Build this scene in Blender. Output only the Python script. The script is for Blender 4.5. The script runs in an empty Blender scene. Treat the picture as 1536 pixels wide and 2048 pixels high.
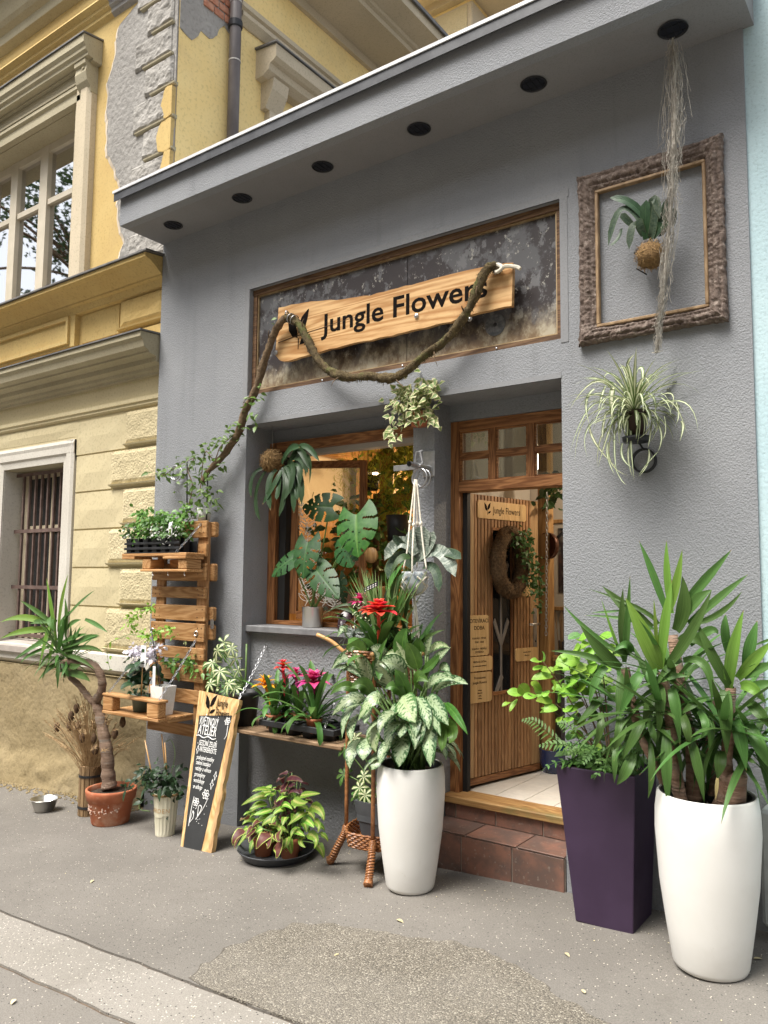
import bpy, bmesh, math, random
from mathutils import Vector, Matrix, noise
from mathutils.geometry import tessellate_polygon
R = random.Random(7)
S = bpy.context.scene
COL = S.collection
PI = math.pi
V = Vector

# ------------------------------------------------------------------ camera, sky, sun, exposure
cam = bpy.data.cameras.new('camera')
camo = bpy.data.objects.new('camera', cam)
COL.objects.link(camo)
cam.sensor_fit = 'VERTICAL'
cam.sensor_height = 24.0
cam.lens = 24.0 * 1564.85 / 2048.0
cam.clip_start, cam.clip_end = 0.05, 300.0
_y, _p, _r = 0.62477429, 0.08676887, 0.00930574
_f = V((-math.sin(_y) * math.cos(_p), math.cos(_y) * math.cos(_p), math.sin(_p)))
_rt = V((math.cos(_y), math.sin(_y), 0)); _up = _rt.cross(_f)
_r2 = _rt * math.cos(_r) + _up * math.sin(_r); _u2 = _up * math.cos(_r) - _rt * math.sin(_r)
_m = Matrix((_r2, _u2, -_f)).transposed().to_4x4()
_m.translation = V((0, -4.2, 1.667))
camo.matrix_world = _m
S.camera = camo

SUN_EL, SUN_AZ = math.radians(62), math.radians(203)      # azimuth from +Y towards +X: the light comes from the street side, a little from the left
w = bpy.data.worlds.new('World'); S.world = w; w.use_nodes = True
nt = w.node_tree; nt.nodes.clear()
_o = nt.nodes.new('ShaderNodeOutputWorld'); _b = nt.nodes.new('ShaderNodeBackground')
_s = nt.nodes.new('ShaderNodeTexSky'); _s.sky_type = 'NISHITA'; _s.sun_disc = False
_s.sun_elevation = SUN_EL; _s.sun_rotation = SUN_AZ; _s.dust_density = 3.0; _s.air_density = 1.0
_h = nt.nodes.new('ShaderNodeHueSaturation'); _h.inputs['Saturation'].default_value = 0.3
nt.links.new(_s.outputs[0], _h.inputs['Color']); nt.links.new(_h.outputs[0], _b.inputs[0])
_b.inputs[1].default_value = 0.11
nt.links.new(_b.outputs[0], _o.inputs[0])
sun = bpy.data.lights.new('sun', 'SUN'); sun.energy = 2.3; sun.angle = math.radians(32); sun.color = (1.0, 0.95, 0.87)
suno = bpy.data.objects.new('sun', sun); COL.objects.link(suno)
_d = V((math.sin(SUN_AZ) * math.cos(SUN_EL), math.cos(SUN_AZ) * math.cos(SUN_EL), math.sin(SUN_EL)))
suno.rotation_euler = _d.to_track_quat('Z', 'Y').to_euler(); suno.location = (-4, -10, 14)
S.view_settings.view_transform = 'Standard'
S.view_settings.look = 'None'
S.view_settings.exposure = 1.52
S.view_settings.gamma = 1.0
try: S.view_settings.use_curve_mapping = False
except Exception: pass
try:
    S.cycles.max_bounces = 8; S.cycles.transparent_max_bounces = 12
except Exception: pass

# ------------------------------------------------------------------ object helpers
def wloc(o):
    p = V((0, 0, 0))
    while o is not None:
        p += o.location; o = o.parent
    return p

def tag(o, label=None, cat=None, group=None, kind=None):
    if label: o['label'] = label
    if cat: o['category'] = cat
    if group: o['group'] = group
    if kind: o['kind'] = kind
    return o

def thing(name, loc, label, cat, group=None):
    o = bpy.data.objects.new(name, None); COL.objects.link(o)
    o.empty_display_size = 0.1; o.location = loc
    return tag(o, label, cat, group)

class MB:
    """collects faces, builds them as one mesh object"""
    def __init__(s): s.v = []; s.f = []; s.uv = []; s.mi = []; s.cm = 0
    def add(s, vs, fs, uvs=None):
        n = len(s.v); s.v.extend(vs)
        for f in fs:
            s.f.append(tuple(i + n for i in f)); s.mi.append(s.cm)
        s.uv.extend(uvs if uvs else [(0.5, 0.5)] * len(vs))
        return s
    def box(s, x0, x1, y0, y1, z0, z1, m=None):
        vs = [V((x, y, z)) for z in (z0, z1) for y in (y0, y1) for x in (x0, x1)]
        if m: vs = [m @ q for q in vs]
        return s.add(vs, [(0, 2, 3, 1), (4, 5, 7, 6), (0, 1, 5, 4), (2, 6, 7, 3), (0, 4, 6, 2), (1, 3, 7, 5)])
    def cbox(s, x0, x1, y0, y1, z0, z1, c=0.004, m=None):
        """box with chamfered edges"""
        cx, cy, cz = (x0 + x1) / 2, (y0 + y1) / 2, (z0 + z1) / 2
        hx, hy, hz = (x1 - x0) / 2, (y1 - y0) / 2, (z1 - z0) / 2
        c = min(c, hx * .9, hy * .9, hz * .9)
        vs = []; idx = {}
        for sx in (-1, 1):
            for sy in (-1, 1):
                for sz in (-1, 1):
                    for a in range(3):
                        p = [hx, hy, hz]
                        for b in range(3):
                            if b != a: p[b] -= c
                        idx[sx, sy, sz, a] = len(vs)
                        vs.append(V((cx + sx * p[0], cy + sy * p[1], cz + sz * p[2])))
        if m: vs = [m @ q for q in vs]
        fs = []
        def fc(l, out):
            a, b, cc = vs[l[0]], vs[l[1]], vs[l[2]]
            ctr = sum((vs[i] for i in l), V()) / len(l)
            if (b - a).cross(cc - b).dot(ctr - C0) < 0: l = l[::-1]
            fs.append(tuple(l))
        C0 = sum(vs, V()) / 24
        for sg in (-1, 1):
            fc([idx[sg, -1, -1, 0], idx[sg, 1, -1, 0], idx[sg, 1, 1, 0], idx[sg, -1, 1, 0]], 0)
            fc([idx[-1, sg, -1, 1], idx[1, sg, -1, 1], idx[1, sg, 1, 1], idx[-1, sg, 1, 1]], 0)
            fc([idx[-1, -1, sg, 2], idx[1, -1, sg, 2], idx[1, 1, sg, 2], idx[-1, 1, sg, 2]], 0)
        for a in (-1, 1):
            for b in (-1, 1):
                fc([idx[a, b, -1, 0], idx[a, b, 1, 0], idx[a, b, 1, 1], idx[a, b, -1, 1]], 0)
                fc([idx[a, -1, b, 0], idx[a, 1, b, 0], idx[a, 1, b, 2], idx[a, -1, b, 2]], 0)
                fc([idx[-1, a, b, 1], idx[1, a, b, 1], idx[1, a, b, 2], idx[-1, a, b, 2]], 0)
                for d in (-1, 1): fc([idx[a, b, d, 0], idx[a, b, d, 1], idx[a, b, d, 2]], 0)
        return s.add(vs, fs)
    def tube(s, pts, rad, n=8, cap=True, rough=0.0, rs=30.0):
        pts = [V(p) for p in pts]; N = len(pts)
        if not hasattr(rad, '__len__'): rad = [rad] * N
        vs = []; uvs = []; up = None
        for i, p in enumerate(pts):
            t = (pts[min(i + 1, N - 1)] - pts[max(i - 1, 0)])
            t = t.normalized() if t.length > 1e-9 else V((0, 0, 1))
            if up is None:
                up = V((0, 0, 1)) if abs(t.z) < .9 else V((1, 0, 0))
            a = t.cross(up)
            a = a.normalized() if a.length > 1e-6 else t.orthogonal().normalized()
            b = a.cross(t).normalized(); up = b
            for k in range(n):
                q = 2 * PI * k / n
                d = a * math.cos(q) + b * math.sin(q)
                r = rad[i]
                if rough: r *= 1 + rough * noise.noise((p + d * r) * rs)
                vs.append(p + d * r); uvs.append((k / n, i / max(1, N - 1)))
        fs = []
        for i in range(N - 1):
            for k in range(n):
                k2 = (k + 1) % n
                fs.append((i * n + k, i * n + k2, (i + 1) * n + k2, (i + 1) * n + k))
        if cap:
            fs.append(tuple(range(n))[::-1]); fs.append(tuple((N - 1) * n + k for k in range(n)))
        return s.add(vs, fs, uvs)
    def lathe(s, prof, c=(0, 0, 0), n=32, m=None, sx=1, sy=1, rough=0, rs=10):
        """profile [(r,z)] turned about z through c; closed when r is 0"""
        c = V(c); vs = []; uvs = []
        for j, (r, z) in enumerate(prof):
            for k in range(n):
                q = 2 * PI * k / n
                p = V((r * math.cos(q) * sx, r * math.sin(q) * sy, z))
                if rough: p *= 1 + rough * noise.noise(p * rs + c)
                if m: p = m @ p
                vs.append(c + p); uvs.append((k / n, j / max(1, len(prof) - 1)))
        fs = []
        for j in range(len(prof) - 1):
            for k in range(n):
                k2 = (k + 1) % n
                fs.append((j * n + k, j * n + k2, (j + 1) * n + k2, (j + 1) * n + k))
        return s.add(vs, fs, uvs)
    def prism(s, poly, d0, d1, ax='y', m=None, inset=0.0):
        """2-D polygon extruded between d0 and d1 along ax; poly is (x,z) for y, (y,z) for x, (x,y) for z"""
        f = {'y': lambda p, d: V((p[0], d, p[1])), 'x': lambda p, d: V((d, p[0], p[1])), 'z': lambda p, d: V((p[0], p[1], d))}[ax]
        n = len(poly)
        A = [f(p, d0) for p in poly]; B = [f(p, d1) for p in poly]
        tri = tessellate_polygon([[V((p[0], p[1], 0)) for p in poly]])
        vs = A + B
        if m: vs = [m @ q for q in vs]
        fs = [tuple(t) for t in tri] + [tuple(i + n for i in t)[::-1] for t in tri]
        fs += [(i, (i + 1) % n, (i + 1) % n + n, i + n) for i in range(n)]
        return s.add(vs, fs)
    def ball(s, c, r, n=12, rough=0.0, rs=20, sc=(1, 1, 1)):
        c = V(c); vs = []; fs = []; rows = n // 2 + 1
        for j in range(rows):
            th = PI * j / (rows - 1)
            for k in range(n):
                q = 2 * PI * k / n
                d = V((math.sin(th) * math.cos(q) * sc[0], math.sin(th) * math.sin(q) * sc[1], math.cos(th) * sc[2]))
                vs.append(c + d * r * (1 + rough * noise.noise((c + d * r) * rs)))
        for j in range(rows - 1):
            for k in range(n):
                k2 = (k + 1) % n
                fs.append((j * n + k, (j + 1) * n + k, (j + 1) * n + k2, j * n + k2))
        return s.add(vs, fs)
    def leaf(s, P, T, width, nrm, prof='ovate', nu=4, fold=0.15, wave=0.0, wf=6, cup=0.0):
        """P: spine points; width: full width; nrm: rough facing direction; profile picks the outline"""
        N = len(P); vs = []; uvs = []
        h = V(nrm).normalized()
        prof = PROF[prof] if isinstance(prof, str) else prof
        for i in range(N):
            t = i / (N - 1)
            tg = (P[min(i + 1, N - 1)] - P[max(i - 1, 0)]).normalized()
            sd = tg.cross(h)
            sd = sd.normalized() if sd.length > 1e-4 else tg.orthogonal().normalized()
            nn = sd.cross(tg).normalized()
            w_ = width * .5 * prof(t)
            for k in range(nu + 1):
                u = 2 * k / nu - 1
                off = nn * (fold * abs(u) - cup * u * u) * w_
                if wave: off += nn * wave * w_ * abs(u) * math.sin(wf * 2 * PI * t + (PI * .5 if u > 0 else 0))
                vs.append(P[i] + sd * (u * w_) + off); uvs.append((k / nu, t))
        fs = []
        for i in range(N - 1):
            for k in range(nu):
                a = i * (nu + 1) + k
                fs.append((a, a + 1, a + nu + 2, a + nu + 1))
        return s.add(vs, fs, uvs)
    def build(s, name, mats, parent=None, smooth=False, local=False, kind=None):
        off = V((0, 0, 0))
        if parent is not None and not local: off = wloc(parent)
        me = bpy.data.meshes.new(name)
        me.from_pydata([tuple(p - off) for p in s.v], [], s.f)
        uvl = me.uv_layers.new(name='UVMap')
        li = [0] * len(me.loops); me.loops.foreach_get('vertex_index', li)
        buf = []
        for i in li: buf.extend(s.uv[i])
        uvl.data.foreach_set('uv', buf)
        ms = mats if isinstance(mats, (list, tuple)) else [mats]
        for m in ms: me.materials.append(m)
        if len(ms) > 1: me.polygons.foreach_set('material_index', s.mi)
        if smooth: me.polygons.foreach_set('use_smooth', [True] * len(me.polygons))
        me.update()
        o = bpy.data.objects.new(name, me); COL.objects.link(o)
        if parent is not None: o.parent = parent
        if kind: o['kind'] = kind
        return o

def sharp_smooth(o, ang=40):
    try: o.data.set_sharp_from_angle(angle=math.radians(ang))
    except Exception: pass
    return o

def Bz(p0, p1, p2, n=8):
    p0, p1, p2 = V(p0), V(p1), V(p2)
    return [p0 * (1 - t) ** 2 + p1 * 2 * t * (1 - t) + p2 * t * t for t in [i / n for i in range(n + 1)]]

def catmull(P, per=6):
    P = [V(p) for p in P]; Q = [P[0] * 2 - P[1]] + P + [P[-1] * 2 - P[-2]]; out = []
    for i in range(1, len(Q) - 2):
        a, b, c, d = Q[i - 1:i + 3]
        for k in range(per):
            t = k / per
            out.append(.5 * (2 * b + (c - a) * t + (2 * a - 5 * b + 4 * c - d) * t * t + (3 * b - a - 3 * c + d) * t ** 3))
    out.append(P[-1]); return out

def arc(base, az, el, L, droop, n=8, p=1.3):
    """spine that starts at elevation el (deg), azimuth az (deg from +X) and bends down by droop degrees"""
    q = V(base); out = [q.copy()]
    for i in range(n):
        t = (i + .5) / n
        e = math.radians(el - droop * t ** p); a = math.radians(az)
        q = q + V((math.cos(a) * math.cos(e), math.sin(a) * math.cos(e), math.sin(e))) * (L / n)
        out.append(q.copy())
    return out

def _sin(a, b): return lambda t: max(0.02, math.sin(PI * min(1, max(0, t)) ** a) ** b)
PROF = {
    'ovate': _sin(.72, .72), 'lance': _sin(.62, 1.0), 'ellipse': _sin(.95, .62),
    'blade': lambda t: max(.02, min(1, .62 + 1.3 * t) * (1 if t < .55 else max(0, (1 - (t - .55) / .45)) ** .8)),
    'strap': lambda t: max(.03, (1 if t < .75 else max(0, 1 - ((t - .75) / .25) ** 2) ** .5) * (.7 + .3 * min(1, t * 3))),
    'grass': lambda t: max(.03, min(1, .6 + t) * (1 - t ** 2.5)),
    'heart': lambda t: max(.02, (min(1, .45 + 4 * t)) * (1 - t) ** .55 * (1.05 - .2 * t)),
    'obovate': _sin(1.5, .7),
}

def text(body, size, parent, pos, mat, rot=(PI / 2, 0, 0), name='lettering', align='LEFT', extrude=0.0008, shear=0, sx=1.0, offset=0.0, spacing=1.0, line=1.0, world=False):
    cu = bpy.data.curves.new(name, 'FONT')
    cu.body = body; cu.size = size; cu.align_x = align; cu.extrude = extrude; cu.shear = shear; cu.offset = offset
    cu.space_character = spacing; cu.space_line = line; cu.resolution_u = 3
    cu.materials.append(mat)
    tmp = bpy.data.objects.new(name, cu); me = bpy.data.meshes.new_from_object(tmp)
    bpy.data.objects.remove(tmp); bpy.data.curves.remove(cu)
    if not me.materials: me.materials.append(mat)
    me.name = name
    o = bpy.data.objects.new(name, me); COL.objects.link(o)
    o.parent = parent; o.location = V(pos) - (wloc(parent) if world else V((0, 0, 0))); o.rotation_euler = rot; o.scale = (sx, 1, 1)
    return o

# ------------------------------------------------------------------ materials
def ntree(name):
    m = bpy.data.materials.new(name); m.use_nodes = True
    t = m.node_tree; t.nodes.clear()
    return m, t
def nd(t, typ, **kw):
    n = t.nodes.new(typ)
    for k, v in kw.items():
        if k.startswith('i_'): n.inputs[k[2:].replace('_', ' ')].default_value = v
        else: setattr(n, k, v)
    return n
def mth(t, op, a, b=None, c=None, clamp=False):
    n = t.nodes.new('ShaderNodeMath'); n.operation = op; n.use_clamp = clamp
    for i, x in enumerate((a, b, c)):
        if x is None: continue
        if isinstance(x, (int, float)): n.inputs[i].default_value = x
        else: t.links.new(x, n.inputs[i])
    return n.outputs[0]
def ramp(t, x, lo, hi):
    n = t.nodes.new('ShaderNodeMapRange'); n.clamp = True; n.interpolation_type = 'SMOOTHSTEP'
    t.links.new(x, n.inputs[0]); n.inputs[1].default_value = lo; n.inputs[2].default_value = hi
    return n.outputs[0]
def c4(c): return (c[0], c[1], c[2], 1)
def mixc(t, f, a, b, mode='MIX'):
    n = t.nodes.new('ShaderNodeMix'); n.data_type = 'RGBA'; n.blend_type = mode; n.clamp_factor = True
    if isinstance(f, (int, float)): n.inputs[0].default_value = f
    else: t.links.new(f, n.inputs[0])
    for i, x in ((6, a), (7, b)):
        if isinstance(x, tuple): n.inputs[i].default_value = c4(x)
        else: t.links.new(x, n.inputs[i])
    return n.outputs[2]
def coords(t, scale=(1, 1, 1), kind='Object'):
    tc = t.nodes.new('ShaderNodeTexCoord'); mp = t.nodes.new('ShaderNodeMapping')
    mp.inputs['Scale'].default_value = scale
    t.links.new(tc.outputs[kind], mp.inputs[0]); return mp.outputs[0]
def nz(t, v, scale, detail=4, rough=.55, dist=0):
    n = t.nodes.new('ShaderNodeTexNoise'); n.inputs['Scale'].default_value = scale; n.inputs['Detail'].default_value = detail
    n.inputs['Roughness'].default_value = rough; n.inputs['Distortion'].default_value = dist
    t.links.new(v, n.inputs['Vector']); return n.outputs[0]
def vor(t, v, scale, feature='F1', out='Distance', rnd=1):
    n = t.nodes.new('ShaderNodeTexVoronoi'); n.feature = feature; n.inputs['Scale'].default_value = scale
    n.inputs['Randomness'].default_value = rnd
    t.links.new(v, n.inputs['Vector']); return n.outputs[out]
def orand(t):
    return t.nodes.new('ShaderNodeObjectInfo').outputs['Random']
def finish(t, m, col, rough=.6, bump=None, bs=.5, bd=.005, metal=0, spec=.5, trans=0.0, coat=0):
    b = nd(t, 'ShaderNodeBsdfPrincipled'); o = nd(t, 'ShaderNodeOutputMaterial')
    if isinstance(col, tuple): b.inputs['Base Color'].default_value = c4(col)
    else: t.links.new(col, b.inputs['Base Color'])
    if isinstance(rough, (int, float)): b.inputs['Roughness'].default_value = rough
    else: t.links.new(rough, b.inputs['Roughness'])
    b.inputs['Metallic'].default_value = metal; b.inputs['Specular IOR Level'].default_value = spec
    b.inputs['Coat Weight'].default_value = coat
    if bump is not None:
        n = nd(t, 'ShaderNodeBump'); n.inputs['Strength'].default_value = bs; n.inputs['Distance'].default_value = bd
        t.links.new(bump, n.inputs['Height']); t.links.new(n.outputs[0], b.inputs['Normal'])
    if trans:
        tr = nd(t, 'ShaderNodeBsdfTranslucent'); mx = nd(t, 'ShaderNodeMixShader'); mx.inputs[0].default_value = trans
        if isinstance(col, tuple): tr.inputs[0].default_value = c4(col)
        else: t.links.new(col, tr.inputs[0])
        t.links.new(b.outputs[0], mx.inputs[1]); t.links.new(tr.outputs[0], mx.inputs[2]); t.links.new(mx.outputs[0], o.inputs[0])
    else: t.links.new(b.outputs[0], o.inputs[0])
    return m

def mat(name, c1, c2=None, ns=8, rough=.6, bump=0, bscale=80, bd=.003, metal=0, spec=.4, scale=(1, 1, 1), var=0, lo=.35, hi=.7, trans=0, detail=5, coat=0, c3=None, ns3=2, smudge=None):
    m, t = ntree(name); v = coords(t, scale)
    col = c1
    if c2: col = mixc(t, ramp(t, nz(t, v, ns, detail), lo, hi), c1, c2)
    if c3: col = mixc(t, ramp(t, nz(t, v, ns3, 5, .6), .5, .72), col, c3)
    if smudge:
        s1 = nz(t, coords(t, (1, 1, .5)), 7, 9, .78); s2 = nz(t, v, 2.2, 3)
        col = mixc(t, mth(t, 'MULTIPLY', mth(t, 'MULTIPLY', ramp(t, s1, .60, .70), ramp(t, s2, .42, .62)), .5), col, smudge)
        rough = mth(t, 'ADD', mth(t, 'MULTIPLY', s1, .3), rough - .12)
    if var:
        hs = nd(t, 'ShaderNodeHueSaturation'); 
        t.links.new(mth(t, 'ADD', mth(t, 'MULTIPLY', orand(t), var), 1 - var / 2), hs.inputs['Value'])
        if isinstance(col, tuple): hs.inputs['Color'].default_value = c4(col)
        else: t.links.new(col, hs.inputs['Color'])
        col = hs.outputs[0]
    bp = nz(t, v, bscale, 3, .6) if bump else None
    return finish(t, m, col, rough, bp, bump, bd, metal, spec, trans, coat)

def wood(name, c1, c2, axis='x', rough=.6, gs=7.0, var=.25, knots=True, dark=None, bd=.0015, spec=.3):
    """long grain along axis, rings stretched by noise, a few knots"""
    st = {'x': (.09, 1, 1), 'y': (1, .09, 1), 'z': (1, 1, .09)}[axis]
    m, t = ntree(name)
    tc = t.nodes.new('ShaderNodeTexCoord'); mp = t.nodes.new('ShaderNodeMapping'); mp.inputs['Scale'].default_value = st
    ad = t.nodes.new('ShaderNodeVectorMath'); ad.operation = 'ADD'
    r = orand(t); cb = t.nodes.new('ShaderNodeCombineXYZ')
    for i in range(3): t.links.new(mth(t, 'MULTIPLY', r, (13.7, 7.1, 23.3)[i]), cb.inputs[i])
    t.links.new(tc.outputs['Object'], mp.inputs[0]); t.links.new(mp.outputs[0], ad.inputs[0]); t.links.new(cb.outputs[0], ad.inputs[1])
    v = ad.outputs[0]
    big = nz(t, v, gs, 3, .5, .6)
    rings = mth(t, 'FRACT', mth(t, 'MULTIPLY', big, 14))
    rings = mth(t, 'ABSOLUTE', mth(t, 'SUBTRACT', rings, .5))
    fine = nz(t, v, gs * 22, 4, .6)
    f = mth(t, 'ADD', mth(t, 'MULTIPLY', rings, 1.1), mth(t, 'MULTIPLY', fine, .75))
    col = mixc(t, ramp(t, f, .3, 1.0), c1, c2)
    if dark: col = mixc(t, ramp(t, nz(t, tc.outputs['Object'], 2.3, 6, .65), .52, .75), col, dark)
    hs = nd(t, 'ShaderNodeHueSaturation')
    t.links.new(mth(t, 'ADD', mth(t, 'MULTIPLY', r, var), 1 - var / 2), hs.inputs['Value']); t.links.new(col, hs.inputs['Color'])
    return finish(t, m, hs.outputs[0], rough, f, .5, bd, 0, spec)

def leafmat(name, c1, c2, mode='plain', rough=.38, trans=.22, var=.5, c3=None, spec=.45):
    """leaf colours over the leaf's own UV: u across (mid .5), v from stalk to tip"""
    c1, c2, c3 = [c and (c[0] * 1.0, c[1] * .97, c[2] * .9) for c in (c1, c2, c3)]
    m, t = ntree(name)
    tc = t.nodes.new('ShaderNodeTexCoord'); sp = t.nodes.new('ShaderNodeSeparateXYZ'); t.links.new(tc.outputs['UV'], sp.inputs[0])
    u, v_ = sp.outputs[0], sp.outputs[1]
    a = mth(t, 'MULTIPLY', mth(t, 'ABSOLUTE', mth(t, 'SUBTRACT', u, .5)), 2)
    ob = tc.outputs['Object']
    n1 = nz(t, ob, 26, 4)
    # feathered side-vein coordinate
    vein = mth(t, 'FRACT', mth(t, 'ADD', mth(t, 'MULTIPLY', v_, 9), mth(t, 'MULTIPLY', a, -2.2)))
    vt = mth(t, 'ABSOLUTE', mth(t, 'SUBTRACT', vein, .5))
    bumpv = mth(t, 'ADD', mth(t, 'MULTIPLY', vt, .5), ramp(t, a, 0, .12))
    if mode == 'plain':
        col = mixc(t, ramp(t, n1, .35, .65), c1, c2)
        col = mixc(t, mth(t, 'MULTIPLY', mth(t, 'SUBTRACT', 1.0, ramp(t, a, .02, .1)), .45), col, c3 or (c2[0] * 2, c2[1] * 1.8, c2[2] * 1.6))
    elif mode == 'blade':
        ln = t.nodes.new('ShaderNodeCombineXYZ'); t.links.new(mth(t, 'MULTIPLY', u, 18), ln.inputs[0]); t.links.new(mth(t, 'MULTIPLY', v_, .8), ln.inputs[1]); t.links.new(orand(t), ln.inputs[2])
        st = nz(t, ln.outputs[0], 1.5, 3)
        col = mixc(t, ramp(t, st, .3, .7), c1, c2)
        bumpv = st
        tipm = mth(t, 'MULTIPLY', ramp(t, v_, .955, .995), ramp(t, orand(t), .35, .6))
        col = mixc(t, tipm, col, (.22, .14, .06))
        col = mixc(t, mth(t, 'MULTIPLY', ramp(t, nz(t, ob, 9, 6, .7), .60, .78), .35), col, (c1[0] * 1.9 + .02, c1[1] * 1.35, c1[2] * 1.3))
    elif mode == 'edge':          # pale margin
        e = ramp(t, mth(t, 'ADD', a, mth(t, 'MULTIPLY', mth(t, 'SUBTRACT', n1, .5), 1.1)), .45, .6)
        col = mixc(t, e, mixc(t, ramp(t, n1, .4, .6), c1, c2), c3)
    elif mode == 'center':        # pale centre, coloured margin
        e = ramp(t, mth(t, 'ADD', a, mth(t, 'MULTIPLY', mth(t, 'SUBTRACT', n1, .5), .5)), .35, .6)
        col = mixc(t, e, c3, mixc(t, ramp(t, n1, .4, .6), c1, c2))
    elif mode == 'center2':
        e = ramp(t, mth(t, 'ADD', a, mth(t, 'ADD', mth(t, 'MULTIPLY', mth(t, 'SUBTRACT', n1, .5), .5), mth(t, 'MULTIPLY', vt, .35))), .22, .45)
        col = mixc(t, e, c3, mixc(t, ramp(t, n1, .4, .6), c1, c2))
    elif mode == 'rim':           # thin pale rim round a dark leaf
        rimv = mth(t, 'MAXIMUM', a, mth(t, 'MULTIPLY', ramp(t, v_, .85, 1), 1.0))
        e = ramp(t, mth(t, 'ADD', rimv, mth(t, 'MULTIPLY', mth(t, 'SUBTRACT', n1, .5), .4)), .74, .86)
        col = mixc(t, e, mixc(t, ramp(t, n1, .35, .65), c1, c2), c3)
    elif mode == 'feather':       # silver feathering between green veins and margin
        fea = nz(t, mp_uv(t, tc, 3.5, 12, orand(t)), 1.3, 4, .6)
        s_ = mth(t, 'SUBTRACT', mth(t, 'ADD', mth(t, 'MULTIPLY', vt, .5), mth(t, 'MULTIPLY', fea, 1.6)), mth(t, 'MULTIPLY', a, .42))
        e = ramp(t, s_, .54, .80)
        gm = mth(t, 'MULTIPLY', e, mth(t, 'SUBTRACT', 1.0, ramp(t, a, .78, .95)))
        col = mixc(t, gm, mixc(t, ramp(t, n1, .4, .6), c1, c2), c3)
        col = mixc(t, mth(t, 'MULTIPLY', mth(t, 'SUBTRACT', 1.0, ramp(t, a, .03, .09)), .8), col, (c3[0] * .9, c3[1] * .95, c3[2] * .8))
    elif mode == 'band':          # cross banding
        b_ = nz(t, mp_uv(t, tc, 2.2, 26, orand(t)), 1.0, 3, .6)
        col = mixc(t, ramp(t, b_, .44, .58), c1, c2)
        if c3: col = mixc(t, ramp(t, a, .86, .93), col, c3)
    elif mode == 'tip':           # colour changes from base to tip
        col = mixc(t, ramp(t, mth(t, 'ADD', v_, mth(t, 'MULTIPLY', mth(t, 'SUBTRACT', n1, .5), .5)), .25, .85), c1, c2)
    hs = nd(t, 'ShaderNodeHueSaturation')
    r = orand(t)
    t.links.new(mth(t, 'ADD', mth(t, 'MULTIPLY', r, var), 1 - var / 2), hs.inputs['Value'])
    t.links.new(mth(t, 'ADD', mth(t, 'MULTIPLY', r, .03), .485), hs.inputs['Hue'])
    t.links.new(col, hs.inputs['Color'])
    return finish(t, m, hs.outputs[0], rough, bumpv, .35, .002, 0, spec, trans)
def mp_uv(t, tc, su, sv, r):
    mp = t.nodes.new('ShaderNodeMapping'); mp.inputs['Scale'].default_value = (su, sv, 1)
    t.links.new(tc.outputs['UV'], mp.inputs[0])
    ad = t.nodes.new('ShaderNodeVectorMath'); ad.operation = 'ADD'; cb = t.nodes.new('ShaderNodeCombineXYZ')
    t.links.new(mth(t, 'MULTIPLY', r, 17), cb.inputs[2]); t.links.new(mp.outputs[0], ad.inputs[0]); t.links.new(cb.outputs[0], ad.inputs[1])
    return ad.outputs[0]

def stucco(name, c, c2, sc=75, bs=.8, bd=.006, stain=None, streak=0):
    m, t = ntree(name); v = coords(t)
    n1 = nz(t, v, 1.1, 6, .6); n2 = nz(t, v, sc, 3, .6); vo = vor(t, v, sc * .8, 'SMOOTH_F1')
    h = mth(t, 'ADD', mth(t, 'MULTIPLY', n2, .7), mth(t, 'MULTIPLY', vo, .5))
    col = mixc(t, ramp(t, n1, .35, .7), c, c2)
    col = mixc(t, mth(t, 'MULTIPLY', ramp(t, n2, .5, .3), .42), col, (c[0] * .6, c[1] * .6, c[2] * .6))
    if streak:
        sv = nz(t, coords(t, (5, 5, .28)), 1.6, 6, .65); sp2_ = nz(t, v, .9, 3)
        col = mixc(t, mth(t, 'MULTIPLY', mth(t, 'MULTIPLY', ramp(t, sv, .5, .75), ramp(t, sp2_, .4, .65)), streak * 2.2), col, (c[0] * .55, c[1] * .54, c[2] * .52))
        col = mixc(t, mth(t, 'MULTIPLY', ramp(t, nz(t, v, 7, 8, .72), .62, .74), streak * 1.6), col, (c[0] * 1.5, c[1] * 1.5, c[2] * 1.48))
    if stain: col = mixc(t, mth(t, 'MULTIPLY', ramp(t, nz(t, v, 1.7, 8, .6), .52, .8), .42), col, stain)
    return finish(t, m, col, .9, h, bs, bd, 0, .2)

GREY = stucco('grey_stucco', (.245, .254, .269), (.28, .289, .303), 135, 1.0, .0055, streak=.16)
GREY_ROUGH = stucco('grey_stucco_coarse', (.222, .228, .240), (.258, .262, .272), 70, 1.0, .011)
GREY_SMOOTH = stucco('grey_paint_smooth', (.235, .24, .25), (.265, .27, .28), 120, .25, .002)
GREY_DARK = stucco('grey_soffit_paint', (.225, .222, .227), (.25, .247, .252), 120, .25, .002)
YEL = stucco('ochre_plaster', (.50, .355, .140), (.56, .42, .18), 40, .25, .003, (.40, .27, .12))
YEL_SIDE = stucco('brightened_yellow_plaster', (.84, .63, .27), (.88, .70, .34), 30, .25, .003, (.52, .38, .2))  # lighter than the front: sky light on the side wall put into the colour
YEL_LOW = stucco('pale_yellow_plaster', (.52, .445, .275), (.57, .495, .315), 45, .25, .003, (.42, .35, .2))
YEL_ROUGH = stucco('pale_yellow_rough_plaster', (.51, .435, .27), (.56, .485, .31), 60, 1.0, .011)
PLINTH = stucco('weathered_ochre_plinth', (.25, .195, .105), (.33, .265, .155), 30, .9, .010, (.15, .13, .105))
BARE = stucco('bare_grey_render', (.30, .285, .262), (.38, .362, .335), 24, 1.0, .02, (.27, .25, .225))
BARE_SM = stucco('bare_scratch_coat', (.27, .258, .240), (.36, .345, .322), 26, 1.0, .016)
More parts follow.
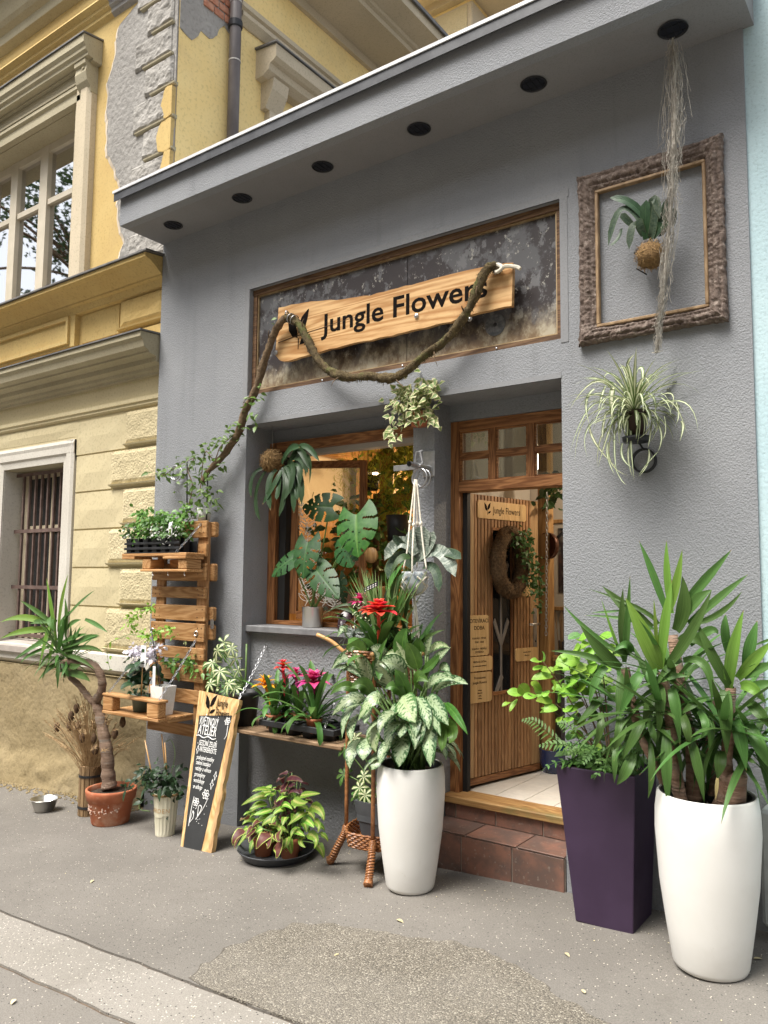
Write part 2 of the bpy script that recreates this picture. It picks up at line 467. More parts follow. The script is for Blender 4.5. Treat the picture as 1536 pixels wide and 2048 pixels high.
CREAM = stucco('cream_trim', (.50, .43, .31), (.57, .49, .36), 60, .2, .002, (.36, .30, .21))
TRIM_GREY = stucco('grey_beige_trim', (.36, .32, .22), (.43, .385, .27), 60, .2, .002, (.28, .25, .18))
WHITE_TRIM = stucco('dirty_white_trim', (.52, .49, .43), (.60, .57, .51), 60, .2, .002, (.48, .44, .36))
BLUE = stucco('pale_blue_stucco', (.42, .56, .60), (.48, .61, .64), 70, .5, .005)
CONC = mat('old_concrete', (.30, .32, .32), (.40, .42, .41), 6, .9, .5, 60)
BLACK_MET = mat('dark_metal', (.02, .021, .024), (.035, .035, .038), 20, .45, metal=.3)
STEEL = mat('galvanised_steel', (.42, .43, .44), (.55, .55, .56), 30, .35, metal=.9)
STAINLESS = mat('stainless_steel', (.60, .59, .56), (.68, .67, .64), 12, .28, metal=1.0, scale=(1, 1, .1))
LEADFLASH = mat('zinc_flashing', (.13, .13, .13), (.20, .195, .19), 10, .6, metal=.3)
LIGHTFLASH = mat('pale_flashing', (.55, .56, .58), (.66, .67, .68), 14, .5)
BRICK = mat('old_brick', (.42, .17, .10), (.50, .26, .17), 14, .9, .8, 40, bd=.01)
INK = mat('black_burnt_lettering', (.010, .008, .007), rough=.9, spec=.05)
CHALK = mat('white_chalk', (.82, .82, .80), rough=.9)

# ------------------------------------------------------------------ more materials
def glassmat(name, refl, tint=(1, 1, 1), rough=.02):
    m, t = ntree(name)
    tr = nd(t, 'ShaderNodeBsdfTransparent'); tr.inputs[0].default_value = c4(tint)
    gl = nd(t, 'ShaderNodeBsdfGlossy'); gl.inputs['Roughness'].default_value = rough
    fr = nd(t, 'ShaderNodeFresnel'); fr.inputs[0].default_value = 1.5
    mx = nd(t, 'ShaderNodeMixShader'); o = nd(t, 'ShaderNodeOutputMaterial')
    t.links.new(mth(t, 'ADD', fr.outputs[0], refl, clamp=True), mx.inputs[0])
    t.links.new(tr.outputs[0], mx.inputs[1]); t.links.new(gl.outputs[0], mx.inputs[2]); t.links.new(mx.outputs[0], o.inputs[0])
    return m
GLASS = glassmat('window_glass', .05, (.93, .95, .94))
GLASS_DARK = glassmat('old_window_glass', .10, (.55, .58, .57))
GLASS_MIRROR = glassmat('reflecting_window_glass', .62, (.3, .32, .33))

def asphalt(name, c1, c2, chip, chipamt, cs=60, bs=.5):
    m, t = ntree(name); v = coords(t)
    big = nz(t, v, .9, 7, .62); fine = nz(t, v, 160, 3, .6)
    ch = vor(t, v, cs, 'F1', 'Color'); chd = vor(t, v, cs)
    sx = t.nodes.new('ShaderNodeSeparateXYZ'); t.links.new(ch, sx.inputs[0])
    col = mixc(t, ramp(t, big, .32, .7), c1, c2)
    col = mixc(t, mth(t, 'MULTIPLY', ramp(t, fine, .35, .68), .45), col, (c1[0] * .55, c1[1] * .55, c1[2] * .55))
    isch = mth(t, 'MULTIPLY', ramp(t, sx.outputs[0], 1 - chipamt, 1 - chipamt + .02), ramp(t, chd, .42, .3))
    col = mixc(t, isch, col, chip)
    dk = mth(t, 'MULTIPLY', ramp(t, sx.outputs[1], .955, .96), ramp(t, chd, .5, .3))
    col = mixc(t, dk, col, (.05, .048, .045))
    col = mixc(t, mth(t, 'MULTIPLY', ramp(t, nz(t, v, 2.7, 8, .7), .56, .72), .28), col, (c1[0] * .6, c1[1] * .58, c1[2] * .55))
    h = mth(t, 'ADD', mth(t, 'MULTIPLY', fine, .6), mth(t, 'MULTIPLY', chd, -.5))
    return finish(t, m, col, .92, h, bs, .004, 0, .2)
ASPH = asphalt('sidewalk_asphalt', (.160, .148, .132), (.205, .190, .170), (.55, .50, .42), .04, 115)
ASPH2 = asphalt('road_asphalt', (.172, .158, .14), (.21, .195, .175), (.55, .5, .43), .05, 110)
STRIPM = asphalt('kerb_strip_concrete', (.235, .218, .192), (.29, .27, .242), (.52, .485, .425), .14, 105)
def patchmat():
    m, t = ntree('coarse_chip_asphalt'); v = coords(t)
    ch = vor(t, v, 140, 'F1', 'Color'); d = vor(t, v, 140)
    sx = t.nodes.new('ShaderNodeSeparateXYZ'); t.links.new(ch, sx.inputs[0])
    col = mixc(t, sx.outputs[0], (.125, .112, .09), (.245, .218, .175))
    col = mixc(t, ramp(t, sx.outputs[1], .86, .9), col, (.36, .33, .27))
    col = mixc(t, ramp(t, d, .4, .85), col, (.09, .08, .068))
    col = mixc(t, mth(t, 'MULTIPLY', ramp(t, nz(t, v, 1.5, 5), .4, .7), .3), col, (.26, .24, .21))
    return finish(t, m, col, .9, mth(t, 'MULTIPLY', d, -1.0), .9, .006, 0, .25)
PATCH = patchmat()
DARKSOIL = mat('dark_joint_dirt', (.07, .055, .04), (.13, .09, .06), 30, .95)
def tilemat(name, a, b, c):
    m, t = ntree(name); v = coords(t)
    ad = t.nodes.new('ShaderNodeVectorMath'); ad.operation = 'ADD'; cb = t.nodes.new('ShaderNodeCombineXYZ')
    t.links.new(mth(t, 'MULTIPLY', orand(t), 31), cb.inputs[0]); t.links.new(v, ad.inputs[0]); t.links.new(cb.outputs[0], ad.inputs[1])
    n1 = nz(t, ad.outputs[0], 3.2, 6, .65); n2 = nz(t, ad.outputs[0], 11, 5, .7)
    col = mixc(t, ramp(t, n1, .38, .62), a, b); col = mixc(t, mth(t, 'MULTIPLY', ramp(t, n2, .45, .7), .7), col, c)
    col = mixc(t, mth(t, 'MULTIPLY', ramp(t, nz(t, ad.outputs[0], 45, 3), .62, .7), .3), col, (.4, .35, .3))
    return finish(t, m, col, .5, nz(t, v, 60, 3), .2, .002, 0, .4)
TILE = tilemat('brown_red_tile', (.13, .082, .066), (.255, .125, .088), (.105, .078, .070))
GROUT = mat('grout', (.30, .25, .21), (.38, .32, .27), 30, .9)
FLOORT = tilemat('pale_stone_floor_tile', (.52, .47, .40), (.58, .53, .46), (.46, .42, .37))
OAK_FR_X = wood('red_brown_frame_wood_x', (.16, .062, .022), (.36, .165, .065), 'x', .45, 8)
OAK_FR_Z = wood('red_brown_frame_wood_z', (.15, .058, .022), (.34, .155, .06), 'z', .45, 8)
DOOR_Z = wood('door_board_wood', (.31, .185, .085), (.45, .29, .145), 'z', .5, 6, .2)
SLAT_Z = wood('door_slat_wood', (.25, .128, .056), (.40, .225, .105), 'z', .5, 10, .45, dark=(.22, .10, .045))
PLY = wood('plywood_plate', (.58, .37, .16), (.68, .46, .22), 'z', .5, 4, .12)
THRESH = wood('worn_threshold_wood', (.20, .10, .035), (.36, .21, .08), 'x', .6, 7, .2, dark=(.14, .13, .05))
OLDWOOD = wood('grey_brown_old_wood', (.16, .10, .055), (.30, .20, .12), 'x', .7, 8)
OLDWOOD_Z = wood('grey_brown_old_wood_z', (.16, .10, .055), (.30, .20, .12), 'z', .7, 8)
WARMWOOD_Z = wood('warm_interior_wood_z', (.30, .16, .06), (.46, .27, .11), 'z', .5, 5)
WARMWOOD_X = wood('warm_interior_wood_x', (.30, .16, .06), (.46, .27, .11), 'x', .5, 5)
WALL_IN = mat('warm_white_interior_wall', (.52, .47, .40), (.58, .53, .46), 3, .9)
DARK_IN = mat('dark_rubber_seal', (.012, .012, .012), rough=.6)
BULB, _t = ntree('lit_bulb'); _e = nd(_t, 'ShaderNodeEmission'); _e.inputs[0].default_value = (1, .72, .4, 1); _e.inputs[1].default_value = 8
_t.links.new(_e.outputs[0], nd(_t, 'ShaderNodeOutputMaterial').inputs[0])

# ------------------------------------------------------------------ ground
def g(x): return .0502 * (x + 1.285)
def sheet(name, x0, x1, y0, y1, dz, m, nx=2):
    b = MB(); vs = []; fs = []
    for i in range(nx + 1):
        x = x0 + (x1 - x0) * i / nx
        vs += [V((x, y0, g(x) + dz)), V((x, y1, g(x) + dz))]
    for i in range(nx): fs.append((2 * i, 2 * i + 2, 2 * i + 3, 2 * i + 1))
    b.add(vs, fs); o = b.build(name, m); o['kind'] = 'structure'; return o
sheet('ground', -120, 120, -120, 120, -.10, DARKSOIL)
sheet('joint_dirt', -60, 40, -2.4, -1.6, -.010, DARKSOIL)
def edgy(x0, x1, y, amp, n, ph):
    return [(x0 + (x1 - x0) * i / n, y + amp * noise.noise(V((x0 + (x1 - x0) * i / n, ph, 0)) * 4) + amp * .5 * noise.noise(V((x0 + (x1 - x0) * i / n, ph, 0)) * 19)) for i in range(n + 1)]
def flat(name, poly, dz, m, thick=.02):
    b = MB(); tri = tessellate_polygon([[V((p[0], p[1], 0)) for p in poly]]); n = len(poly)
    top = [V((p[0], p[1], g(p[0]) + dz)) for p in poly]; bot = [p - V((0, 0, thick)) for p in top]
    fs = []
    for t3 in tri:
        a, c, d = [top[i] for i in t3]
        fs.append(tuple(t3) if (c - a).cross(d - a).z > 0 else tuple(t3)[::-1])
    fs += [(i, (i + 1) % n, (i + 1) % n + n, i + n) for i in range(n)]
    b.add(top + bot, fs); o = b.build(name, m); o['kind'] = 'structure'; return o
flat('sidewalk', [(-60, 12), (-60, -1.80)] + edgy(-8, 2, -1.80, .012, 120, 1) + [(40, -1.8), (40, 12)], 0, ASPH)
flat('kerb_strip', [(-60, -1.815)] + [(x, y - .017) for x, y in edgy(-8, 2, -1.80, .012, 120, 1)] + [(40, -1.815), (40, -2.15)] + edgy(2, -8, -2.15, .012, 120, 5) + [(-60, -2.15)], 0, STRIPM)
flat('road', [(-60, -2.165)] + [(x, y - .016) for x, y in edgy(2, -8, -2.15, .012, 120, 5)[::-1]] + [(40, -2.165), (40, -40), (-60, -40)], -.003, ASPH2)
pp = [(-2.73, -1.80), (-2.765, -1.767, -0.074), (-2.81, -1.65, -0.077), (-2.837, -1.541, -0.078), (-2.848, -1.436, -0.078), (-2.819, -1.365, -0.077), (-2.839, -1.242, -0.078), (-2.796, -1.209, -0.076), (-2.755, -1.114, -0.074), (-2.659, -1.034, -0.069), (-2.53, -0.992, -0.063), (-2.401, -0.956, -0.056), (-2.231, -0.941, -0.047), (-2.083, -0.904, -0.04), (-1.991, -0.873, -0.035), (-1.859, -0.869, -0.029), (-1.714, -0.9, -0.022), (-1.57, -0.968, -0.014), (-1.463, -1.023, -0.009), (-1.349, -1.094, -0.003), (-1.215, -1.147, 0.004), (-1.127, -1.181, 0.008), (-.9, -1.5), (-.85, -1.80)]
pq = []
for i in range(len(pp)):
    a, c = V(pp[i][:2]), V(pp[(i + 1) % len(pp)][:2])
    n = max(1, int((c - a).length / .03)) if i < len(pp) - 1 else 30
    for k in range(n):
        q = a + (c - a) * k / n
        d = V((noise.noise(V((q.x, q.y, 3)) * 14), noise.noise(V((q.x, q.y, 9)) * 14))) * .035
        pq.append(tuple(q + d) if i < len(pp) - 1 else (q.x, q.y))
cen = V((sum(p[0] for p in pq) / len(pq), sum(p[1] for p in pq) / len(pq)))
flat('patch_seam', [(p[0] + (p[0] - cen.x) * .010 + .010 * noise.noise(V((p[0] * 22, p[1] * 22, 2))), max(-1.788, p[1] + (p[1] - cen.y) * .012 + .010 * noise.noise(V((p[0] * 20, p[1] * 20, 7))))) for p in pq], .002, mat('dark_patch_seam', (.085, .075, .062), (.13, .115, .098), 30, .95), .006)
flat('asphalt_patch', pq, .005, PATCH, .01)

# ------------------------------------------------------------------ grey flower shop
shop = thing('flower_shop', (-3, 0, 0), 'low grey stuccoed flower shop with flat canopy and open wooden door', 'shop')
b = MB()
b.box(-5.42, -4.34, 0, .36, -.4, 4.556)          # left pier
b.box(-1.772, -.752, 0, .36, -.3, 4.556)         # right pier
b.box(-4.34, -1.772, 0, .36, 3.92, 4.556)        # over the sign
b.box(-4.34, -1.772, .075, .36, 3.075, 3.92)     # back of the sign recess
b.box(-4.34, -1.772, 0, .30, 2.843, 3.075)       # lintel
b.box(-4.34, -1.772, .30, .42, 2.738, 3.075)     # wall over window and door
b.build('wall', GREY, shop)
b = MB()
b.box(-4.34, -2.70, .10, .40, -.4, 1.262)        # apron under the window
b.box(-2.865, -2.70, .10, .42, 1.262, 2.843)     # pillar between window and door
b.box(-2.70, -1.772, .24, .6, -.3, .155)
b.build('apron_wall', GREY_ROUGH, shop)
b = MB()                                          # smooth painted bands round the recesses, 3 mm proud
b.box(-4.39, -1.715, -.003, .01, 3.92, 3.965); b.box(-1.772, -1.725, -.003, .01, 3.05, 3.92)
b.box(-4.34, -1.772, -.003, .01, 2.843, 2.875); b.box(-4.39, -4.343, -.003, .01, 3.03, 3.92)
b.build('plaster_band', GREY_SMOOTH, shop)
b = MB(); b.box(-5.43, -.70, -.437, -.36, 4.556, 4.80); b.build('canopy_fascia', GREY, shop)
b = MB(); b.box(-5.43, -.70, -.36, .3, 4.556, 4.80); b.build('canopy_soffit', GREY_DARK, shop)
b = MB(); b.box(-5.47, -.68, -.475, 3.6, 4.806, 4.846); b.box(-5.47, -.68, -.475, -.470, 4.76, 4.806); b.build('canopy_flashing', mat('shadow_dark_flashing', (.045, .047, .052), (.075, .078, .084), 7, .5, metal=.2), shop)  # near-black colour stands in for the shadow strip under the pale drip edge
b = MB(); b.box(-5.48, -.67, -.484, -.476, 4.828, 4.850); b.box(-5.48, -.67, -.476, .2, 4.847, 4.852); b.build('drip_edge', LIGHTFLASH, shop)
for x in (-5.045, -4.245, -3.445, -2.637, -1.84, -1.05):
    b = MB(); n = 28; r = .073
    b.lathe([(r, 4.553), (r + .004, 4.549), (r, 4.546), (r - .006, 4.548), (r - .008, 4.552)], (x, -.2, 0), n)
    dl = b.build('downlight', BLACK_MET, shop, True)
    b = MB(); b.lathe([(r - .007, 4.5525), (0, 4.5525)], (x, -.2, 0), n); b.build('lens', mat('downlight_lens', (.012, .014, .022), rough=.3) if x < -5 else bpy.data.materials['downlight_lens'], dl)
    b = MB()
    for k in (-1, 0, 1): b.box(x + k * .035 - .002, x + k * .035 + .002, -.2 - .06, -.2 + .06, 4.5490, 4.552)
    for k in (-1, 1): b.box(x - .06, x + .06, -.2 + k * .03 - .002, -.2 + k * .03 + .002, 4.5495, 4.5515)
    b.build('guard', BLACK_MET, dl)
# sign panel: two painted sheets with worn paint, in a wooden frame
def worn():
    m, t = ntree('worn_dark_sheet'); v = coords(t); vz = coords(t, (1, 1, .7))
    n1 = nz(t, v, 3.2, 9, .68); n2 = nz(t, vz, 9, 8, .72); n3 = nz(t, vz, 22, 6, .75)
    col = mixc(t, ramp(t, n1, .48, .54), (.034, .027, .028), (.095, .095, .10))
    col = mixc(t, mth(t, 'MULTIPLY', ramp(t, n2, .54, .59), .75), col, (.17, .172, .178))
    col = mixc(t, mth(t, 'MULTIPLY', ramp(t, n3, .60, .645), .9), col, (.40, .385, .34))
    sp = t.nodes.new('ShaderNodeSeparateXYZ'); tc = t.nodes.new('ShaderNodeTexCoord'); t.links.new(tc.outputs['Object'], sp.inputs[0])
    low = ramp(t, mth(t, 'ADD', sp.outputs[2], mth(t, 'MULTIPLY', n2, -.42)), 3.13, 2.93)
    col = mixc(t, mth(t, 'MULTIPLY', low, .6), col, mixc(t, ramp(t, n2, .4, .6), (.30, .20, .10), (.55, .48, .33)))
    return finish(t, m, col, mth(t, 'ADD', mth(t, 'MULTIPLY', n2, .4), .25), n2, .2, .002, .0, .45)
WORN = worn()
for x0, x1 in ((-4.300, -2.902), (-2.897, -1.810)):
    b = MB(); b.box(x0, x1, .066, .072, 3.112, 3.876); b.build('sign_panel', WORN, shop)
b = MB(); ctr = (-2.231, 0.066, 3.26)
b.prism([(ctr[0] + .07 * math.cos(a) * (1 + .12 * noise.noise(V((math.cos(a), math.sin(a), 0)) * 2)), ctr[2] + .07 * math.sin(a)) for a in [i * PI / 12 for i in range(24)]], .060, .0655)
b.build('round_scar', mat('grey_scar', (.07, .075, .08), (.16, .165, .17), 40, .6), shop)
b = MB(); b.lathe([(.013, 0), (.008, .004), (0, .002)], (ctr[0], .058, ctr[2]), 12, Matrix.Rotation(PI / 2, 3, 'X')); b.build('cable_hole', BLACK_MET, shop)
SIGNW = wood('weathered_dark_sign_frame', (.085, .045, .024), (.20, .115, .06), 'x', .7, 8, .2)
fr = MB(); fr.box(-4.338, -1.774, .035, .074, 3.876, 3.918)
frame = fr.build('sign_frame', SIGNW, shop)
for nm, q in (('frame_strip', (-4.338, -1.774, .02, .074, 3.077, 3.112)), ('frame_strip', (-4.338, -4.300, .040, .074, 3.112, 3.876)), ('frame_strip', (-1.810, -1.774, .040, .074, 3.112, 3.876))):
    b = MB(); b.box(*q); b.build(nm, SIGNW, frame)
BRASS = mat('dull_brass_strip', (.42, .30, .16), (.55, .42, .26), 18, .4, metal=.6)
b = MB(); b.box(-4.300, -1.810, .042, .066, 3.112, 3.126); b.box(-4.300, -1.810, .050, .066, 3.866, 3.876); b.box(-4.300, -4.290, .050, .066, 3.124, 3.866); b.box(-1.820, -1.810, .050, .066, 3.124, 3.866)
b.build('bead_strip', BRASS, frame)
for x in (-4.32, -3.6, -2.9, -2.2):
    b = MB(); b.ball((x, .018, 3.094), .007, 8); b.build('screw', STEEL, frame)
# window sill, frame, opened sash
b = MB(); b.cbox(-4.345, -2.87, .035, .33, 1.268, 1.318, .006); b.build('window_sill', mat('grey_sill_slab', (.13, .13, .135), (.19, .19, .195), 9, .7, .3, 50), shop)
wnd = MB().box(-4.34, -4.262, .26, .345, 1.32, 2.738).build('shop_window', OAK_FR_Z, shop)
b = MB(); b.box(-4.262, -2.865, .255, .345, 2.665, 2.738); b.build('frame_head', OAK_FR_X, wnd)
b = MB(); b.box(-4.262, -2.865, .262, .345, 1.32, 1.35); b.build('frame_foot', OAK_FR_X, wnd)
b = MB(); b.box(-4.262, -4.19, .30, .36, 1.35, 2.665); b.build('rebate', DARK_IN, wnd)
b = MB(); b.box(-4.262, -2.865, .30, .38, 2.625, 2.665); b.build('blind_box', mat('pale_grey_rail', (.4, .37, .33), rough=.6), wnd)
# sash hinged at the left, swung into the room
sa = math.atan2(.17 + .09, .52); Ms = Matrix.Translation((-4.19, .36, 0)) @ Matrix.Rotation(sa, 4, 'Z')
def sashbox(x0, x1, y0, y1, z0, z1): return MB().box(x0, x1, y0, y1, z0, z1, Ms)
sashw = .60
sash = sashbox(0, .055, 0, .05, 1.40, 2.60).build('sash', OAK_FR_Z, wnd)
for q in ((sashw - .055, sashw, 0, .05, 1.40, 2.60),): sashbox(*q).build('sash_stile', OAK_FR_Z, wnd)
for z0, z1 in ((1.36, 1.42), (2.545, 2.60)): sashbox(.055, sashw - .055, 0, .05, z0, z1).build('sash_rail', OAK_FR_X, wnd)
sashbox(.055, sashw - .055, .02, .026, 1.42, 2.545).build('sash_pane', GLASS, wnd)
b = MB()                                          # white line drawing of leaves on the pane
WLINE = mat('white_paint_line', (.78, .76, .7), rough=.8)
def inpane(x, z): return Ms @ V((x, .017, z))
rr = random.Random(3)
for cx_, base, top in ((.12, 1.46, 1.75), (.16, 1.74, 2.05), (.10, 2.0, 2.28), (.26, 1.46, 1.66), (.33, 1.44, 1.58)):
    stem = [inpane(cx_ + .03 * math.sin(6 * i / 8), base + (top - base) * i / 8) for i in range(9)]
    b.tube(stem, .0028, 4)
    for i in range(1, 8):
        for sd in (-1, 1):
            a0 = V((cx_ + .03 * math.sin(6 * i / 8), 0, base + (top - base) * i / 8)); L = .075 * (1.1 - i / 9)
            tip = a0 + V((sd * L, 0, L * .8))
            for bow in (-.25, .35):
                mid = (a0 + tip) / 2 + V((-(tip - a0).z, 0, (tip - a0).x)) * bow
                b.tube([inpane(q.x, q.z) for q in Bz(a0, mid, tip, 5)], .0024, 4)
for k in range(14): b.ball(inpane(.08 + .2 * rr.random(), 1.5 + .8 * rr.random()), .006, 6)
b.build('window_drawing', WLINE, wnd)
# door frame and transom
dfr = MB().box(-2.70, -2.635, .31, .40, .30, 2.735).build('door_frame', OAK_FR_Z, shop)
MB().box(-1.842, -1.772, .31, .40, .30, 2.735).build('jamb', OAK_FR_Z, dfr)
MB().box(-2.635, -1.842, .312, .40, 2.668, 2.735).build('frame_head', OAK_FR_X, dfr)
MB().cbox(-2.635, -1.842, .298, .40, 2.255, 2.325, .005).build('transom_bar', OAK_FR_X, dfr)
MB().box(-2.635, -2.60, .36, .40, .30, 2.255).build('door_seal', DARK_IN, dfr)
for x in (-2.413 + .024, -2.117):
    MB().box(x - .024, x + .024, .318, .37, 2.325, 2.668).build('mullion', OAK_FR_Z, dfr)
for x0, x1 in ((-2.635, -2.413), (-2.365, -2.141), (-2.093, -1.842)):
    MB().box(x0, x1, .32, .368, 2.484, 2.512).build('glazing_bar', OAK_FR_X, dfr)
    for z0, z1 in ((2.325, 2.484), (2.512, 2.668)):
        pn = MB().box(x0 + .012, x1 - .012, .342, .346, z0 + .012, z1 - .012).build('pane', GLASS_DARK, dfr)
        b = MB()
        b.box(x0, x1, .326, .34, z1 - .012, z1); b.box(x0, x1, .326, .34, z0, z0 + .012)
        b.box(x0, x0 + .012, .326, .34, z0 + .012, z1 - .012); b.box(x1 - .012, x1, .326, .34, z0 + .012, z1 - .012)
        b.build('glazing_bead', OAK_FR_X, dfr)
# door leaf: local x along the leaf, -y is the face seen from the street
DM = Matrix.Translation((-2.638, .395, 0)) @ Matrix.Rotation(math.radians(77.2), 4, 'Z')
door = MB().box(0, .79, .012, .045, .318, 2.262).build('door', mat('door_groove_dark', (.03, .016, .010), rough=.8), shop, local=True)
door.matrix_local = Matrix.Translation(-V((-3, 0, 0))) @ DM
def dpart(name, m, x0, x1, y0, y1, z0, z1, ch=.002): return MB().cbox(x0, x1, y0, y1, z0, z1, ch).build(name, m, door, local=True)
dpart('stile', DOOR_Z, 0, .088, -.004, .012, .365, 2.26)
dpart('stile', DOOR_Z, .70, .79, -.004, .012, .365, 2.26)
dpart('kick_rail', OAK_FR_X, 0, .79, -.006, .012, .318, .36)
xs = .092; gx0, gx1 = .275, .475
while xs < .69:
    wd = .0265
    if xs + wd < gx0 - .012 or xs > gx1 + .012: dpart('slat', SLAT_Z, xs, xs + wd, -.003 + R.uniform(-.001, .001), .012, .365, 2.26)
    else:
        dpart('slat', SLAT_Z, xs, xs + wd, -.003, .012, .365, .885); dpart('slat', SLAT_Z, xs, xs + wd, -.003, .012, 2.04, 2.26)
    xs += wd + .0085
dpart('window_surround', OAK_FR_Z, gx0 - .014, gx0, -.008, .012, .885, 2.04); dpart('window_surround', OAK_FR_Z, gx1, gx1 + .014, -.008, .012, .885, 2.04)
dpart('window_surround', OAK_FR_X, gx0, gx1, -.008, .012, .885, .91); dpart('window_surround', OAK_FR_X, gx0, gx1, -.008, .012, 2.02, 2.04)
dpart('door_glass', mat('dark_door_glass', (.010, .011, .012), rough=.06, spec=.6), gx0, gx1, .004, .011, .91, 2.02, .0005)
GBAR = mat('grey_brown_grille', (.16, .14, .12), (.22, .19, .165), 8, .6)
gb = dpart('door_grille', GBAR, .358, .376, -.006, .003, .91, 2.02)
for sx in (-1, 1):
    for z0 in (1.22, 1.62):
        b = MB(); b.prism([(.367 + sx * .008, z0), (.367 + sx * .085, z0 + .16), (.367 + sx * .065, z0 + .19), (.367 + sx * .008, z0 + .05)], -.006, .002)
        b.build('grille_chevron', GBAR, door, local=True)
b = MB(); b.prism([(.30, .912), (.365, 1.03), (.385, 1.0), (.335, .912)], -.007, .002); b.build('grille_chevron', GBAR, door, local=True)
def rrect(x0, x1, z0, z1, r=.018, n=5):
    out = []
    for cx_, cz_, a0 in ((x1 - r, z1 - r, 0), (x0 + r, z1 - r, 90), (x0 + r, z0 + r, 180), (x1 - r, z0 + r, 270)):
        for k in range(n + 1):
            a = math.radians(a0 + 90 * k / n); out.append((cx_ + r * math.cos(a), cz_ + r * math.sin(a)))
    return out
LOGO_A = [(0, 0), (-.28, .10), (-.46, .36), (-.50, .70), (-.55, .98), (-.30, .80), (-.10, .52), (-.02, .25)]
LOGO_B = [(.02, .2), (.06, .55), (.20, .80), (.48, 1.02), (.56, 1.05), (.50, .72), (.40, .42), (.2, .2)]
LOGO_C = [(.02, -.02), (.02, -.45), (.05, -.45), (.07, -.02)]
LOGO_D = [(.10, -.28), (.20, -.06), (.42, .03), (.62, .05), (.52, -.14), (.32, -.27)]
def logo(mb, x, z, s, y, m=None):
    for P_ in (LOGO_A, LOGO_B, LOGO_C, LOGO_D): mb.prism([(x + p[0] * s, z + p[1] * s) for p in P_], y - .0012, y, 'y', m)
def plate(x0, x1, z0, z1, name='name_plate'):
    p = MB().prism(rrect(x0, x1, z0, z1), -.012, -.0035).build(name, PLY, door, local=True); return p
def dtext(s, size, x, z, align='CENTER', sx=1.0): 
    o = text(s, size, door, (x, -.0125, z), INK, align=align, sx=sx, extrude=.0004); return o
plate(.115, .64, 2.098, 2.222); b = MB(); logo(b, .215, 2.15, .058, -.0122); b.build('leaf_emblem', INK, door, local=True)
dtext('Jungle Flowers', .068, .275, 2.139, 'LEFT', .74)
plate(.03, .225, 1.165, 1.435, 'opening_hours_plate')
for s, sz, z in (('OTEVÍRACÍ', .038, 1.385), ('DOBA', .038, 1.338), ('PONDĚLÍ - PÁTEK', .0175, 1.275), ('10:00 - 18:00', .0175, 1.25), ('SOBOTA - NEDĚLE', .0175, 1.205), ('ZAVŘENO', .019, 1.183)): dtext(s, sz, .128, z)
plate(.004, .262, 1.062, 1.158); 
for s, sz, z in (('PŘÍPRAVA KVĚTIN', .016, 1.118), ('po telefonické domluvě', .014, 1.092)): dtext(s, sz, .133, z)
plate(.012, .256, .853, 1.052)
for s, sz, z in (('Provozovna', .024, 1.010), ('Jungle Flowers', .024, .978), ('květiny', .013, .93), ('dekorace', .013, .912), ('vazby', .013, .894), ('e-shop', .013, .876)): dtext(s, sz, .134, z)
plate(.515, .765, 1.10, 1.192)
for s, sz, z in (('zvonek u dveří', .014, 1.158), ('děkujeme', .014, 1.135)): dtext(s, sz, .64, z)
plate(.59, .70, 1.56, 1.70)
for s, sz, z in (('otevřeno', .013, 1.66), ('vstupte', .013, 1.64)): dtext(s, sz, .645, z)
hd = MB().prism(rrect(.722, .762, 1.19, 1.475, .018), -.010, -.004).build('handle_plate', STEEL, door, local=True)
b = MB(); b.tube([(.742, -.01, 1.36), (.742, -.05, 1.36), (.70, -.055, 1.36), (.62, -.055, 1.36)], .0085, 8); b.build('handle', STAINLESS, door, True, local=True)
b = MB(); b.ball((.742, -.011, 1.235), .008, 8); b.build('key_hole', BLACK_MET, door, local=True)
# steps: tiles on a core, worn wooden threshold
stp = MB().box(-2.695, -1.776, -.008, .24, -.3, .155).build('steps', GROUT, shop)
MB().box(-2.695, -1.772, .248, .40, .155, .255).build('step_core', GROUT, stp)
xs_ = [-2.697, -2.545 + .0, -2.215, -1.982 + .06, -1.778]
for a, c in ((-2.697, -2.432), (-2.428, -2.098), (-2.094, -1.778)):
    MB().cbox(a + .002, c - .002, -.016, -.008, g(a) + .002, .150, .002).build('tile', TILE, stp)
for a, c in ((-2.697, -2.402), (-2.398, -2.068), (-2.064, -1.776)):
    MB().cbox(a + .002, c - .002, -.018, .239, .1555, .163, .002).build('tile', TILE, stp)
for a, c in ((-2.697, -2.62), (-2.616, -2.335), (-2.331, -2.02), (-2.016, -1.774)):
    MB().cbox(a + .002, c - .002, .240, .248, .165, .254, .002).build('tile', TILE, stp)
MB().cbox(-2.73, -1.774, .215, .405, .2555, .301, .006).build('threshold', THRESH, stp)

# interior
flr = MB().box(-5.1, -.95, .40, 3.4, .20, .290).build('interior_floor', GROUT, shop)
for i in range(9):
    x = -2.62 + i * .2
    for j in range(4):
        y = .41 + j * .6 - (i % 3) * .2
        y0, y1 = max(.407, y), y + .596
        if y1 > .42: MB().cbox(x, x + .1965, y0, y1, .2905, .300, .001).build('floor_tile', FLOORT, flr)
b = MB()
b.box(-5.2, -.86, 3.4, 3.5, .2, 4.5); b.box(-5.2, -5.1, .36, 3.4, .2, 4.5); b.box(-.95, -.85, .36, 3.4, .2, 4.5)
b.build('interior_wall', WALL_IN, shop)
MB().box(-5.1, -.95, .42, 3.4, 3.02, 3.10).build('ceiling', mat('pale_wood_ceiling', (.55, .42, .26), (.62, .5, .33), 6, .7), shop)
MB().box(-2.86, -.95, 1.72, 1.80, .30, 3.02).build('partition_wall', WALL_IN, shop)
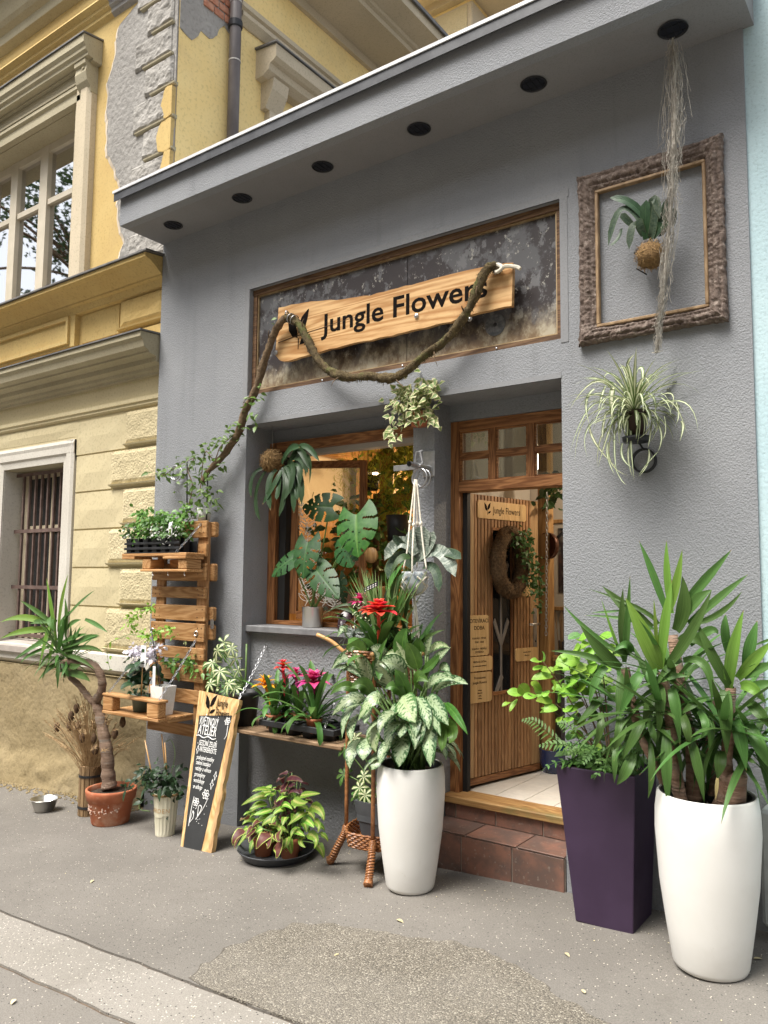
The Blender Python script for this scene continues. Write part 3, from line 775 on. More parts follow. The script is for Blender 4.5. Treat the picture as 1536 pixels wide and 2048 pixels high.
for x in (-4.9, -4.3, -3.7, -3.1): MB().box(x, x + .09, .45, 3.4, 2.86, 3.02).build('ceiling_beam', wood('beam_y', (.28, .15, .06), (.42, .25, .1), 'y') if x == -4.9 else bpy.data.materials['beam_y'], shop)
Mb = Matrix.Translation((-3.55, 1.25, 2.42)) @ Matrix.Rotation(-.42, 4, 'Y')
MB().box(-.75, .75, -.06, .06, -.07, .07, Mb).build('brace', WARMWOOD_X, shop)
MB().box(-3.98, -3.84, 1.25, 1.38, .3, 3.02).build('post', WARMWOOD_Z, shop)
MB().box(-5.095, -5.06, .45, 3.3, .3, 2.35).build('wall_panelling', WARMWOOD_Z, shop)
MB().box(-4.9, -4.05, 2.1, 2.14, .3, 3.02).build('plank_wall', WARMWOOD_Z, shop)
MB().box(-4.05, -2.4, 3.3, 3.395, .3, 3.02).build('plank_wall', OLDWOOD_Z, shop)
for z in (1.1, 1.6, 2.1): MB().box(-4.9, -4.05, 1.75, 2.1, z, z + .03).build('wall_shelf', WARMWOOD_X, shop)
MB().cbox(-2.49, -2.40, 1.22, 1.32, .3, 2.9, .01).build('inner_post', WARMWOOD_Z, shop)
MB().box(-2.86, -2.78, .45, 1.715, .3, 3.02).build('partition_wall', WALL_IN, shop)  # unseen wall, added to keep the window lamps' light off the door

# ------------------------------------------------------------------ yellow building
YB = thing('yellow_building', (-6.5, .1, -.2), 'old yellow plastered town house with crumbling corner, cornices and barred window', 'house')
b = MB()                                           # front wall with openings for both windows
b.box(-14, -8.03, .10, .5, -.8, 3.45); b.box(-6.93, -5.434, .10, .5, -.8, 3.45)
b.box(-8.03, -6.93, .10, .5, -.8, 1.0); b.box(-8.03, -6.93, .10, .5, 2.78, 3.45)
b.build('lower_wall', YEL_LOW, YB)
b = MB()
b.box(-14, -9.45, .10, .5, 3.45, 9.3); b.box(-6.95, -5.434, .10, .5, 3.45, 9.3); b.box(-9.45, -6.95, .10, .5, 3.45, 4.30); b.box(-9.45, -6.95, .10, .5, 6.42, 9.3)
b.build('upper_wall', YEL, YB)
b = MB(); b.box(-6.0, -5.434, .5, 9.2, -.5, 9.3); b.build('side_wall', YEL_SIDE, YB)
b = MB(); b.box(-5.433, -5.431, .10, .4999, 4.9, 9.3); b.build('side_wall_edge', YEL_SIDE, YB)
b = MB()
nx, nz_ = 170, 26; vs = []; fs = []
for j in range(nz_ + 1):
    for i in range(nx + 1):
        x = -14 + 8.565 * i / nx; z0 = g(x) - .05; z = z0 + (.808 - z0) * j / nz_
        h = (z - g(x)); p = V((x, 0, z))
        rough = .008 * noise.noise(p * 5) + .006 * noise.noise(p * 17)
        pv = noise.noise(V((x * 1.1, 7, z * 2.2))) + .35 * noise.noise(V((x * 6, 3, z * 6))); peel = -.010 * min(1, max(0, (pv - .06) / .10))
        foot = .05 * max(0, 1 - h / .30) + .022 * min(1, max(0, (.30 + .06 * noise.noise(V((x * 3, 1, 0))) - h) / .05))
        vs.append(V((x, .045 - rough - peel - foot - .03 * noise.noise(p * 11) * min(1, max(0, (.34 - h) / .1)), z)))
for j in range(nz_):
    for i in range(nx): a = j * (nx + 1) + i; fs.append((a, a + 1, a + nx + 2, a + nx + 1))
b.add(vs, fs)
k0 = nz_ * (nx + 1); b.add([vs[k0], vs[k0 + nx], V((-5.435, .1, .808)), V((-14, .1, .808))], [(0, 1, 2, 3)])
b.build('plinth', PLINTH, YB, True)
def xprof(name, prof, x0, x1, m, par=YB): 
    o = MB().prism(prof, x0, x1, 'x').build(name, m, par); return o
xprof('white_string_course', [(.1, 1.0), (.04, .985), (.04, .86), (.1, .81)], -14, -5.435, WHITE_TRIM)
xprof('lower_band', [(.1, 3.265), (.055, 3.26), (.055, 3.225), (.07, 3.215), (.07, 3.195), (.085, 3.18), (.1, 3.18)], -14, -5.435, YEL_LOW)
xprof('middle_cornice', [(.1, 3.76), (-.19, 3.742), (-.19, 3.70), (-.165, 3.675), (-.15, 3.62), (-.10, 3.595), (-.10, 3.58), (-.02, 3.56), (-.02, 3.52), (.03, 3.50), (.035, 3.475), (.065, 3.46), (.065, 3.44), (.1, 3.435)], -14, -5.436, TRIM_GREY)
xprof('cornice_flashing', [(.1, 3.778), (-.205, 3.757), (-.205, 3.745), (.1, 3.762)], -14, -5.42, LEADFLASH)
xprof('sill_cornice', [(.1, 4.46), (-.17, 4.435), (-.17, 4.40), (-.12, 4.385), (-.06, 4.345), (.0, 4.30), (.0, 4.285), (.03, 4.275), (.05, 4.23), (.05, 4.215), (.1, 4.205)], -14, -5.436, YEL)
xprof('sill_flashing', [(.1, 4.478), (-.19, 4.452), (-.19, 4.438), (.1, 4.462)], -14, -5.40, LEADFLASH)
xprof('frieze_foot_band', [(.1, 3.90), (.06, 3.885), (.06, 3.82), (.02, 3.80), (.02, 3.779), (.1, 3.779)], -14, -5.436, YEL)
MB().box(-14, -6.78, .045, .10, 3.90, 4.21).build('pedestal', YEL, YB)
b = MB()
for q in ((-9.6, -6.86, .025, .045, 4.235 - .05, 4.16 + .03), ): b.box(*q)
b.box(-9.6, -6.86, .018, .045, 4.165, 4.20); b.box(-9.6, -6.86, .018, .045, 3.93, 3.965); b.box(-6.895, -6.86, .018, .045, 3.965, 4.165)
b.build('panel_moulding', YEL, YB)
# rusticated blocks
def block(name, x0, x1, z0, z1, yf, m, amp=0, par=YB, ny=7, nx=9, ax='y', bevel=.012):
    """a block whose face is rough: a grid pushed by noise, with bevelled margins"""
    b = MB(); vs = []; fs = []
    nx_ = nx; nz_ = ny
    for j in range(nz_ + 1):
        for i in range(nx_ + 1):
            u, v = i / nx_, j / nz_
            x = x0 + (x1 - x0) * u; z = z0 + (z1 - z0) * v
            e = 1.0 if 0 < i < nx_ and 0 < j < nz_ else 0.0
            d = yf + bevel * (1 - e)
            if e: d -= amp * (.4 + noise.noise(V((x * 9, z * 9, 1))) + .6 * noise.noise(V((x * 23, z * 23, 4))))
            if not e:
                x = x0 + (x1 - x0) * u; z = z0 + (z1 - z0) * v
            vs.append(V((x, d, z)))
    for j in range(nz_):
        for i in range(nx_): a = j * (nx_ + 1) + i; fs.append((a, a + 1, a + nx_ + 2, a + nx_ + 1))
    n = len(vs); ring = [i for i in range(nx_ + 1)] + [j * (nx_ + 1) + nx_ for j in range(1, nz_ + 1)] + [nz_ * (nx_ + 1) + i for i in range(nx_ - 1, -1, -1)] + [j * (nx_ + 1) for j in range(nz_ - 1, 0, -1)]
    for r_ in ring: vs.append(V((vs[r_].x, .105 if ax == 'y' else .11, vs[r_].z)))
    for k in range(len(ring)): fs.append((ring[k], n + k, n + (k + 1) % len(ring), ring[(k + 1) % len(ring)]))
    return b.add(vs, fs).build(name, m, par)
zs = [3.165, 2.821, 2.466, 2.112, 1.757, 1.404, 1.004]
for k in range(6):
    zt, zb = zs[k], zs[k + 1]; xl = -5.963 if k % 2 == 0 else -6.155
    block('rough_block', xl, -5.437, zb + .045, zt - .012, .066, YEL_ROUGH, .006, nx=14, ny=9)
    MB().prism([(.10, zb + .043), (.05, zb + .04), (.055, zb + .028), (.07, zb + .024), (.10, zb + .010)], xl + .0, -5.437, 'x').build('block_lip', YEL_LOW, YB)
    if k < 6: block('plain_block', -6.72 if 0 < k else -6.74, xl - .006, zb + .008, zt - (.008 if k else .02), .080, YEL_LOW, 0.0006, nx=3, ny=2, bevel=.009)
block('plain_block', -8.3, -6.745, 2.985 + .03, 3.16, .088, YEL_LOW, .0006, nx=4, ny=2, bevel=.009)
block('rough_block', -6.09, -5.437, 3.955, 4.195, .055, YEL, .010)
MB().prism([(.10, 3.953), (.04, 3.945), (.045, 3.93), (.065, 3.92), (.10, 3.905)], -6.11, -5.437, 'x').build('block_lip', YEL, YB)
MB().box(-6.72, -6.14, .090, .10, 3.92, 4.20).build('plain_block', YEL, YB)
# bare stone quoins of the crumbling corner and the loose plaster edge round them
zq = [4.50, 4.81, 5.13, 5.46, 5.76, 6.07, 6.37, 6.67, 6.98, 7.14]
for k in range(len(zq) - 1):
    xl = (-6.02, -5.86)[k % 2]
    block('bare_quoin', xl, -5.50 + .02 * (k % 3), zq[k] + .03, zq[k + 1] - .006, .062, BARE, .013, bevel=.012, nx=18, ny=12)
    MB().prism([(.10, zq[k] + .028), (.052, zq[k] + .022), (.054, zq[k] + .010), (.07, zq[k] + .004), (.10, zq[k] - .008)], xl + .02 + .12 * R.random(), -5.42 if k in (3, 4, 5, 2) else -5.47, 'x').build('quoin_lip', (TRIM_GREY if k > 1 else BARE_SM), YB)
def rag(pts, step=.035, amp=.03, seed=1):
    out = []
    for i in range(len(pts) - 1):
        a, c = V(pts[i]), V(pts[i + 1]); n = max(1, int((c - a).length / step))
        for k in range(n):
            q = a + (c - a) * k / n
            out.append((q.x + amp * noise.noise(V((q.x, q.y, seed)) * 7) + amp * .5 * noise.noise(V((q.x, q.y, seed + 5)) * 25), q.y + amp * noise.noise(V((q.x, q.y, seed + 9)) * 9)))
    out.append(tuple(pts[-1])); return out
left_edge = [(-5.98, 7.15), (-6.33, 7.0), (-6.36, 6.75), (-6.46, 6.45), (-6.44, 5.9), (-6.42, 5.72), (-6.27, 5.55), (-6.20, 5.35), (-6.22, 5.05), (-6.10, 4.78), (-6.18, 4.62), (-6.10, 4.50), (-5.85, 4.52), (-5.72, 4.60), (-5.55, 4.66)]
bare = MB().prism(rag(left_edge, .04, .04, 3) + [(-5.437, 4.7), (-5.437, 7.15)], .082, .0985).build('bare_render', BARE_SM, YB)
rim = rag(left_edge, .04, .04, 3)
b = MB()
for i in range(len(rim) - 1):
    a, c = V((rim[i][0], 0, rim[i][1])), V((rim[i + 1][0], 0, rim[i + 1][1]))
    o1 = V((-.05 - .025 * noise.noise(a * 5), 0, 0)); o2 = V((-.05 - .025 * noise.noise(c * 5), 0, 0))
    y = V((0, .0805, 0)); y2 = V((0, .0985, 0))
    b.add([a + y, c + y, c + o2 + y2, a + o1 + y2], [(0, 1, 2, 3)])
b.build('plaster_edge', mat('pale_filler_rim', (.55, .47, .37), (.62, .54, .44), 20, .9), YB)
for z0, z1, xl in ((5.47, 5.75, -5.60), (5.18, 5.45, -5.53), (5.78, 6.05, -5.545), (4.92, 5.12, -5.50)):
    MB().prism(rag([(-5.436, z0), (xl, z0), (xl - .04, (z0 + z1) / 2), (xl + .02, z1), (-5.436, z1)], .03, .022, z0), .046, .09).build('plaster_remnant', YEL, YB)
# corner, seen on the side wall: plaster broken away near the top with bare brick
sidebroken = rag([(.10, 6.62), (.25, 6.60), (.35, 6.75), (.45, 6.72), (.62, 6.95), (.80, 6.88)], .04, .03, 8) + [(.80, 9.2), (.10, 9.2)]
MB().prism(sidebroken, -5.4305, -5.424, 'x').build('bare_render', BARE, YB)
for k in range(7):
    for j in range(3):
        y0 = .36 + j * .13 + (k % 2) * .06; z0 = 7.0 + k * .085
        MB().cbox(-5.425, -5.412 + .006 * R.random(), y0, y0 + .12, z0, z0 + .072, .006).build('brick', BRICK, YB)
# string courses above
xprof('string_course', [(.1, 7.40), (.0, 7.34), (-.02, 7.30), (.03, 7.27), (.03, 7.235), (.06, 7.215), (.06, 7.18), (.1, 7.15)], -14, -6.42, YEL)
xprof('string_course', [(.1, 7.40), (.0, 7.34), (-.02, 7.30), (.03, 7.27), (.03, 7.235), (.06, 7.215), (.06, 7.18), (.1, 7.15)], -6.42, -5.436, BARE_SM)
xprof('upper_sill_course', [(.1, 8.1), (-.22, 8.06), (-.22, 8.0), (-.14, 7.93), (-.08, 7.80), (-.05, 7.76), (0, 7.72), (.02, 7.64), (.1, 7.60)], -14, -5.436, TRIM_GREY)
# side wall dressings run back along y
def yprof(name, prof, y0, y1, m, par=YB): return MB().prism([(x, z) for x, z in prof], y0, y1, 'y').build(name, m, par)
X0 = -5.434
yprof('side_string_course', [(X0, 7.33), (X0 + .07, 7.31), (X0 + .07, 7.26), (X0 + .04, 7.245), (X0 + .04, 7.22), (X0 + .08, 7.20), (X0 + .08, 7.16), (X0 + .02, 7.10), (X0, 7.10)], .80, 9.2, CREAM)
yprof('eave_cornice', [(X0, 7.80), (X0 + .05, 7.80), (X0 + .05, 7.90), (X0 + .50, 7.93), (X0 + .50, 7.99), (X0 + .54, 8.0), (X0 + .54, 8.05), (X0 + .76, 8.10), (X0 + .76, 8.24), (X0, 8.24)], 1.2, 9.2, CREAM)
yprof('eave_flashing', [(X0, 8.245), (X0 + .80, 8.245), (X0 + .80, 8.205), (X0 + .78, 8.205), (X0 + .78, 8.275), (X0, 8.275)], 1.2, 9.2, LEADFLASH)
sw = yprof('side_window', [(X0, 6.96), (X0 + .28, 6.93), (X0 + .28, 6.80), (X0 + .24, 6.77), (X0 + .2, 6.76), (X0 + .18, 6.70), (X0 + .10, 6.66), (X0, 6.66)], 1.06, 3.2, CREAM)
yprof('hood_flashing', [(X0, 6.985), (X0 + .30, 6.95), (X0 + .30, 6.935), (X0, 6.965)], 1.04, 3.22, LEADFLASH, sw)
MB().box(X0, X0 + .07, 1.2, 1.38, 4.9, 6.66).build('architrave', CREAM, sw)
b = MB(); b.prism([(X0, 6.66), (X0 + .18, 6.66), (X0 + .16, 6.55), (X0 + .10, 6.44), (X0 + .07, 6.38), (X0, 6.38)], 1.14, 1.36, 'y'); b.build('bracket', CREAM, sw)
MB().box(X0, X0 + .03, 1.38, 3.0, 4.9, 6.5).build('blind_panel', mat('cream_blind_panel', (.66, .56, .37), (.7, .6, .42), 4, .9), sw)
dp = MB().tube([(-5.35, .70, 4.7), (-5.35, .70, 9)], .056, 16).build('downpipe', mat('brown_grey_downpipe', (.115, .10, .098), (.17, .15, .145), 9, .5, scale=(1, 1, .3)), YB, True)
for z in (5.62, 6.60, 7.2):
    MB().lathe([(.056, z), (.060, z), (.060, z + .012), (.056, z + .012)], (-5.35, .70, 0), 16).build('pipe_joint', mat('pale_pipe_seam', (.5, .48, .45)) if z < 6 else bpy.data.materials['pale_pipe_seam'], dp)
MB().lathe([(.056, 6.94), (.068, 6.95), (.068, 7.01), (.056, 7.02)], (-5.35, .70, 0), 16).build('pipe_clamp', BLACK_MET, dp)
# lower barred window
lw = MB().box(-8.03, -6.93, .36, .40, 1.0, 2.78).build('barred_window', DARK_IN, YB)
b = MB()
b.box(-7.005, -6.93, .075, .36, 1.02, 2.78) if False else None
b.prism([(-6.735, .10), (-6.735, .072), (-6.77, .058), (-6.80, .066), (-6.86, .066), (-6.88, .082), (-6.93, .085), (-6.93, .10)], .99, 2.985, 'z')
b.build('window_jamb', WHITE_TRIM, lw)
MB().prism([(-8.20, .10), (-8.20, .072), (-8.13, .066), (-8.03, .085), (-8.03, .10)], .99, 2.985, 'z').build('window_jamb', WHITE_TRIM, lw)
xprof('window_head', [(.10, 2.986), (.070, 2.984), (.056, 2.95), (.064, 2.92), (.064, 2.86), (.08, 2.84), (.085, 2.78), (.10, 2.78)], -8.20, -6.735, WHITE_TRIM, lw)
MB().box(-8.034, -8.026, .10, .36, 1.0, 2.78).build('reveal', WHITE_TRIM, lw)
MB().box(-8.03, -6.93, .105, .36, 2.772, 2.779).build('reveal', TRIM_GREY, lw)
xprof('stone_sill', [(.36, 1.03), (.0, .985), (.0, .93), (.1, .93)], -8.30, -6.70, mat('old_stone_sill', (.32, .28, .25), (.4, .36, .32), 8, .8, .4, 40), lw)
b = MB(); b.box(-8.0, -6.95, .315, .36, 1.03, 1.09); b.box(-8.0, -6.95, .315, .36, 2.70, 2.77); b.box(-8.0, -7.92, .315, .36, 1.09, 2.70); b.box(-7.02, -6.95, .315, .36, 1.09, 2.70); b.box(-7.92, -7.02, .315, .36, 2.13, 2.20); b.box(-7.50, -7.44, .318, .36, 1.09, 2.70)
b.build('casement', CREAM, lw)
MB().box(-7.92, -7.02, .33, .335, 1.09, 2.70).build('pane', mat('dim_window_glass', (.035, .036, .036), rough=.12, spec=.6), lw)
RUST = mat('rusty_brown_bar', (.095, .06, .05), (.15, .10, .085), 14, .7)
for i in range(8):
    x = -7.90 + i * .112 * 1.02
    MB().box(x - .011, x + .011, .235, .257, 1.04, 2.72).build('bar', RUST, lw)
for z in (1.07, 1.56, 2.14, 2.735): MB().box(-8.03, -6.935, .225, .233, z - .018, z + .018).build('cross_bar', RUST, lw)
# upper window
uw = MB().box(-9.45, -6.95, .40, .42, 4.47, 6.42).build('upper_window', DARK_IN, YB)
FRAMEW = mat('beige_window_paint', (.50, .45, .35), (.56, .5, .4), 6, .6)
b = MB()
for x0, x1 in ((-9.45, -9.33), (-7.03, -6.95), (-7.99, -7.84), (-8.60, -8.46), (-9.1, -9.0)): b.box(x0, x1, .30, .40, 4.47, 6.42)
for x0, x1 in ((-9.33, -8.60), (-8.46, -7.99), (-7.84, -7.03)):
    b.box(x0, x1, .305, .40, 6.33, 6.42); b.box(x0, x1, .305, .40, 4.47, 4.58); b.box(x0, x1, .315, .39, 5.73, 5.79)
b.build('casement', FRAMEW, uw)
for x0, x1 in ((-9.33, -8.60), (-8.46, -7.99), (-7.84, -7.03)):
    for z0, z1 in ((4.58, 5.73), (5.79, 6.33)): MB().box(x0, x1, .35, .356, z0, z1).build('pane', GLASS_MIRROR, uw)
MB().prism([(-6.66, .10), (-6.66, .04), (-6.70, .01), (-6.80, .01), (-6.83, .03), (-6.90, .03), (-6.95, .06), (-6.95, .10)], 4.47, 6.60, 'z').build('window_shaft', CREAM, uw)
MB().box(-6.958, -6.950, .06, .40, 4.47, 6.42).build('reveal', TRIM_GREY, uw)
xprof('architrave', [(.1, 6.60), (.03, 6.60), (.02, 6.55), (.045, 6.53), (.045, 6.49), (.03, 6.48), (.03, 6.42), (.1, 6.42)], -9.6, -6.84, TRIM_GREY, uw)
xprof('reveal', [(.1, 6.419), (.40, 6.419), (.40, 6.412), (.1, 6.412)], -9.45, -6.95, TRIM_GREY, uw)
xprof('frieze', [(.1, 6.72), (.035, 6.72), (.035, 6.64), (.02, 6.62), (.02, 6.602), (.1, 6.602)], -9.6, -6.72, TRIM_GREY, uw)
hood = xprof('window_hood', [(.1, 6.97), (-.11, 6.94), (-.11, 6.86), (-.085, 6.83), (-.085, 6.80), (-.06, 6.78), (-.06, 6.75), (.0, 6.745), (.0, 6.724), (.1, 6.722)], -9.8, -6.60, TRIM_GREY, uw)
xprof('hood_flashing', [(.1, 6.99), (-.125, 6.955), (-.125, 6.942), (.1, 6.974)], -9.8, -6.585, LEADFLASH, uw)
b = MB(); b.prism([(.1, 6.745), (-.05, 6.745), (-.05, 6.70), (-.03, 6.69), (-.03, 6.66), (-.04, 6.62), (-.02, 6.54), (.02, 6.48), (.03, 6.44), (.1, 6.44)], -6.84, -6.655, 'x'); br_ = b.build('bracket', TRIM_GREY, uw)
b = MB()
for k in range(14):
    a = k * .7; b.ball((-6.745 + .05 * math.cos(a) * (1 - k / 20), -.035 + .004 * k, 6.66 - .011 * k + .01 * math.sin(a)), .016, 6)
b.build('acanthus', TRIM_GREY, uw)

# rear wing seen over the canopy
RB = thing('rear_wing', (-7, 6, 0), 'yellow rear wing with carved corner blocks seen above the canopy', 'house')
MB().box(-14, -5.75, 6.0, 12, 3, 11.3).build('wall', YEL_SIDE, RB)
for z0, z1, xl in ((10.18, 10.78, -6.55), (9.6, 10.14, -6.42), (9.0, 9.56, -6.55)):
    bl = MB().cbox(xl, -5.70, 5.94, 6.9, z0, z1, .02).build('carved_block', CREAM, RB)
    MB().cbox(xl + .06, -5.78, 5.925, 5.94, z0 + .06, z1 - .06, .01).build('carved_panel', YEL_ROUGH, RB)
MB().prism([(6.0, 10.86), (5.9, 10.88), (5.9, 11.0), (5.3, 11.06), (5.3, 11.2), (5.15, 11.3), (5.15, 11.42), (6.0, 11.5)], -14, -5.0, 'x').build('eave_cornice', CREAM, RB)
MB().box(-5.75, -5.05, 5.15, 12, 10.9, 11.42).build('eave_cornice', CREAM, RB)
MB().box(-14, -4.95, 5.05, 12, 11.5, 11.56).build('roof', LEADFLASH, RB)

# pale blue neighbour on the right
BB = thing('blue_building', (0, 0, 0), 'pale blue stuccoed neighbour wall at the right edge', 'house')
MB().box(-.752, 6, .015, .5, -.3, 10).build('wall', BLUE, BB)
MB().cbox(-.765, .6, -.14, -.002, .10, .62, .015).build('plinth_block', CONC, BB)

# ------------------------------------------------------------------ materials for the things
PAL_X = wood('pallet_wood_x', (.30, .145, .05), (.50, .285, .125), 'x', .6, 6, .3)
PAL_Y = wood('pallet_wood_y', (.30, .145, .05), (.50, .285, .125), 'y', .6, 6, .3)
PAL_Z = wood('pallet_wood_z', (.29, .14, .05), (.46, .25, .11), 'z', .6, 6, .3)
LIVE = wood('live_edge_slab_wood', (.40, .20, .07), (.68, .44, .21), 'x', .45, 3.2, .0, dark=(.36, .17, .06))
LIVE_Z = wood('live_edge_slab_wood_z', (.44, .26, .10), (.68, .46, .23), 'z', .5, 5, .0)
BARKY = mat('rough_bark_edge', (.34, .20, .09), (.52, .34, .17), 25, .85, .8, 50, bd=.006, scale=(1, 1, .25))
SLATE = mat('chalkboard_black', (.022, .023, .024), (.032, .033, .034), 6, .75)
MOSS = mat('brown_green_moss', (.065, .045, .020), (.125, .092, .042), 30, .95, 1.0, 90, bd=.01, c3=(.10, .11, .03), ns3=8)
BARK = mat('vine_bark', (.10, .065, .035), (.17, .115, .065), 40, .9, 1.0, 60, bd=.008)
ROPE = mat('white_cotton_rope', (.62, .57, .47), (.72, .68, .58), 60, .9, .5, 150)
COCO = mat('coco_fibre', (.13, .075, .03), (.24, .145, .06), 60, .95, 1.0, 80, bd=.01)
COCOF = mat('coco_fibre_strand', (.20, .12, .045), (.33, .21, .09), 40, .9)
CARVED = mat('carved_dark_brown_gesso', (.085, .058, .045), (.165, .122, .098), 30, .75, .9, 70, bd=.008, c3=(.27, .22, .185), ns3=34)
GILT = mat('worn_gilt_wood', (.20, .125, .062), (.36, .245, .135), 26, .5, scale=(1, 1, .4))
BLACKP = mat('black_plastic', (.016, .017, .019), (.026, .027, .03), 9, .45)
DGREYP = mat('dark_grey_plastic', (.055, .058, .064), (.075, .078, .085), 9, .5)
TERRA = mat('terracotta', (.36, .105, .045), (.45, .16, .075), 9, .75, .3, 40, c3=(.52, .30, .2), ns3=6)
TERRAP = mat('terracotta_plastic', (.40, .13, .06), (.45, .16, .08), 9, .55)
WHITEPL = mat('white_rattan_textured_planter', (.72, .71, .675), (.75, .74, .71), 5, .42, .18, 300, bd=.001, c3=(.69, .675, .635), ns3=3, smudge=(.50, .46, .38))
PURPLE = mat('matt_purple_planter', (.034, .018, .043), (.043, .024, .054), 5, .55, .2, 220, bd=.001, smudge=(.085, .065, .085))
CREAMP = mat('cream_enamel_bucket', (.70, .66, .50), (.76, .72, .57), 8, .4)
SOIL = mat('potting_soil', (.028, .018, .011), (.06, .042, .028), 45, .95, 1.0, 70, bd=.01)
PEBB = mat('white_pumice_grit', (.55, .52, .46), (.75, .72, .66), 70, .9, .5, 60, var=.3)
RATTAN = mat('varnished_rattan', (.21, .080, .028), (.36, .155, .058), 40, .35, .6, 90, bd=.003, coat=.3)
CANE = mat('pale_bent_cane', (.50, .27, .10), (.60, .36, .15), 14, .35, coat=.3, scale=(1, 1, .3))
REED = mat('split_bamboo', (.17, .105, .05), (.28, .185, .095), 30, .7, .6, 60, scale=(1, 1, .15), var=.4)
GLAZE = mat('speckled_blue_grey_glaze', (.46, .50, .51), (.17, .24, .30), 22, .3, c3=(.60, .62, .61), ns3=14, lo=.52, hi=.62, coat=.4)
SLAB = mat('white_label', (.72, .72, .74), (.8, .8, .8), 3, .5)

def chain(name, p0, p1, par, r=.011, w=.0028, m=None):
    p0, p1 = V(p0), V(p1); L = (p1 - p0).length; n = max(2, int(L / (r * 2.5))); d = (p1 - p0).normalized()
    a = d.cross(V((0, 1, 0))).normalized(); c = d.cross(a)
    b = MB()
    for i in range(n):
        ctr = p0 + (p1 - p0) * ((i + .5) / n) + V((0, 0, -.02 * math.sin(PI * (i + .5) / n) * min(1, L)))
        s = a if i % 2 else c
        ring = [ctr + d * math.cos(q) * r * 1.7 + s * math.sin(q) * r * .8 for q in [k * PI / 5 for k in range(10)]]
        b.tube(ring + [ring[0]], w, 4, cap=False)
    return b.build(name, m or STEEL, par, kind=None)
def ringtube(b, c, r, w, ax=(0, 1, 0), n=28, k=6, sz=1.0):
    ax = V(ax).normalized(); u = ax.orthogonal().normalized(); v = ax.cross(u); c = V(c)
    P = [c + u * math.cos(q) * r + v * math.sin(q) * r * sz for q in [2 * PI * i / n for i in range(n + 1)]]
    b.tube(P, w, k, cap=False)

# ------------------------------------------------------------------ sign board
sg = thing('sign_board', (-3.05, -.02, 3.3), 'live edge wooden sign board reading Jungle Flowers over the shop window', 'sign')
def S4(x, y): return (480 + x * .4297, 380 + y * .4297)
top = [(-3.995, -0.035, 3.695), (-3.675, -0.035, 3.676), (-3.375, -0.035, 3.632), (-3.075, -0.035, 3.612), (-2.794, -0.035, 3.611), (-2.546, -0.035, 3.613), (-2.311, -0.035, 3.609), (-2.06, -0.035, 3.591)]
bot = [(-2.069, -0.035, 3.322), (-2.311, -0.035, 3.32), (-2.545, -0.035, 3.305), (-2.792, -0.035, 3.299), (-3.071, -0.035, 3.297), (-3.369, -0.035, 3.296), (-3.666, -0.035, 3.284), (-3.929, -0.035, 3.274), (-4.018, -0.035, 3.333)]
def wav(pts, amp, sd):
    c = catmull([V((p[0], p[2], 0)) for p in pts], 5)
    return [(p.x, p.y + amp * noise.noise(V((p.x * 11, sd, 0)))) for p in c]
outl = wav(top, .010, 2) + wav(bot, .012, 5)
bd = MB().prism(outl[::-1], -.036, -.004).build('board', LIVE, sg)
b = MB()
for k in range(3):
    z = 3.42 - .0 * k
b.tube([(-3.99, -.0362, 3.425), (-3.85, -.0362, 3.44), (-3.7, -.0362, 3.452), (-3.55, -.0362, 3.46), (-3.4, -.0362, 3.475), (-3.2, -.0362, 3.48)], [.003, .004, .003, .003, .002, .0008], 5)
b.build('crack', mat('dark_wood_crack', (.07, .035, .015), rough=.9), sg)
F0 = (-2.922, -0.038, 3.417); F1 = (-2.923, -0.038, 3.559); J0 = (-3.58, -0.038, 3.381)
tx0, tx1 = (-3.546, -0.038, 3.514)[0], (-2.225, -0.038, 3.419)[0]
t = text('Jungle Flowers', .285, sg, (tx0 - .01, -.0365, F0[2]), INK, world=True, extrude=.0008, offset=.0045)
wd = max(v.co.x for v in t.data.vertices) - min(v.co.x for v in t.data.vertices)
t.scale = ((tx1 - tx0 + .02) / wd, ((F1[2] - F0[2]) / .7) / .285 * .98, 1)
b = MB(); c0 = (-3.797, -0.038, 3.457); logo(b, c0[0], c0[2] - .03, .19, -.0365); b.build('leaf_emblem', INK, sg)
b = MB()
for q in ((-2.753, -0.04, 3.389), (-4.008, -0.04, 3.352), (-2.365, -0.02, 3.3)): b.lathe([(.018, 0), (.016, .006), (.006, .012), (0, .014)], q, 10, Matrix.Rotation(PI / 2, 3, 'X'))
for q in ((-3.895, -0.05, 3.623), (-2.173, -0.05, 3.559)): ringtube(b, q, .022, .007, (1, .3, 0), 12, 5)
b.build('eye_bolt', STEEL, sg)
b = MB(); q = V((-2.134, -0.06, 3.549))
b.tube(catmull([q + V((-.05, 0, .01)), q + V((-.01, -.02, .03)), q + V((.03, -.03, 0)), q + V((.0, -.03, -.02)), q + V((-.02, -.01, .0)), q + V((.04, -.01, .01)), q + V((.10, .01, .0)), q + V((.13, .01, -.02))], 5), .012, 7, rough=.2)
b.build('knotted_rope', ROPE, sg)

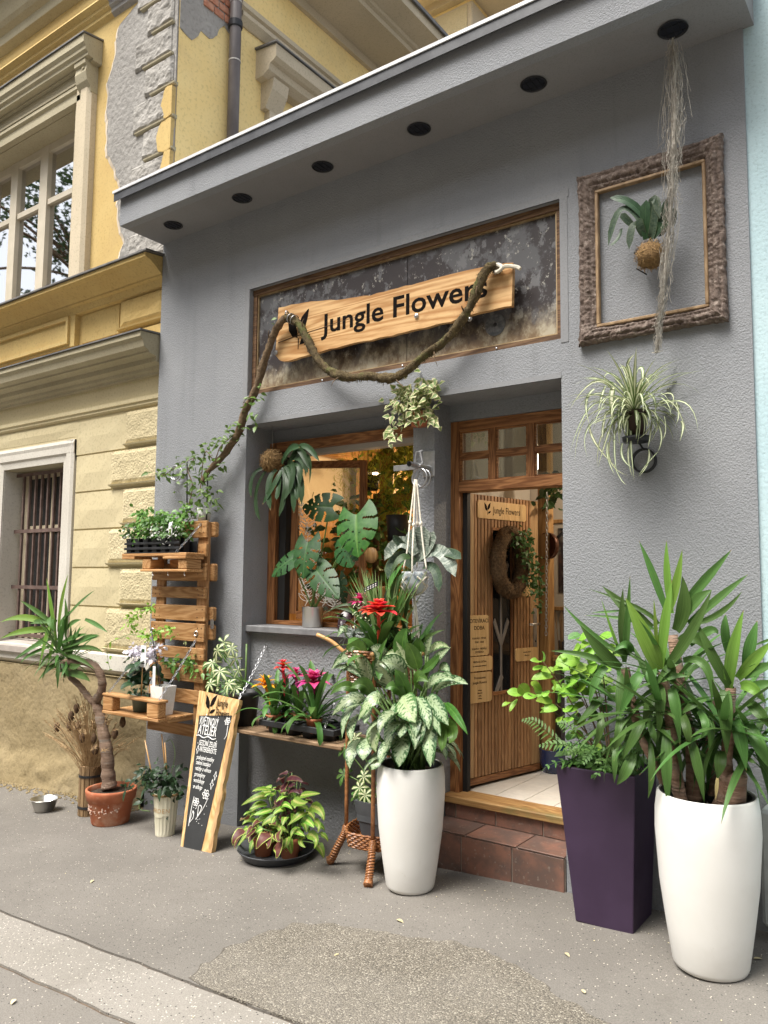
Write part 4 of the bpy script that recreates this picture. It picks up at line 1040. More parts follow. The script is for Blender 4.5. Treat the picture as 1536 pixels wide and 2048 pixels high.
# mossy garland that loops down from the sign
gar = thing('moss_garland', (-4.4, -.06, 2.4), 'long mossy brown liana looping over the sign board and down the wall', 'garland')
P = [(-4.681, -0.13, 2.405), (-4.628, -0.12, 2.489), (-4.529, -0.1, 2.573), (-4.411, -0.09, 2.684), (-4.328, -0.08, 2.801), (-4.279, -0.08, 2.934), (-4.208, -0.08, 3.029), (-4.148, -0.08, 3.124), (-4.11, -0.08, 3.245), (-4.042, -0.09, 3.365), (-3.984, -0.09, 3.476), (-3.911, -0.1, 3.547), (-3.842, -0.1, 3.568), (-3.758, -0.1, 3.529), (-3.679, -0.11, 3.438), (-3.601, -0.11, 3.304), (-3.515, -0.11, 3.186), (-3.404, -0.11, 3.097), (-3.237, -0.12, 3.032), (-3.067, -0.12, 3.018), (-2.964, -0.12, 2.986), (-2.845, -0.12, 2.981), (-2.74, -0.12, 3.025), (-2.634, -0.12, 3.089), (-2.515, -0.12, 3.14), (-2.427, -0.11, 3.21), (-2.356, -0.11, 3.285), (-2.305, -0.1, 3.373), (-2.263, -0.1, 3.455), (-2.227, -0.09, 3.536), (-2.178, -0.08, 3.575), (-2.129, -0.07, 3.551)]
CP = catmull(P, 5)
rad = []
for i in range(len(CP)):
    f = i / len(CP)
    rad.append((.027 if f < .38 else .027) * (1 + .30 * noise.noise(CP[i] * 7) + (.35 * max(0, noise.noise(CP[i] * 13 + V((4, 0, 0))) - .25))) * (.75 if f < .04 or f > .97 else 1))
k0 = int(len(CP) * .38)
MB().tube(CP[:k0 + 1], rad[:k0 + 1], 10, rough=.35, rs=28).build('bark_stem', BARK, gar, True)
MB().tube(CP[k0:], rad[k0:], 12, rough=.45, rs=40).build('moss_stem', MOSS, gar, True)
b = MB()
for i in range(3200):
    j = R.randint(k0, len(CP) - 1); d = V((R.gauss(0, 1), R.gauss(0, 1), R.gauss(0, 1))).normalized()
    p = CP[j] + d * rad[j] * .9 + V((R.uniform(-.02, .02), 0, R.uniform(-.02, .02))) * .4; q = p + d * R.uniform(.006, .016) + V((0, 0, -.005)); s = d.orthogonal() * .0022
    b.add([p - s, p + s, q], [(0, 1, 2)])
b.build('moss_tuft', MOSS, gar, kind='stuff')

for k_ in (12, 22, 31, 47, 70, 88, 104, 118, 131, 142):
    p_ = CP[k_]; d_ = V((R.gauss(0, 1), -.5, R.gauss(0, 1))).normalized()
    MB().tube(Bz(p_, p_ + d_ * .06 + V((0, -.02, 0)), p_ + d_ * R.uniform(.08, .13) + V((.02, .0, -.03)), 6), [.007, .006, .005, .004, .003, .002, .001], 6, rough=.3, rs=60).build('side_twig', BARK, gar, True)
for k_ in (62, 64):
    b = MB(); tg_ = (CP[k_ + 1] - CP[k_]).normalized(); ringtube(b, CP[k_], .036, .004, tuple(tg_), 14, 5); b.build('tie_wire', STEEL, gar, True)

# ------------------------------------------------------------------ ornate picture frame on the wall
pf = thing('picture_frame', (-1.25, -.04, 3.0), 'large empty ornate dark brown picture frame on the grey wall', 'picture frame')
fx0, fx1, fz0, fz1 = -1.645, -.862, 3.005, 3.995; ix0, ix1, iz0, iz1 = -1.545, -.946, 3.088, 3.888
def framerail(a0, a1, b0, b1):
    """mitred rail between outer edge a0-a1 and inner edge b0-b1, a ridge of carving pushed out by noise"""
    a0, a1, b0, b1 = V(a0), V(a1), V(b0), V(b1); b = MB(); nu, nv = 150, 14; vs = []; fs = []
    for i in range(nu + 1):
        t = i / nu; o_ = a0.lerp(a1, t); n_ = b0.lerp(b1, t)
        for j in range(nv + 1):
            s = j / nv; p = o_.lerp(n_, s)
            h = .030 + .020 * math.sin(PI * min(1, s * 1.1)) ** .6 - .010 * (math.exp(-((s - .30) / .05) ** 2) + math.exp(-((s - .72) / .05) ** 2))
            e = 1 if 0 < j < nv else .3
            h += e * .0065 * (noise.noise(p * 60) + .9 * noise.noise(p * 120)) + e * .010 * noise.noise(V((p.x * 24, 3, p.z * 24))) * math.sin(s * 8)
            corner = max(0, 1 - min(t, 1 - t) * 7); h += .014 * corner * e
            ed = (o_ - n_).normalized() * (.008 * noise.noise(p * 30) + .012 * corner * abs(math.sin(t * 90))) if j == 0 else V((0, 0, 0))
            vs.append(p + ed + V((0, -h, 0)))
    for i in range(nu):
        for j in range(nv): a = i * (nv + 1) + j; fs.append((a, a + 1, a + nv + 2, a + nv + 1))
    n0 = len(vs)
    for i in range(nu + 1): vs.append(V((vs[i * (nv + 1)].x, -.004, vs[i * (nv + 1)].z)))
    for i in range(nu): fs.append((i * (nv + 1), (i + 1) * (nv + 1), n0 + i + 1, n0 + i))
    return b.add(vs, fs)
y = 0
oc = [(fx0, y, fz0), (fx1, y, fz0), (fx1, y, fz1), (fx0, y, fz1)]; ic = [(ix0, y, iz0), (ix1, y, iz0), (ix1, y, iz1), (ix0, y, iz1)]
for k in range(4): framerail(oc[k], oc[(k + 1) % 4], ic[k], ic[(k + 1) % 4]).build('carved_rail', CARVED, pf, True)
for q in ((ix0, ix1, iz0, iz0 + .018), (ix0, ix1, iz1 - .018, iz1), (ix0, ix0 + .018, iz0 + .018, iz1 - .018), (ix1 - .018, ix1, iz0 + .018, iz1 - .018)):
    MB().cbox(q[0], q[1], -.040, -.006, q[2], q[3], .004).build('gilt_slip', GILT, pf)

# ------------------------------------------------------------------ brackets and rings
def ring_bracket(par, c, wall_y):
    c = V(c); b = MB()
    ringtube(b, c, .055, .006, (0, 1, 0)); ringtube(b, c + V((0, -.03, 0)), .058, .005, (0, 1, 0))
    return b.build('ring', BLACK_MET, par, True)
wb = thing('wall_bracket', (-2.75, .08, 2.35), 'grey steel wall bracket with round ring on the pillar', 'bracket')
b = MB(); q = V((-2.771, -0.02, 2.403))
b.cbox(q.x - .16, q.x + .01, -.035, -.029, q.z - .025, q.z + .012, .002)
b.build('flat_arm', STEEL, wb)
b = MB(); b.lathe([(.018, -.03), (.018, .12)], (q.x + .02, .0, q.z), 12, Matrix.Rotation(PI / 2, 3, 'X')); b.cbox(q.x - .01, q.x + .05, -.03, .10, q.z - .01, q.z + .01, .004)
b.tube([(q.x, -.02, q.z + .01), (q.x + .01, -.02, q.z + .09), (q.x + .045, .0, q.z + .10)], .007, 6); b.tube([(q.x + .06, -.02, q.z + .01), (q.x + .04, -.02, q.z + .09)], .007, 6)
b.cbox(q.x - .01, q.x + .08, .085, .0995, q.z - .06, q.z + .11, .004)
b.build('clamp', STEEL, wb)
rb = MB(); rc = V((-2.742, -0.01, 2.324)); ringtube(rb, rc, .062, .0065, (.15, 1, 0)); ringtube(rb, rc + V((.012, .03, 0)), .058, .005, (.15, 1, 0)); rb.build('ring', STEEL, wb, True)

# ------------------------------------------------------------------ pallet on the wall with two folding shelves
pal = thing('pallet_rack', (-4.9, -.08, .475), 'upright brown pallet on the wall with two folding shelves', 'pallet')
XL, XR = -5.21, -4.577
first = None
for z0, z1 in ((1.978, 2.108), (1.831, 1.931), (1.650, 1.781), (1.513, 1.601), (1.342, 1.460), (1.188, 1.323), (1.049, 1.139), (.881, 1.012), (.718, .822), (.475, .563)):
    j = R.uniform(-.008, .008)
    MB().cbox(XL + j, XR + j * .6, -.16, -.138, z0, z1, .004).build('slat', PAL_X, pal)
for x0, x1 in ((XL + .03, XL + .13), (XR - .12, XR - .005)): MB().cbox(x0, x1, -.1375, -.112, .48, 2.10, .003).build('stringer', PAL_Z, pal)
for z0, z1 in ((1.985, 2.10), (1.645, 1.78), (1.345, 1.45), (1.20, 1.315), (.88, 1.0)): MB().cbox(XR - .58, XR + .03, -.111, -.055, z0, z1, .012).build('back_board', PAL_X, pal)
b = MB()
for z in (2.02, 2.06, 1.87, 1.7, 1.75, 1.54, 1.58, 1.37, 1.43, 1.22, 1.29, 1.08, .92, .97, .75):
    for x in (XR - .03, XR - .08, XL + .05, XL + .10): b.ball((x + R.uniform(-.008, .008), -.1605, z), .0042, 6)
b.build('nail_head', BLACK_MET, pal)
b = MB(); b.prism(rrect(-4.56, -4.525, 1.285, 1.36, .015), -.05 - .065, -.112); b.build('metal_plate', STEEL, pal)
# upper shelf
us = MB().cbox(-5.36, -4.585, -.345, -.165, 1.835, 1.858, .004).build('upper_shelf', PAL_X, pal)
MB().cbox(-5.36, -5.20, -.345, -.17, 1.812, 1.834, .004).build('plank', PAL_X, us)
MB().cbox(-4.85, -4.585, -.350, -.17, 1.812, 1.834, .004).build('plank', PAL_X, us)
MB().cbox(-5.12, -5.02, -.33, -.19, 1.735, 1.811, .006).build('block', PAL_Y, us); MB().cbox(-4.69, -4.59, -.335, -.19, 1.735, 1.811, .006).build('block', PAL_Y, us)
MB().cbox(-4.93, -4.80, -.22, -.19, 1.745, 1.811, .006).build('block', PAL_X, us)
MB().cbox(-5.13, -4.585, -.34, -.18, 1.715, 1.734, .004).build('under_board', PAL_X, us)
for x in (-5.0, -4.82, -4.63):
    b = MB(); b.tube([(x, -.32, 1.715), (x, -.32, 1.695), (x + .008, -.32, 1.685), (x + .012, -.32, 1.693)], .003, 5); b.build('hook', STAINLESS, us)
chain('chain', (-4.64, -.165, 2.085), (-4.70, -.345, 1.865), us, .010)
# lower shelf
ls = MB().cbox(-5.32, -4.65, -.50, -.42, .632, .655, .004).build('lower_shelf', PAL_X, pal)
for y0, y1 in ((-.415, -.33), (-.325, -.25), (-.245, -.165)): MB().cbox(-5.32, -4.655, y0, y1, .634, .654, .004).build('plank', PAL_X, ls)
for x0, x1 in ((-5.32, -5.20), (-4.79, -4.66)):
    MB().cbox(x0, x1, -.495, -.42, .656, .762, .006).build('block', PAL_X, ls); MB().cbox(x0, x1, -.40, -.17, .608, .633, .004).build('bearer', PAL_Y, ls)
MB().cbox(-5.325, -4.65, -.50, -.41, .763, .783, .005).build('rail', PAL_X, ls)
chain('chain', (-4.66, -.165, 1.20), (-4.68, -.47, .79), ls, .010)
chain('chain', (-5.18, -.165, 1.22), (-5.28, -.47, .79), ls, .010)
for x in (-5.18, -4.66):
    b = MB(); ringtube(b, (x, -.165, 1.25), .018, .004, (0, 1, 0), 12, 5); b.build('screw_eye', STAINLESS, pal)

# plank shelf under the window, held by chains
sh = thing('plank_shelf', (-3.7, -.1, .60), 'worn brown plank shelf hung on chains under the window', 'shelf')
MB().cbox(-4.30, -3.12, -.305, -.115, .604, .630, .005).build('plank', OLDWOOD, sh)
MB().cbox(-4.30, -3.14, -.11, .085, .606, .632, .005).build('plank', OLDWOOD, sh)
chain('chain', (-4.171, 0.09, 1.171), (-4.059, -0.28, 0.831), sh, .011)
chain('chain', (-3.397, -0.05, 0.844), (-3.299, -0.29, 0.662), sh, .011)
MB().cbox(-4.25, -4.19, -.25, .08, .57, .603, .004).build('bearer', OLDWOOD, sh)

# ------------------------------------------------------------------ chalkboard
LEAN = math.radians(12.8)
CM = Matrix.Translation((-4.2, -.527, -.148)) @ Matrix.Rotation(-LEAN, 4, 'X')
cb = thing('chalkboard_sign', (-4.2, -.527, -.148), 'tall chalkboard with live edge wooden border leaning by the shelf', 'chalkboard')
def crag(a, c, amp, n, sd):
    return [(a[0] + (c[0] - a[0]) * i / n + amp * noise.noise(V((i * .37, sd, 0))), a[1] + (c[1] - a[1]) * i / n) for i in range(n)]
CBL, CBR, CTR, CTL = (-0.13, -0.01), (0.173, 0.008), (0.169, 1.002), (-0.251, 1.031)
KBL, KBR, KTR, KTL = (-0.099, -0.013), (0.076, 0.008), (0.129, 0.893), (-0.197, 0.858)
ol = crag(CBL, CBR, .0, 4, 0) + crag(CBR, CTR, .018, 34, 3) + crag(CTR, CTL, .012, 8, 4) + crag(CTL, CBL, .003, 8, 5)
o = MB().prism(ol, .0, .032, 'y', CM).build('slab', LIVE_Z, cb)
bk = MB().prism(crag(CBR, (CTR[0], CTR[1] - .02), .018, 34, 3) + crag((CTR[0] - .03, CTR[1] - .05), (CBR[0] - .035, CBR[1]), .012, 34, 8), -.003, -.0005, 'y', CM).build('bark_edge', BARKY, cb)
MB().prism([KBL, KBR, KTR, KTL], -.0035, -.0012, 'y', CM).build('black_panel', SLATE, cb)
def cpos(p, y=-.0045): return CM @ V((p[0], y, p[1]))
def ctext(s, size, p, m=CHALK, shear=0, sx=1.0, w=None, al='LEFT'):
    t = text(s, size, cb, cpos(p, -.0050), m, (PI / 2 - LEAN, 0, 0), shear=shear, sx=sx, world=True, extrude=.0004, align=al)
    if w:
        ww = max(v.co.x for v in t.data.vertices) - min(v.co.x for v in t.data.vertices); t.scale = (w / ww, 1, 1)
    return t
def cw(a, c): return c[0] - a[0]
b = MB(); q = (-0.129, 0.887); logo(b, q[0] + .02, q[1] + .025, .10, -.0015, CM); b.build('leaf_emblem', INK, cb)
ctext('Jungle', .075, (-0.038, 0.941), INK, w=.112); ctext('Flowers', .075, (-0.034, 0.873), INK, w=.132)
ctext('KVĚTINOVÝ', .078, (-0.175, 0.802), w=.185); ctext('ATELIÉR', .095, (-0.174, 0.736), w=.185)
ctext('- SEZÓNÍ ZELEŇ', .050, (-0.157, 0.663), w=.192); ctext('INTERIÉR/EXTE', .050, (-0.121, 0.622), w=.165)
for s, px_, py_, w_ in (('·pokojové rostliny', 394, 1516, .180), ('·zelené instalace', 392, 1526, .150), ('·vázby a věnce', 390.5, 1537.5, .155), ('·pronájmy', 389, 1549, .11), ('·workshopy', 387, 1561, .115), ('e-shop', 385.5, 1573, .095)):
    pass
for s, p, w_ in (('·pokojové rostliny', (-0.142, 0.569), .178), ('·zelené instalace', (-0.139, 0.534), .150), ('·vázby a věnce', (-0.136, 0.496), .160), ('·pronájmy', (-0.134, 0.456), .112), ('·workshopy', (-0.13, 0.417), .112), ('·e-shop', (-0.126, 0.377), .095)):
    ctext(s, .042, p, shear=.35, w=w_)
b = MB()
def cl(pts, r=.0028, per=5): b.tube([cpos(p) for p in [(q.x, q.y) for q in catmull([V((p[0], p[1], 0)) for p in pts], per)]], r, 5)
q0 = (-0.182, 0.721); cl([(q0[0] + .02 * i, q0[1] + .006 * math.sin(i * 1.3) - .0 * i) for i in range(11)], .0035)
def flower(c, r):
    for k in range(6):
        a = k * PI / 3; cx_, cz_ = c[0] + math.cos(a) * r * .6, c[1] + math.sin(a) * r * .6
        cl([(cx_ + r * .42 * math.cos(a) * math.cos(t) - r * .28 * math.sin(a) * math.sin(t), cz_ + r * .42 * math.sin(a) * math.cos(t) + r * .28 * math.cos(a) * math.sin(t)) for t in [2 * PI * i / 7 for i in range(8)]], .0024, 3)
f1, f2, f3 = (-0.057, 0.293), (0.021, 0.355), (0.109, 0.85)
flower(f1, .027); flower(f2, .032); flower((f3[0] - .01, f3[1]), .026)
cl([(f1[0] - .03, f1[1] + .03), (f1[0] - .035, f1[1] - .05), (f1[0] - .03, f1[1] - .16)], .003)
cl([(f2[0] + .03, f2[1] - .02), (f2[0] + .0, f2[1] - .09), (f2[0] - .05, f2[1] - .17)], .003)
cl([(f1[0] - .03, f1[1] - .14), (f1[0] - .0, f1[1] - .10), (f1[0] - .015, f1[1] - .06), (f1[0] - .03, f1[1] - .14)], .0026)
cl([(f2[0] - .04, f2[1] - .15), (f2[0] - .045, f2[1] - .08), (f2[0] - .015, f2[1] - .09), (f2[0] - .04, f2[1] - .15)], .0026)
cl([(f3[0], f3[1] - .03), (f3[0] + .005, f3[1] - .09), (f3[0] - .01, f3[1] - .12)], .003)
def star(c, r): 
    for k in range(4):
        a = k * PI / 2; cl([(c[0] + r * .3 * math.cos(a - PI / 4), c[1] + r * .3 * math.sin(a - PI / 4)), (c[0] + r * .5 * math.cos(a), c[1] + r * math.sin(a)), (c[0] + r * .3 * math.cos(a + PI / 4), c[1] + r * .3 * math.sin(a + PI / 4))], .002, 2)
star((-0.142, 0.631), .03); star((0.079, 0.484), .03); star((0.061, 0.426), .034)
for i in range(16):
    q = (-0.026, 0.166); b.ball(cpos((q[0] + R.uniform(-.05, .08), q[1] + R.uniform(-.03, .12))), .0032, 5)
b.build('chalk_drawing', CHALK, cb, kind='stuff')

# ------------------------------------------------------------------ pots and planters
def lathe_pot(name, par, c, prof, m, n=40, **k): return MB().lathe(prof, c, n, **k).build(name, m, par, True)
def soil(par, c, r, z, m=SOIL):
    b = MB(); b.lathe([(r, 0), (r * .66, .008), (r * .33, .004), (0, .010)], (c[0], c[1], z), 20, rough=.03, rs=30); return b.build('soil', m, par)

wp1c = (-2.545, -.385, g(-2.545)); wp2c = (-.905, -.51, g(-.905))
def tall_planter(c, H, rt, rm, rb, label):
    t = thing('white_planter', c, label, 'planter', 'tall white planters by the steps')
    prof = [(0, .004), (rb - .012, .004), (rb, .012), (rb + .008, .03), (rb + (rm - rb) * .45, H * .25), (rb + (rm - rb) * .78, H * .48), (rm, H * .78), (rm - .002, H * .9), (rt, H - .006), (rt - .004, H), (rt - .010, H), (rt - .013, H - .006), (rm - .03, H * .82), (rm - .035, H * .78)]
    lathe_pot('shell', t, c, prof, WHITEPL, 64)
    lathe_pot('liner', t, c, [(rt - .013, H - .004), (rt - .022, H - .002), (rt - .026, H - .012), (rt - .04, H - .10), (0, H - .10)], BLACKP, 40)
    return t
wp1 = tall_planter(wp1c, .690, .186, .196, .130, 'tall white round planter under the silver striped foliage plant by steps')
wp2 = tall_planter(wp2c, .735, .207, .218, .148, 'tall white round planter at the right holding the yucca')
# purple square planter
pp_ = thing('purple_planter', (-1.43, -.2, g(-1.43)), 'tall tapered purple square planter with shrub and fern beside doorway', 'planter')
def taper(x0, x1, y0, y1, X0_, X1_, Y0_, Y1_, z0, z1, t=.012):
    b = MB(); lo = [(x0, y0), (x1, y0), (x1, y1), (x0, y1)]; hi = [(X0_, Y0_), (X1_, Y0_), (X1_, Y1_), (X0_, Y1_)]
    hi2 = [(X0_ + t, Y0_ + t), (X1_ - t, Y0_ + t), (X1_ - t, Y1_ - t), (X0_ + t, Y1_ - t)]; lo2 = [(p[0] * .97 + (X0_ + X1_) / 2 * .03, p[1] * .97 + (Y0_ + Y1_) / 2 * .03) for p in hi2]
    vs = [V((p[0], p[1], z0 + (.0502 * (p[0] - x0) if False else 0))) for p in lo] + [V((p[0], p[1], z1)) for p in hi] + [V((p[0], p[1], z1)) for p in hi2] + [V((p[0], p[1], z1 - .12)) for p in lo2]
    fs = []
    for r_ in range(3):
        for k in range(4): fs.append((r_ * 4 + k, r_ * 4 + (k + 1) % 4, r_ * 4 + 4 + (k + 1) % 4, r_ * 4 + 4 + k))
    fs.append((15, 14, 13, 12)); fs.append((3, 2, 1, 0))
    return b.add(vs, fs)
o = taper(-1.582, -1.294, -.347, -.060, -1.668, -1.292 + .03, -.375, -.028, g(-1.58) + .002, .738).build('shell', PURPLE, pp_)
bv = o.modifiers.new('bevel', 'BEVEL'); bv.width = .006; bv.segments = 2
MB().box(-1.65, -1.275, -.36, -.045, .66, .70).build('soil', SOIL, pp_)

# terracotta pot of the bent dracaena (the plant itself comes later)
tpc = (-5.30, -.40, g(-5.30))
tp = thing('bent_yucca', tpc, 'yucca with a crooked bare trunk in a weathered terracotta pot', 'potted plant')
lathe_pot('pot', tp, tpc, [(0, .003), (.135, .003), (.14, .012), (.165, .175), (.168, .178), (.180, .182), (.190, .245), (.188, .258), (.180, .262), (.170, .256), (.165, .22), (.16, .2)], TERRA, 48)
b = MB()
for k in range(46):
    a = R.uniform(-2.6, -.2); b.ball((tpc[0] + math.cos(a) * .159, tpc[1] + math.sin(a) * .159, tpc[2] + .118 + R.gauss(0, .016)), R.uniform(.003, .009), 6, .3, 60)
b.build('lime_stain', mat('lime_white_stain', (.60, .42, .33), rough=.9), tp)
soil(tp, tpc, .166, tpc[2] + .225)

# metal bowl
bc = (-6.095, -0.466, -0.241); bw = thing('metal_bowl', bc, 'stainless steel pet bowl standing on the pavement', 'bowl')
lathe_pot('bowl_body', bw, bc, [(0, .003), (.07, .003), (.076, .008), (.104, .095), (.112, .098), (.110, .102), (.101, .098), (.074, .014), (0, .010)], STAINLESS, 40)
MB().lathe([(.0, .03), (.080, .03)], bc, 30).build('water', mat('still_water', (.02, .02, .02), rough=.03, spec=.8), bw)

# split wood vase of dried grasses
vc = (-5.66, -.34, g(-5.66)); dv = thing('dried_grass_vase', vc, 'tall split bamboo vase of dried teasels and grasses behind terracotta pot', 'vase')
for k in range(14):
    a = 2 * PI * k / 14; m_ = Matrix.Translation(V(vc)) @ Matrix.Rotation(a, 4, 'Z')
    MB().cbox(.070, .088, -.017, .017, 0, .385 + R.uniform(-.008, .012), .004, m_).build('stave', REED, dv)
for z in (.06, .30):
    MB().lathe([(.089, z), (.093, z), (.093, z + .018), (.089, z + .018)], vc, 28).build('binding', BLACKP, dv)
b = MB(); b.lathe([(.07, .2), (0, .2)], vc, 14); b.build('inner_floor', SOIL, dv)

# cream garden bucket
kc = (-4.655, -.40, g(-4.655)); kb = thing('garden_bucket_plant', kc, 'cream ribbed metal bucket marked GARDEN with dark green leafy plant', 'potted plant')
b = MB(); n = 72
prof = [(.066, .0), (.068, .006), (.070, .05), (.078, .15), (.086, .27), (.088, .29), (.092, .292), (.092, .30), (.086, .30), (.084, .27)]
vs = []; fs = []
for j, (r, z) in enumerate(prof):
    for k in range(n):
        rr_ = r * (1 + (.022 * (1 if k % 4 < 2 else -1) if .04 < z < .28 else 0)); a = 2 * PI * k / n
        vs.append(V((kc[0] + rr_ * math.cos(a), kc[1] + rr_ * math.sin(a), kc[2] + z)))
for j in range(len(prof) - 1):
    for k in range(n): fs.append((j * n + k, j * n + (k + 1) % n, (j + 1) * n + (k + 1) % n, (j + 1) * n + k))
b.add(vs, fs).build('bucket', CREAMP, kb)
b = MB()
def around(b, c, r, z, txt, size, par, m, a0, da):
    for i, ch in enumerate(txt):
        a = math.radians(a0 + da * i); p = V((c[0] + r * math.cos(a), c[1] + r * math.sin(a), c[2] + z))
        t = text(ch, size, par, p, m, (PI / 2, 0, a + PI / 2), world=True, align='CENTER', extrude=.0006)
around(b, kc, .0825, .17, 'GARDEN', .042, kb, mat('faded_orange_print', (.55, .36, .17), rough=.8), 225, 21)
pl_ = MB(); 
vs = []; fs = []
for i in range(13):
    a = math.radians(222 + i * 9.6); 
    for z in (.15 - (.012 if 3 < i < 9 else 0), .225): vs.append(V((kc[0] + .0815 * math.cos(a), kc[1] + .0815 * math.sin(a), kc[2] + z)))
for i in range(12): fs.append((2 * i, 2 * i + 2, 2 * i + 3, 2 * i + 1))
pl_.add(vs, fs).build('name_band', CREAMP, kb)
soil(kb, kc, .085, kc[2] + .27)
b = MB(); ringtube(b, (kc[0], kc[1], kc[2] + .29), .096, .007, (0, 0, 1), 24, 6); b.build('rope_rim', COCOF, kb)

# tray under the coleus
ct = (-3.60, -.36, g(-3.60)); trr = thing('saucer_tray', ct, 'wide dark grey plastic saucer under the coleus pots', 'tray')
lathe_pot('saucer', trr, ct, [(0, .004), (.20, .004), (.215, .012), (.245, .055), (.252, .058), (.252, .064), (.244, .062), (.212, .022), (0, .016)], DGREYP, 48)

# rattan plant stand
sc_ = (-2.87, -.20, g(-2.87)); rs_ = thing('rattan_plant_stand', sc_, 'brown rattan tiered plant stand with twisted feet and horn handles', 'plant stand')
L1, L2, L3, L4 = (-3.10, -.27), (-2.80, -.40), (-2.68, -.14), (-2.96, -.02)
ctr = V((-2.885, -.2075, 0))
for (x, y) in (L1, L2, L3, L4):
    d = (V((x, y, 0)) - ctr).normalized()
    P = [V((x, y, z)) for z in (.14, .30, .50, .70, .90, 1.05, 1.19)]
    hs_ = 1.0 if (x, y) == L1 else .35
    hn = [V((x, y, 1.19)), V((x, y, 1.19 + .035 * hs_)) + d * .05 * hs_, V((x, y, 1.19 + .085 * hs_)) + d * .12 * hs_, V((x, y, 1.19 + .125 * hs_)) + d * .22 * hs_]
    lg = MB().tube(P, .0125, 10, rough=.15, rs=60).build('leg', RATTAN, rs_, True)
    MB().tube(catmull(hn, 4), .0125, 10).build('horn', CANE, rs_, True)
    ft = catmull([V((x, y, .15)), V((x, y, .10)) + d * .012, V((x, y, .02)) + d * .055, V((x, y, g(x) + .03)) + d * .095, V((x, y, g(x) + .016)) + d * .115], 7)
    b = MB()
    N_ = len(ft)
    b.tube(ft, [.017 + .006 * (i / N_) for i in range(N_)], 10)
    for s0 in (0, PI):                                    # the twisted cane wound round the foot
        tw = []
        for i in range(N_ * 3):
            f = i / (N_ * 3 - 1) * (N_ - 1.001); a_ = int(f); p = ft[a_].lerp(ft[a_ + 1], f - a_); tg = (ft[a_ + 1] - ft[a_]).normalized()
            u_ = tg.cross(V((0, 1, .01))).normalized(); v__ = tg.cross(u_); ph = s0 + i * .82
            tw.append(p + (u_ * math.cos(ph) + v__ * math.sin(ph)) * (.017 + .006 * (i / (N_ * 3))))
        b.tube(tw, .0062, 6)
    b.build('foot', RATTAN, lg, True)
def basket(name, z0, z1, r0, r1, rows):
    b = MB(); nseg = 60; vs = []; fs = []
    for j in range(rows):
        z = z0 + (z1 - z0) * j / (rows - 1); r = r0 + (r1 - r0) * j / (rows - 1)
        P = []
        for i in range(nseg + 1):
            a = 2 * PI * i / nseg; sq = 1 / max(abs(math.cos(a)), abs(math.sin(a))) ** .35
            rr_ = r * sq * (1 + .022 * (1 if (i + j) % 2 else -1))
            P.append(V((ctr.x + rr_ * math.cos(a + .35), ctr.y + rr_ * math.sin(a + .35), z)))
        b.tube(P, (z1 - z0) / rows * .62, 5, cap=False)
    b.lathe([(0, z0 + .004), (r0 * 1.1, z0 + .004)], (ctr.x, ctr.y, 0), 24)
    return b.build(name, RATTAN, rs_)
basket('lower_basket', .085, .165, .185, .20, 7)
basket('upper_basket', 1.09, 1.235, .185, .215, 10)
basket('skirt', 1.035, 1.08, .19, .19, 4)
MB().box(ctr.x - .13, ctr.x + .13, ctr.y - .13, ctr.y + .13, 1.03, 1.045, None).build('slab', RATTAN, rs_)
b = MB()
for (xa, ya), (xb, yb) in ((L1, L2), (L2, L3)):
    pa, pb = V((xa, ya, 0)), V((xb, yb, 0))
    b.tube([pa + V((0, 0, .82)), pa.lerp(pb, .25) + V((0, 0, .98)), pa.lerp(pb, .5) + V((0, 0, 1.03))], .008, 6); b.tube([pb + V((0, 0, .82)), pa.lerp(pb, .75) + V((0, 0, .98)), pa.lerp(pb, .5) + V((0, 0, 1.03))], .008, 6)
b.build('brace', RATTAN, rs_)
def scroll(c, s):
    return [(c[0] + s * r * math.cos(t), c[1], c[2] + s * r * math.sin(t)) for t, r in [(k * .5, 1 - k * .04) for k in range(18)]]
gp = thing('grey_square_pot_plant', (-2.87, -.20, .10), 'variegated schefflera in grey square pot on bottom tier of rattan stand', 'potted plant')
taper(-2.95, -2.79, -.30, -.13, -2.99, -2.75, -.34, -.08, .105, .335).build('pot', DGREYP, gp)

# wreath on the door
wr = thing('coir_wreath', (-2.5, .8, 1.55), 'brown coir wreath trailing green ivy on the open door', 'wreath')
def D3(x, z, y=0.0): return DM @ V((x, y, z))
P = [D3(.40 + .130 * math.cos(t), 1.80 + .205 * math.sin(t), -.06) for t in [2 * PI * i / 40 for i in range(41)]]
WCO = mat('dark_coir', (.07, .04, .018), (.15, .09, .042), 60, .95, 1.0, 80, bd=.01)
MB().tube(P, .052, 14, cap=False, rough=.28, rs=26).build('coir_ring', WCO, wr, True)
b = MB()
for i in range(1500):
    j = R.randrange(40); d = V((R.gauss(0, 1), R.gauss(0, 1), R.gauss(0, 1))).normalized(); p = P[j] + d * .052; tg = d.cross(V((R.gauss(0, 1), R.gauss(0, 1), R.gauss(0, 1)))).normalized()
    q = p + tg * R.uniform(.02, .045) + d * R.uniform(.0, .012); s = d.cross(tg) * .0014
    b.add([p - s, p + s, q + s, q - s], [(0, 1, 2, 3)])
b.build('coir_fibre', WCO, wr, kind='stuff')

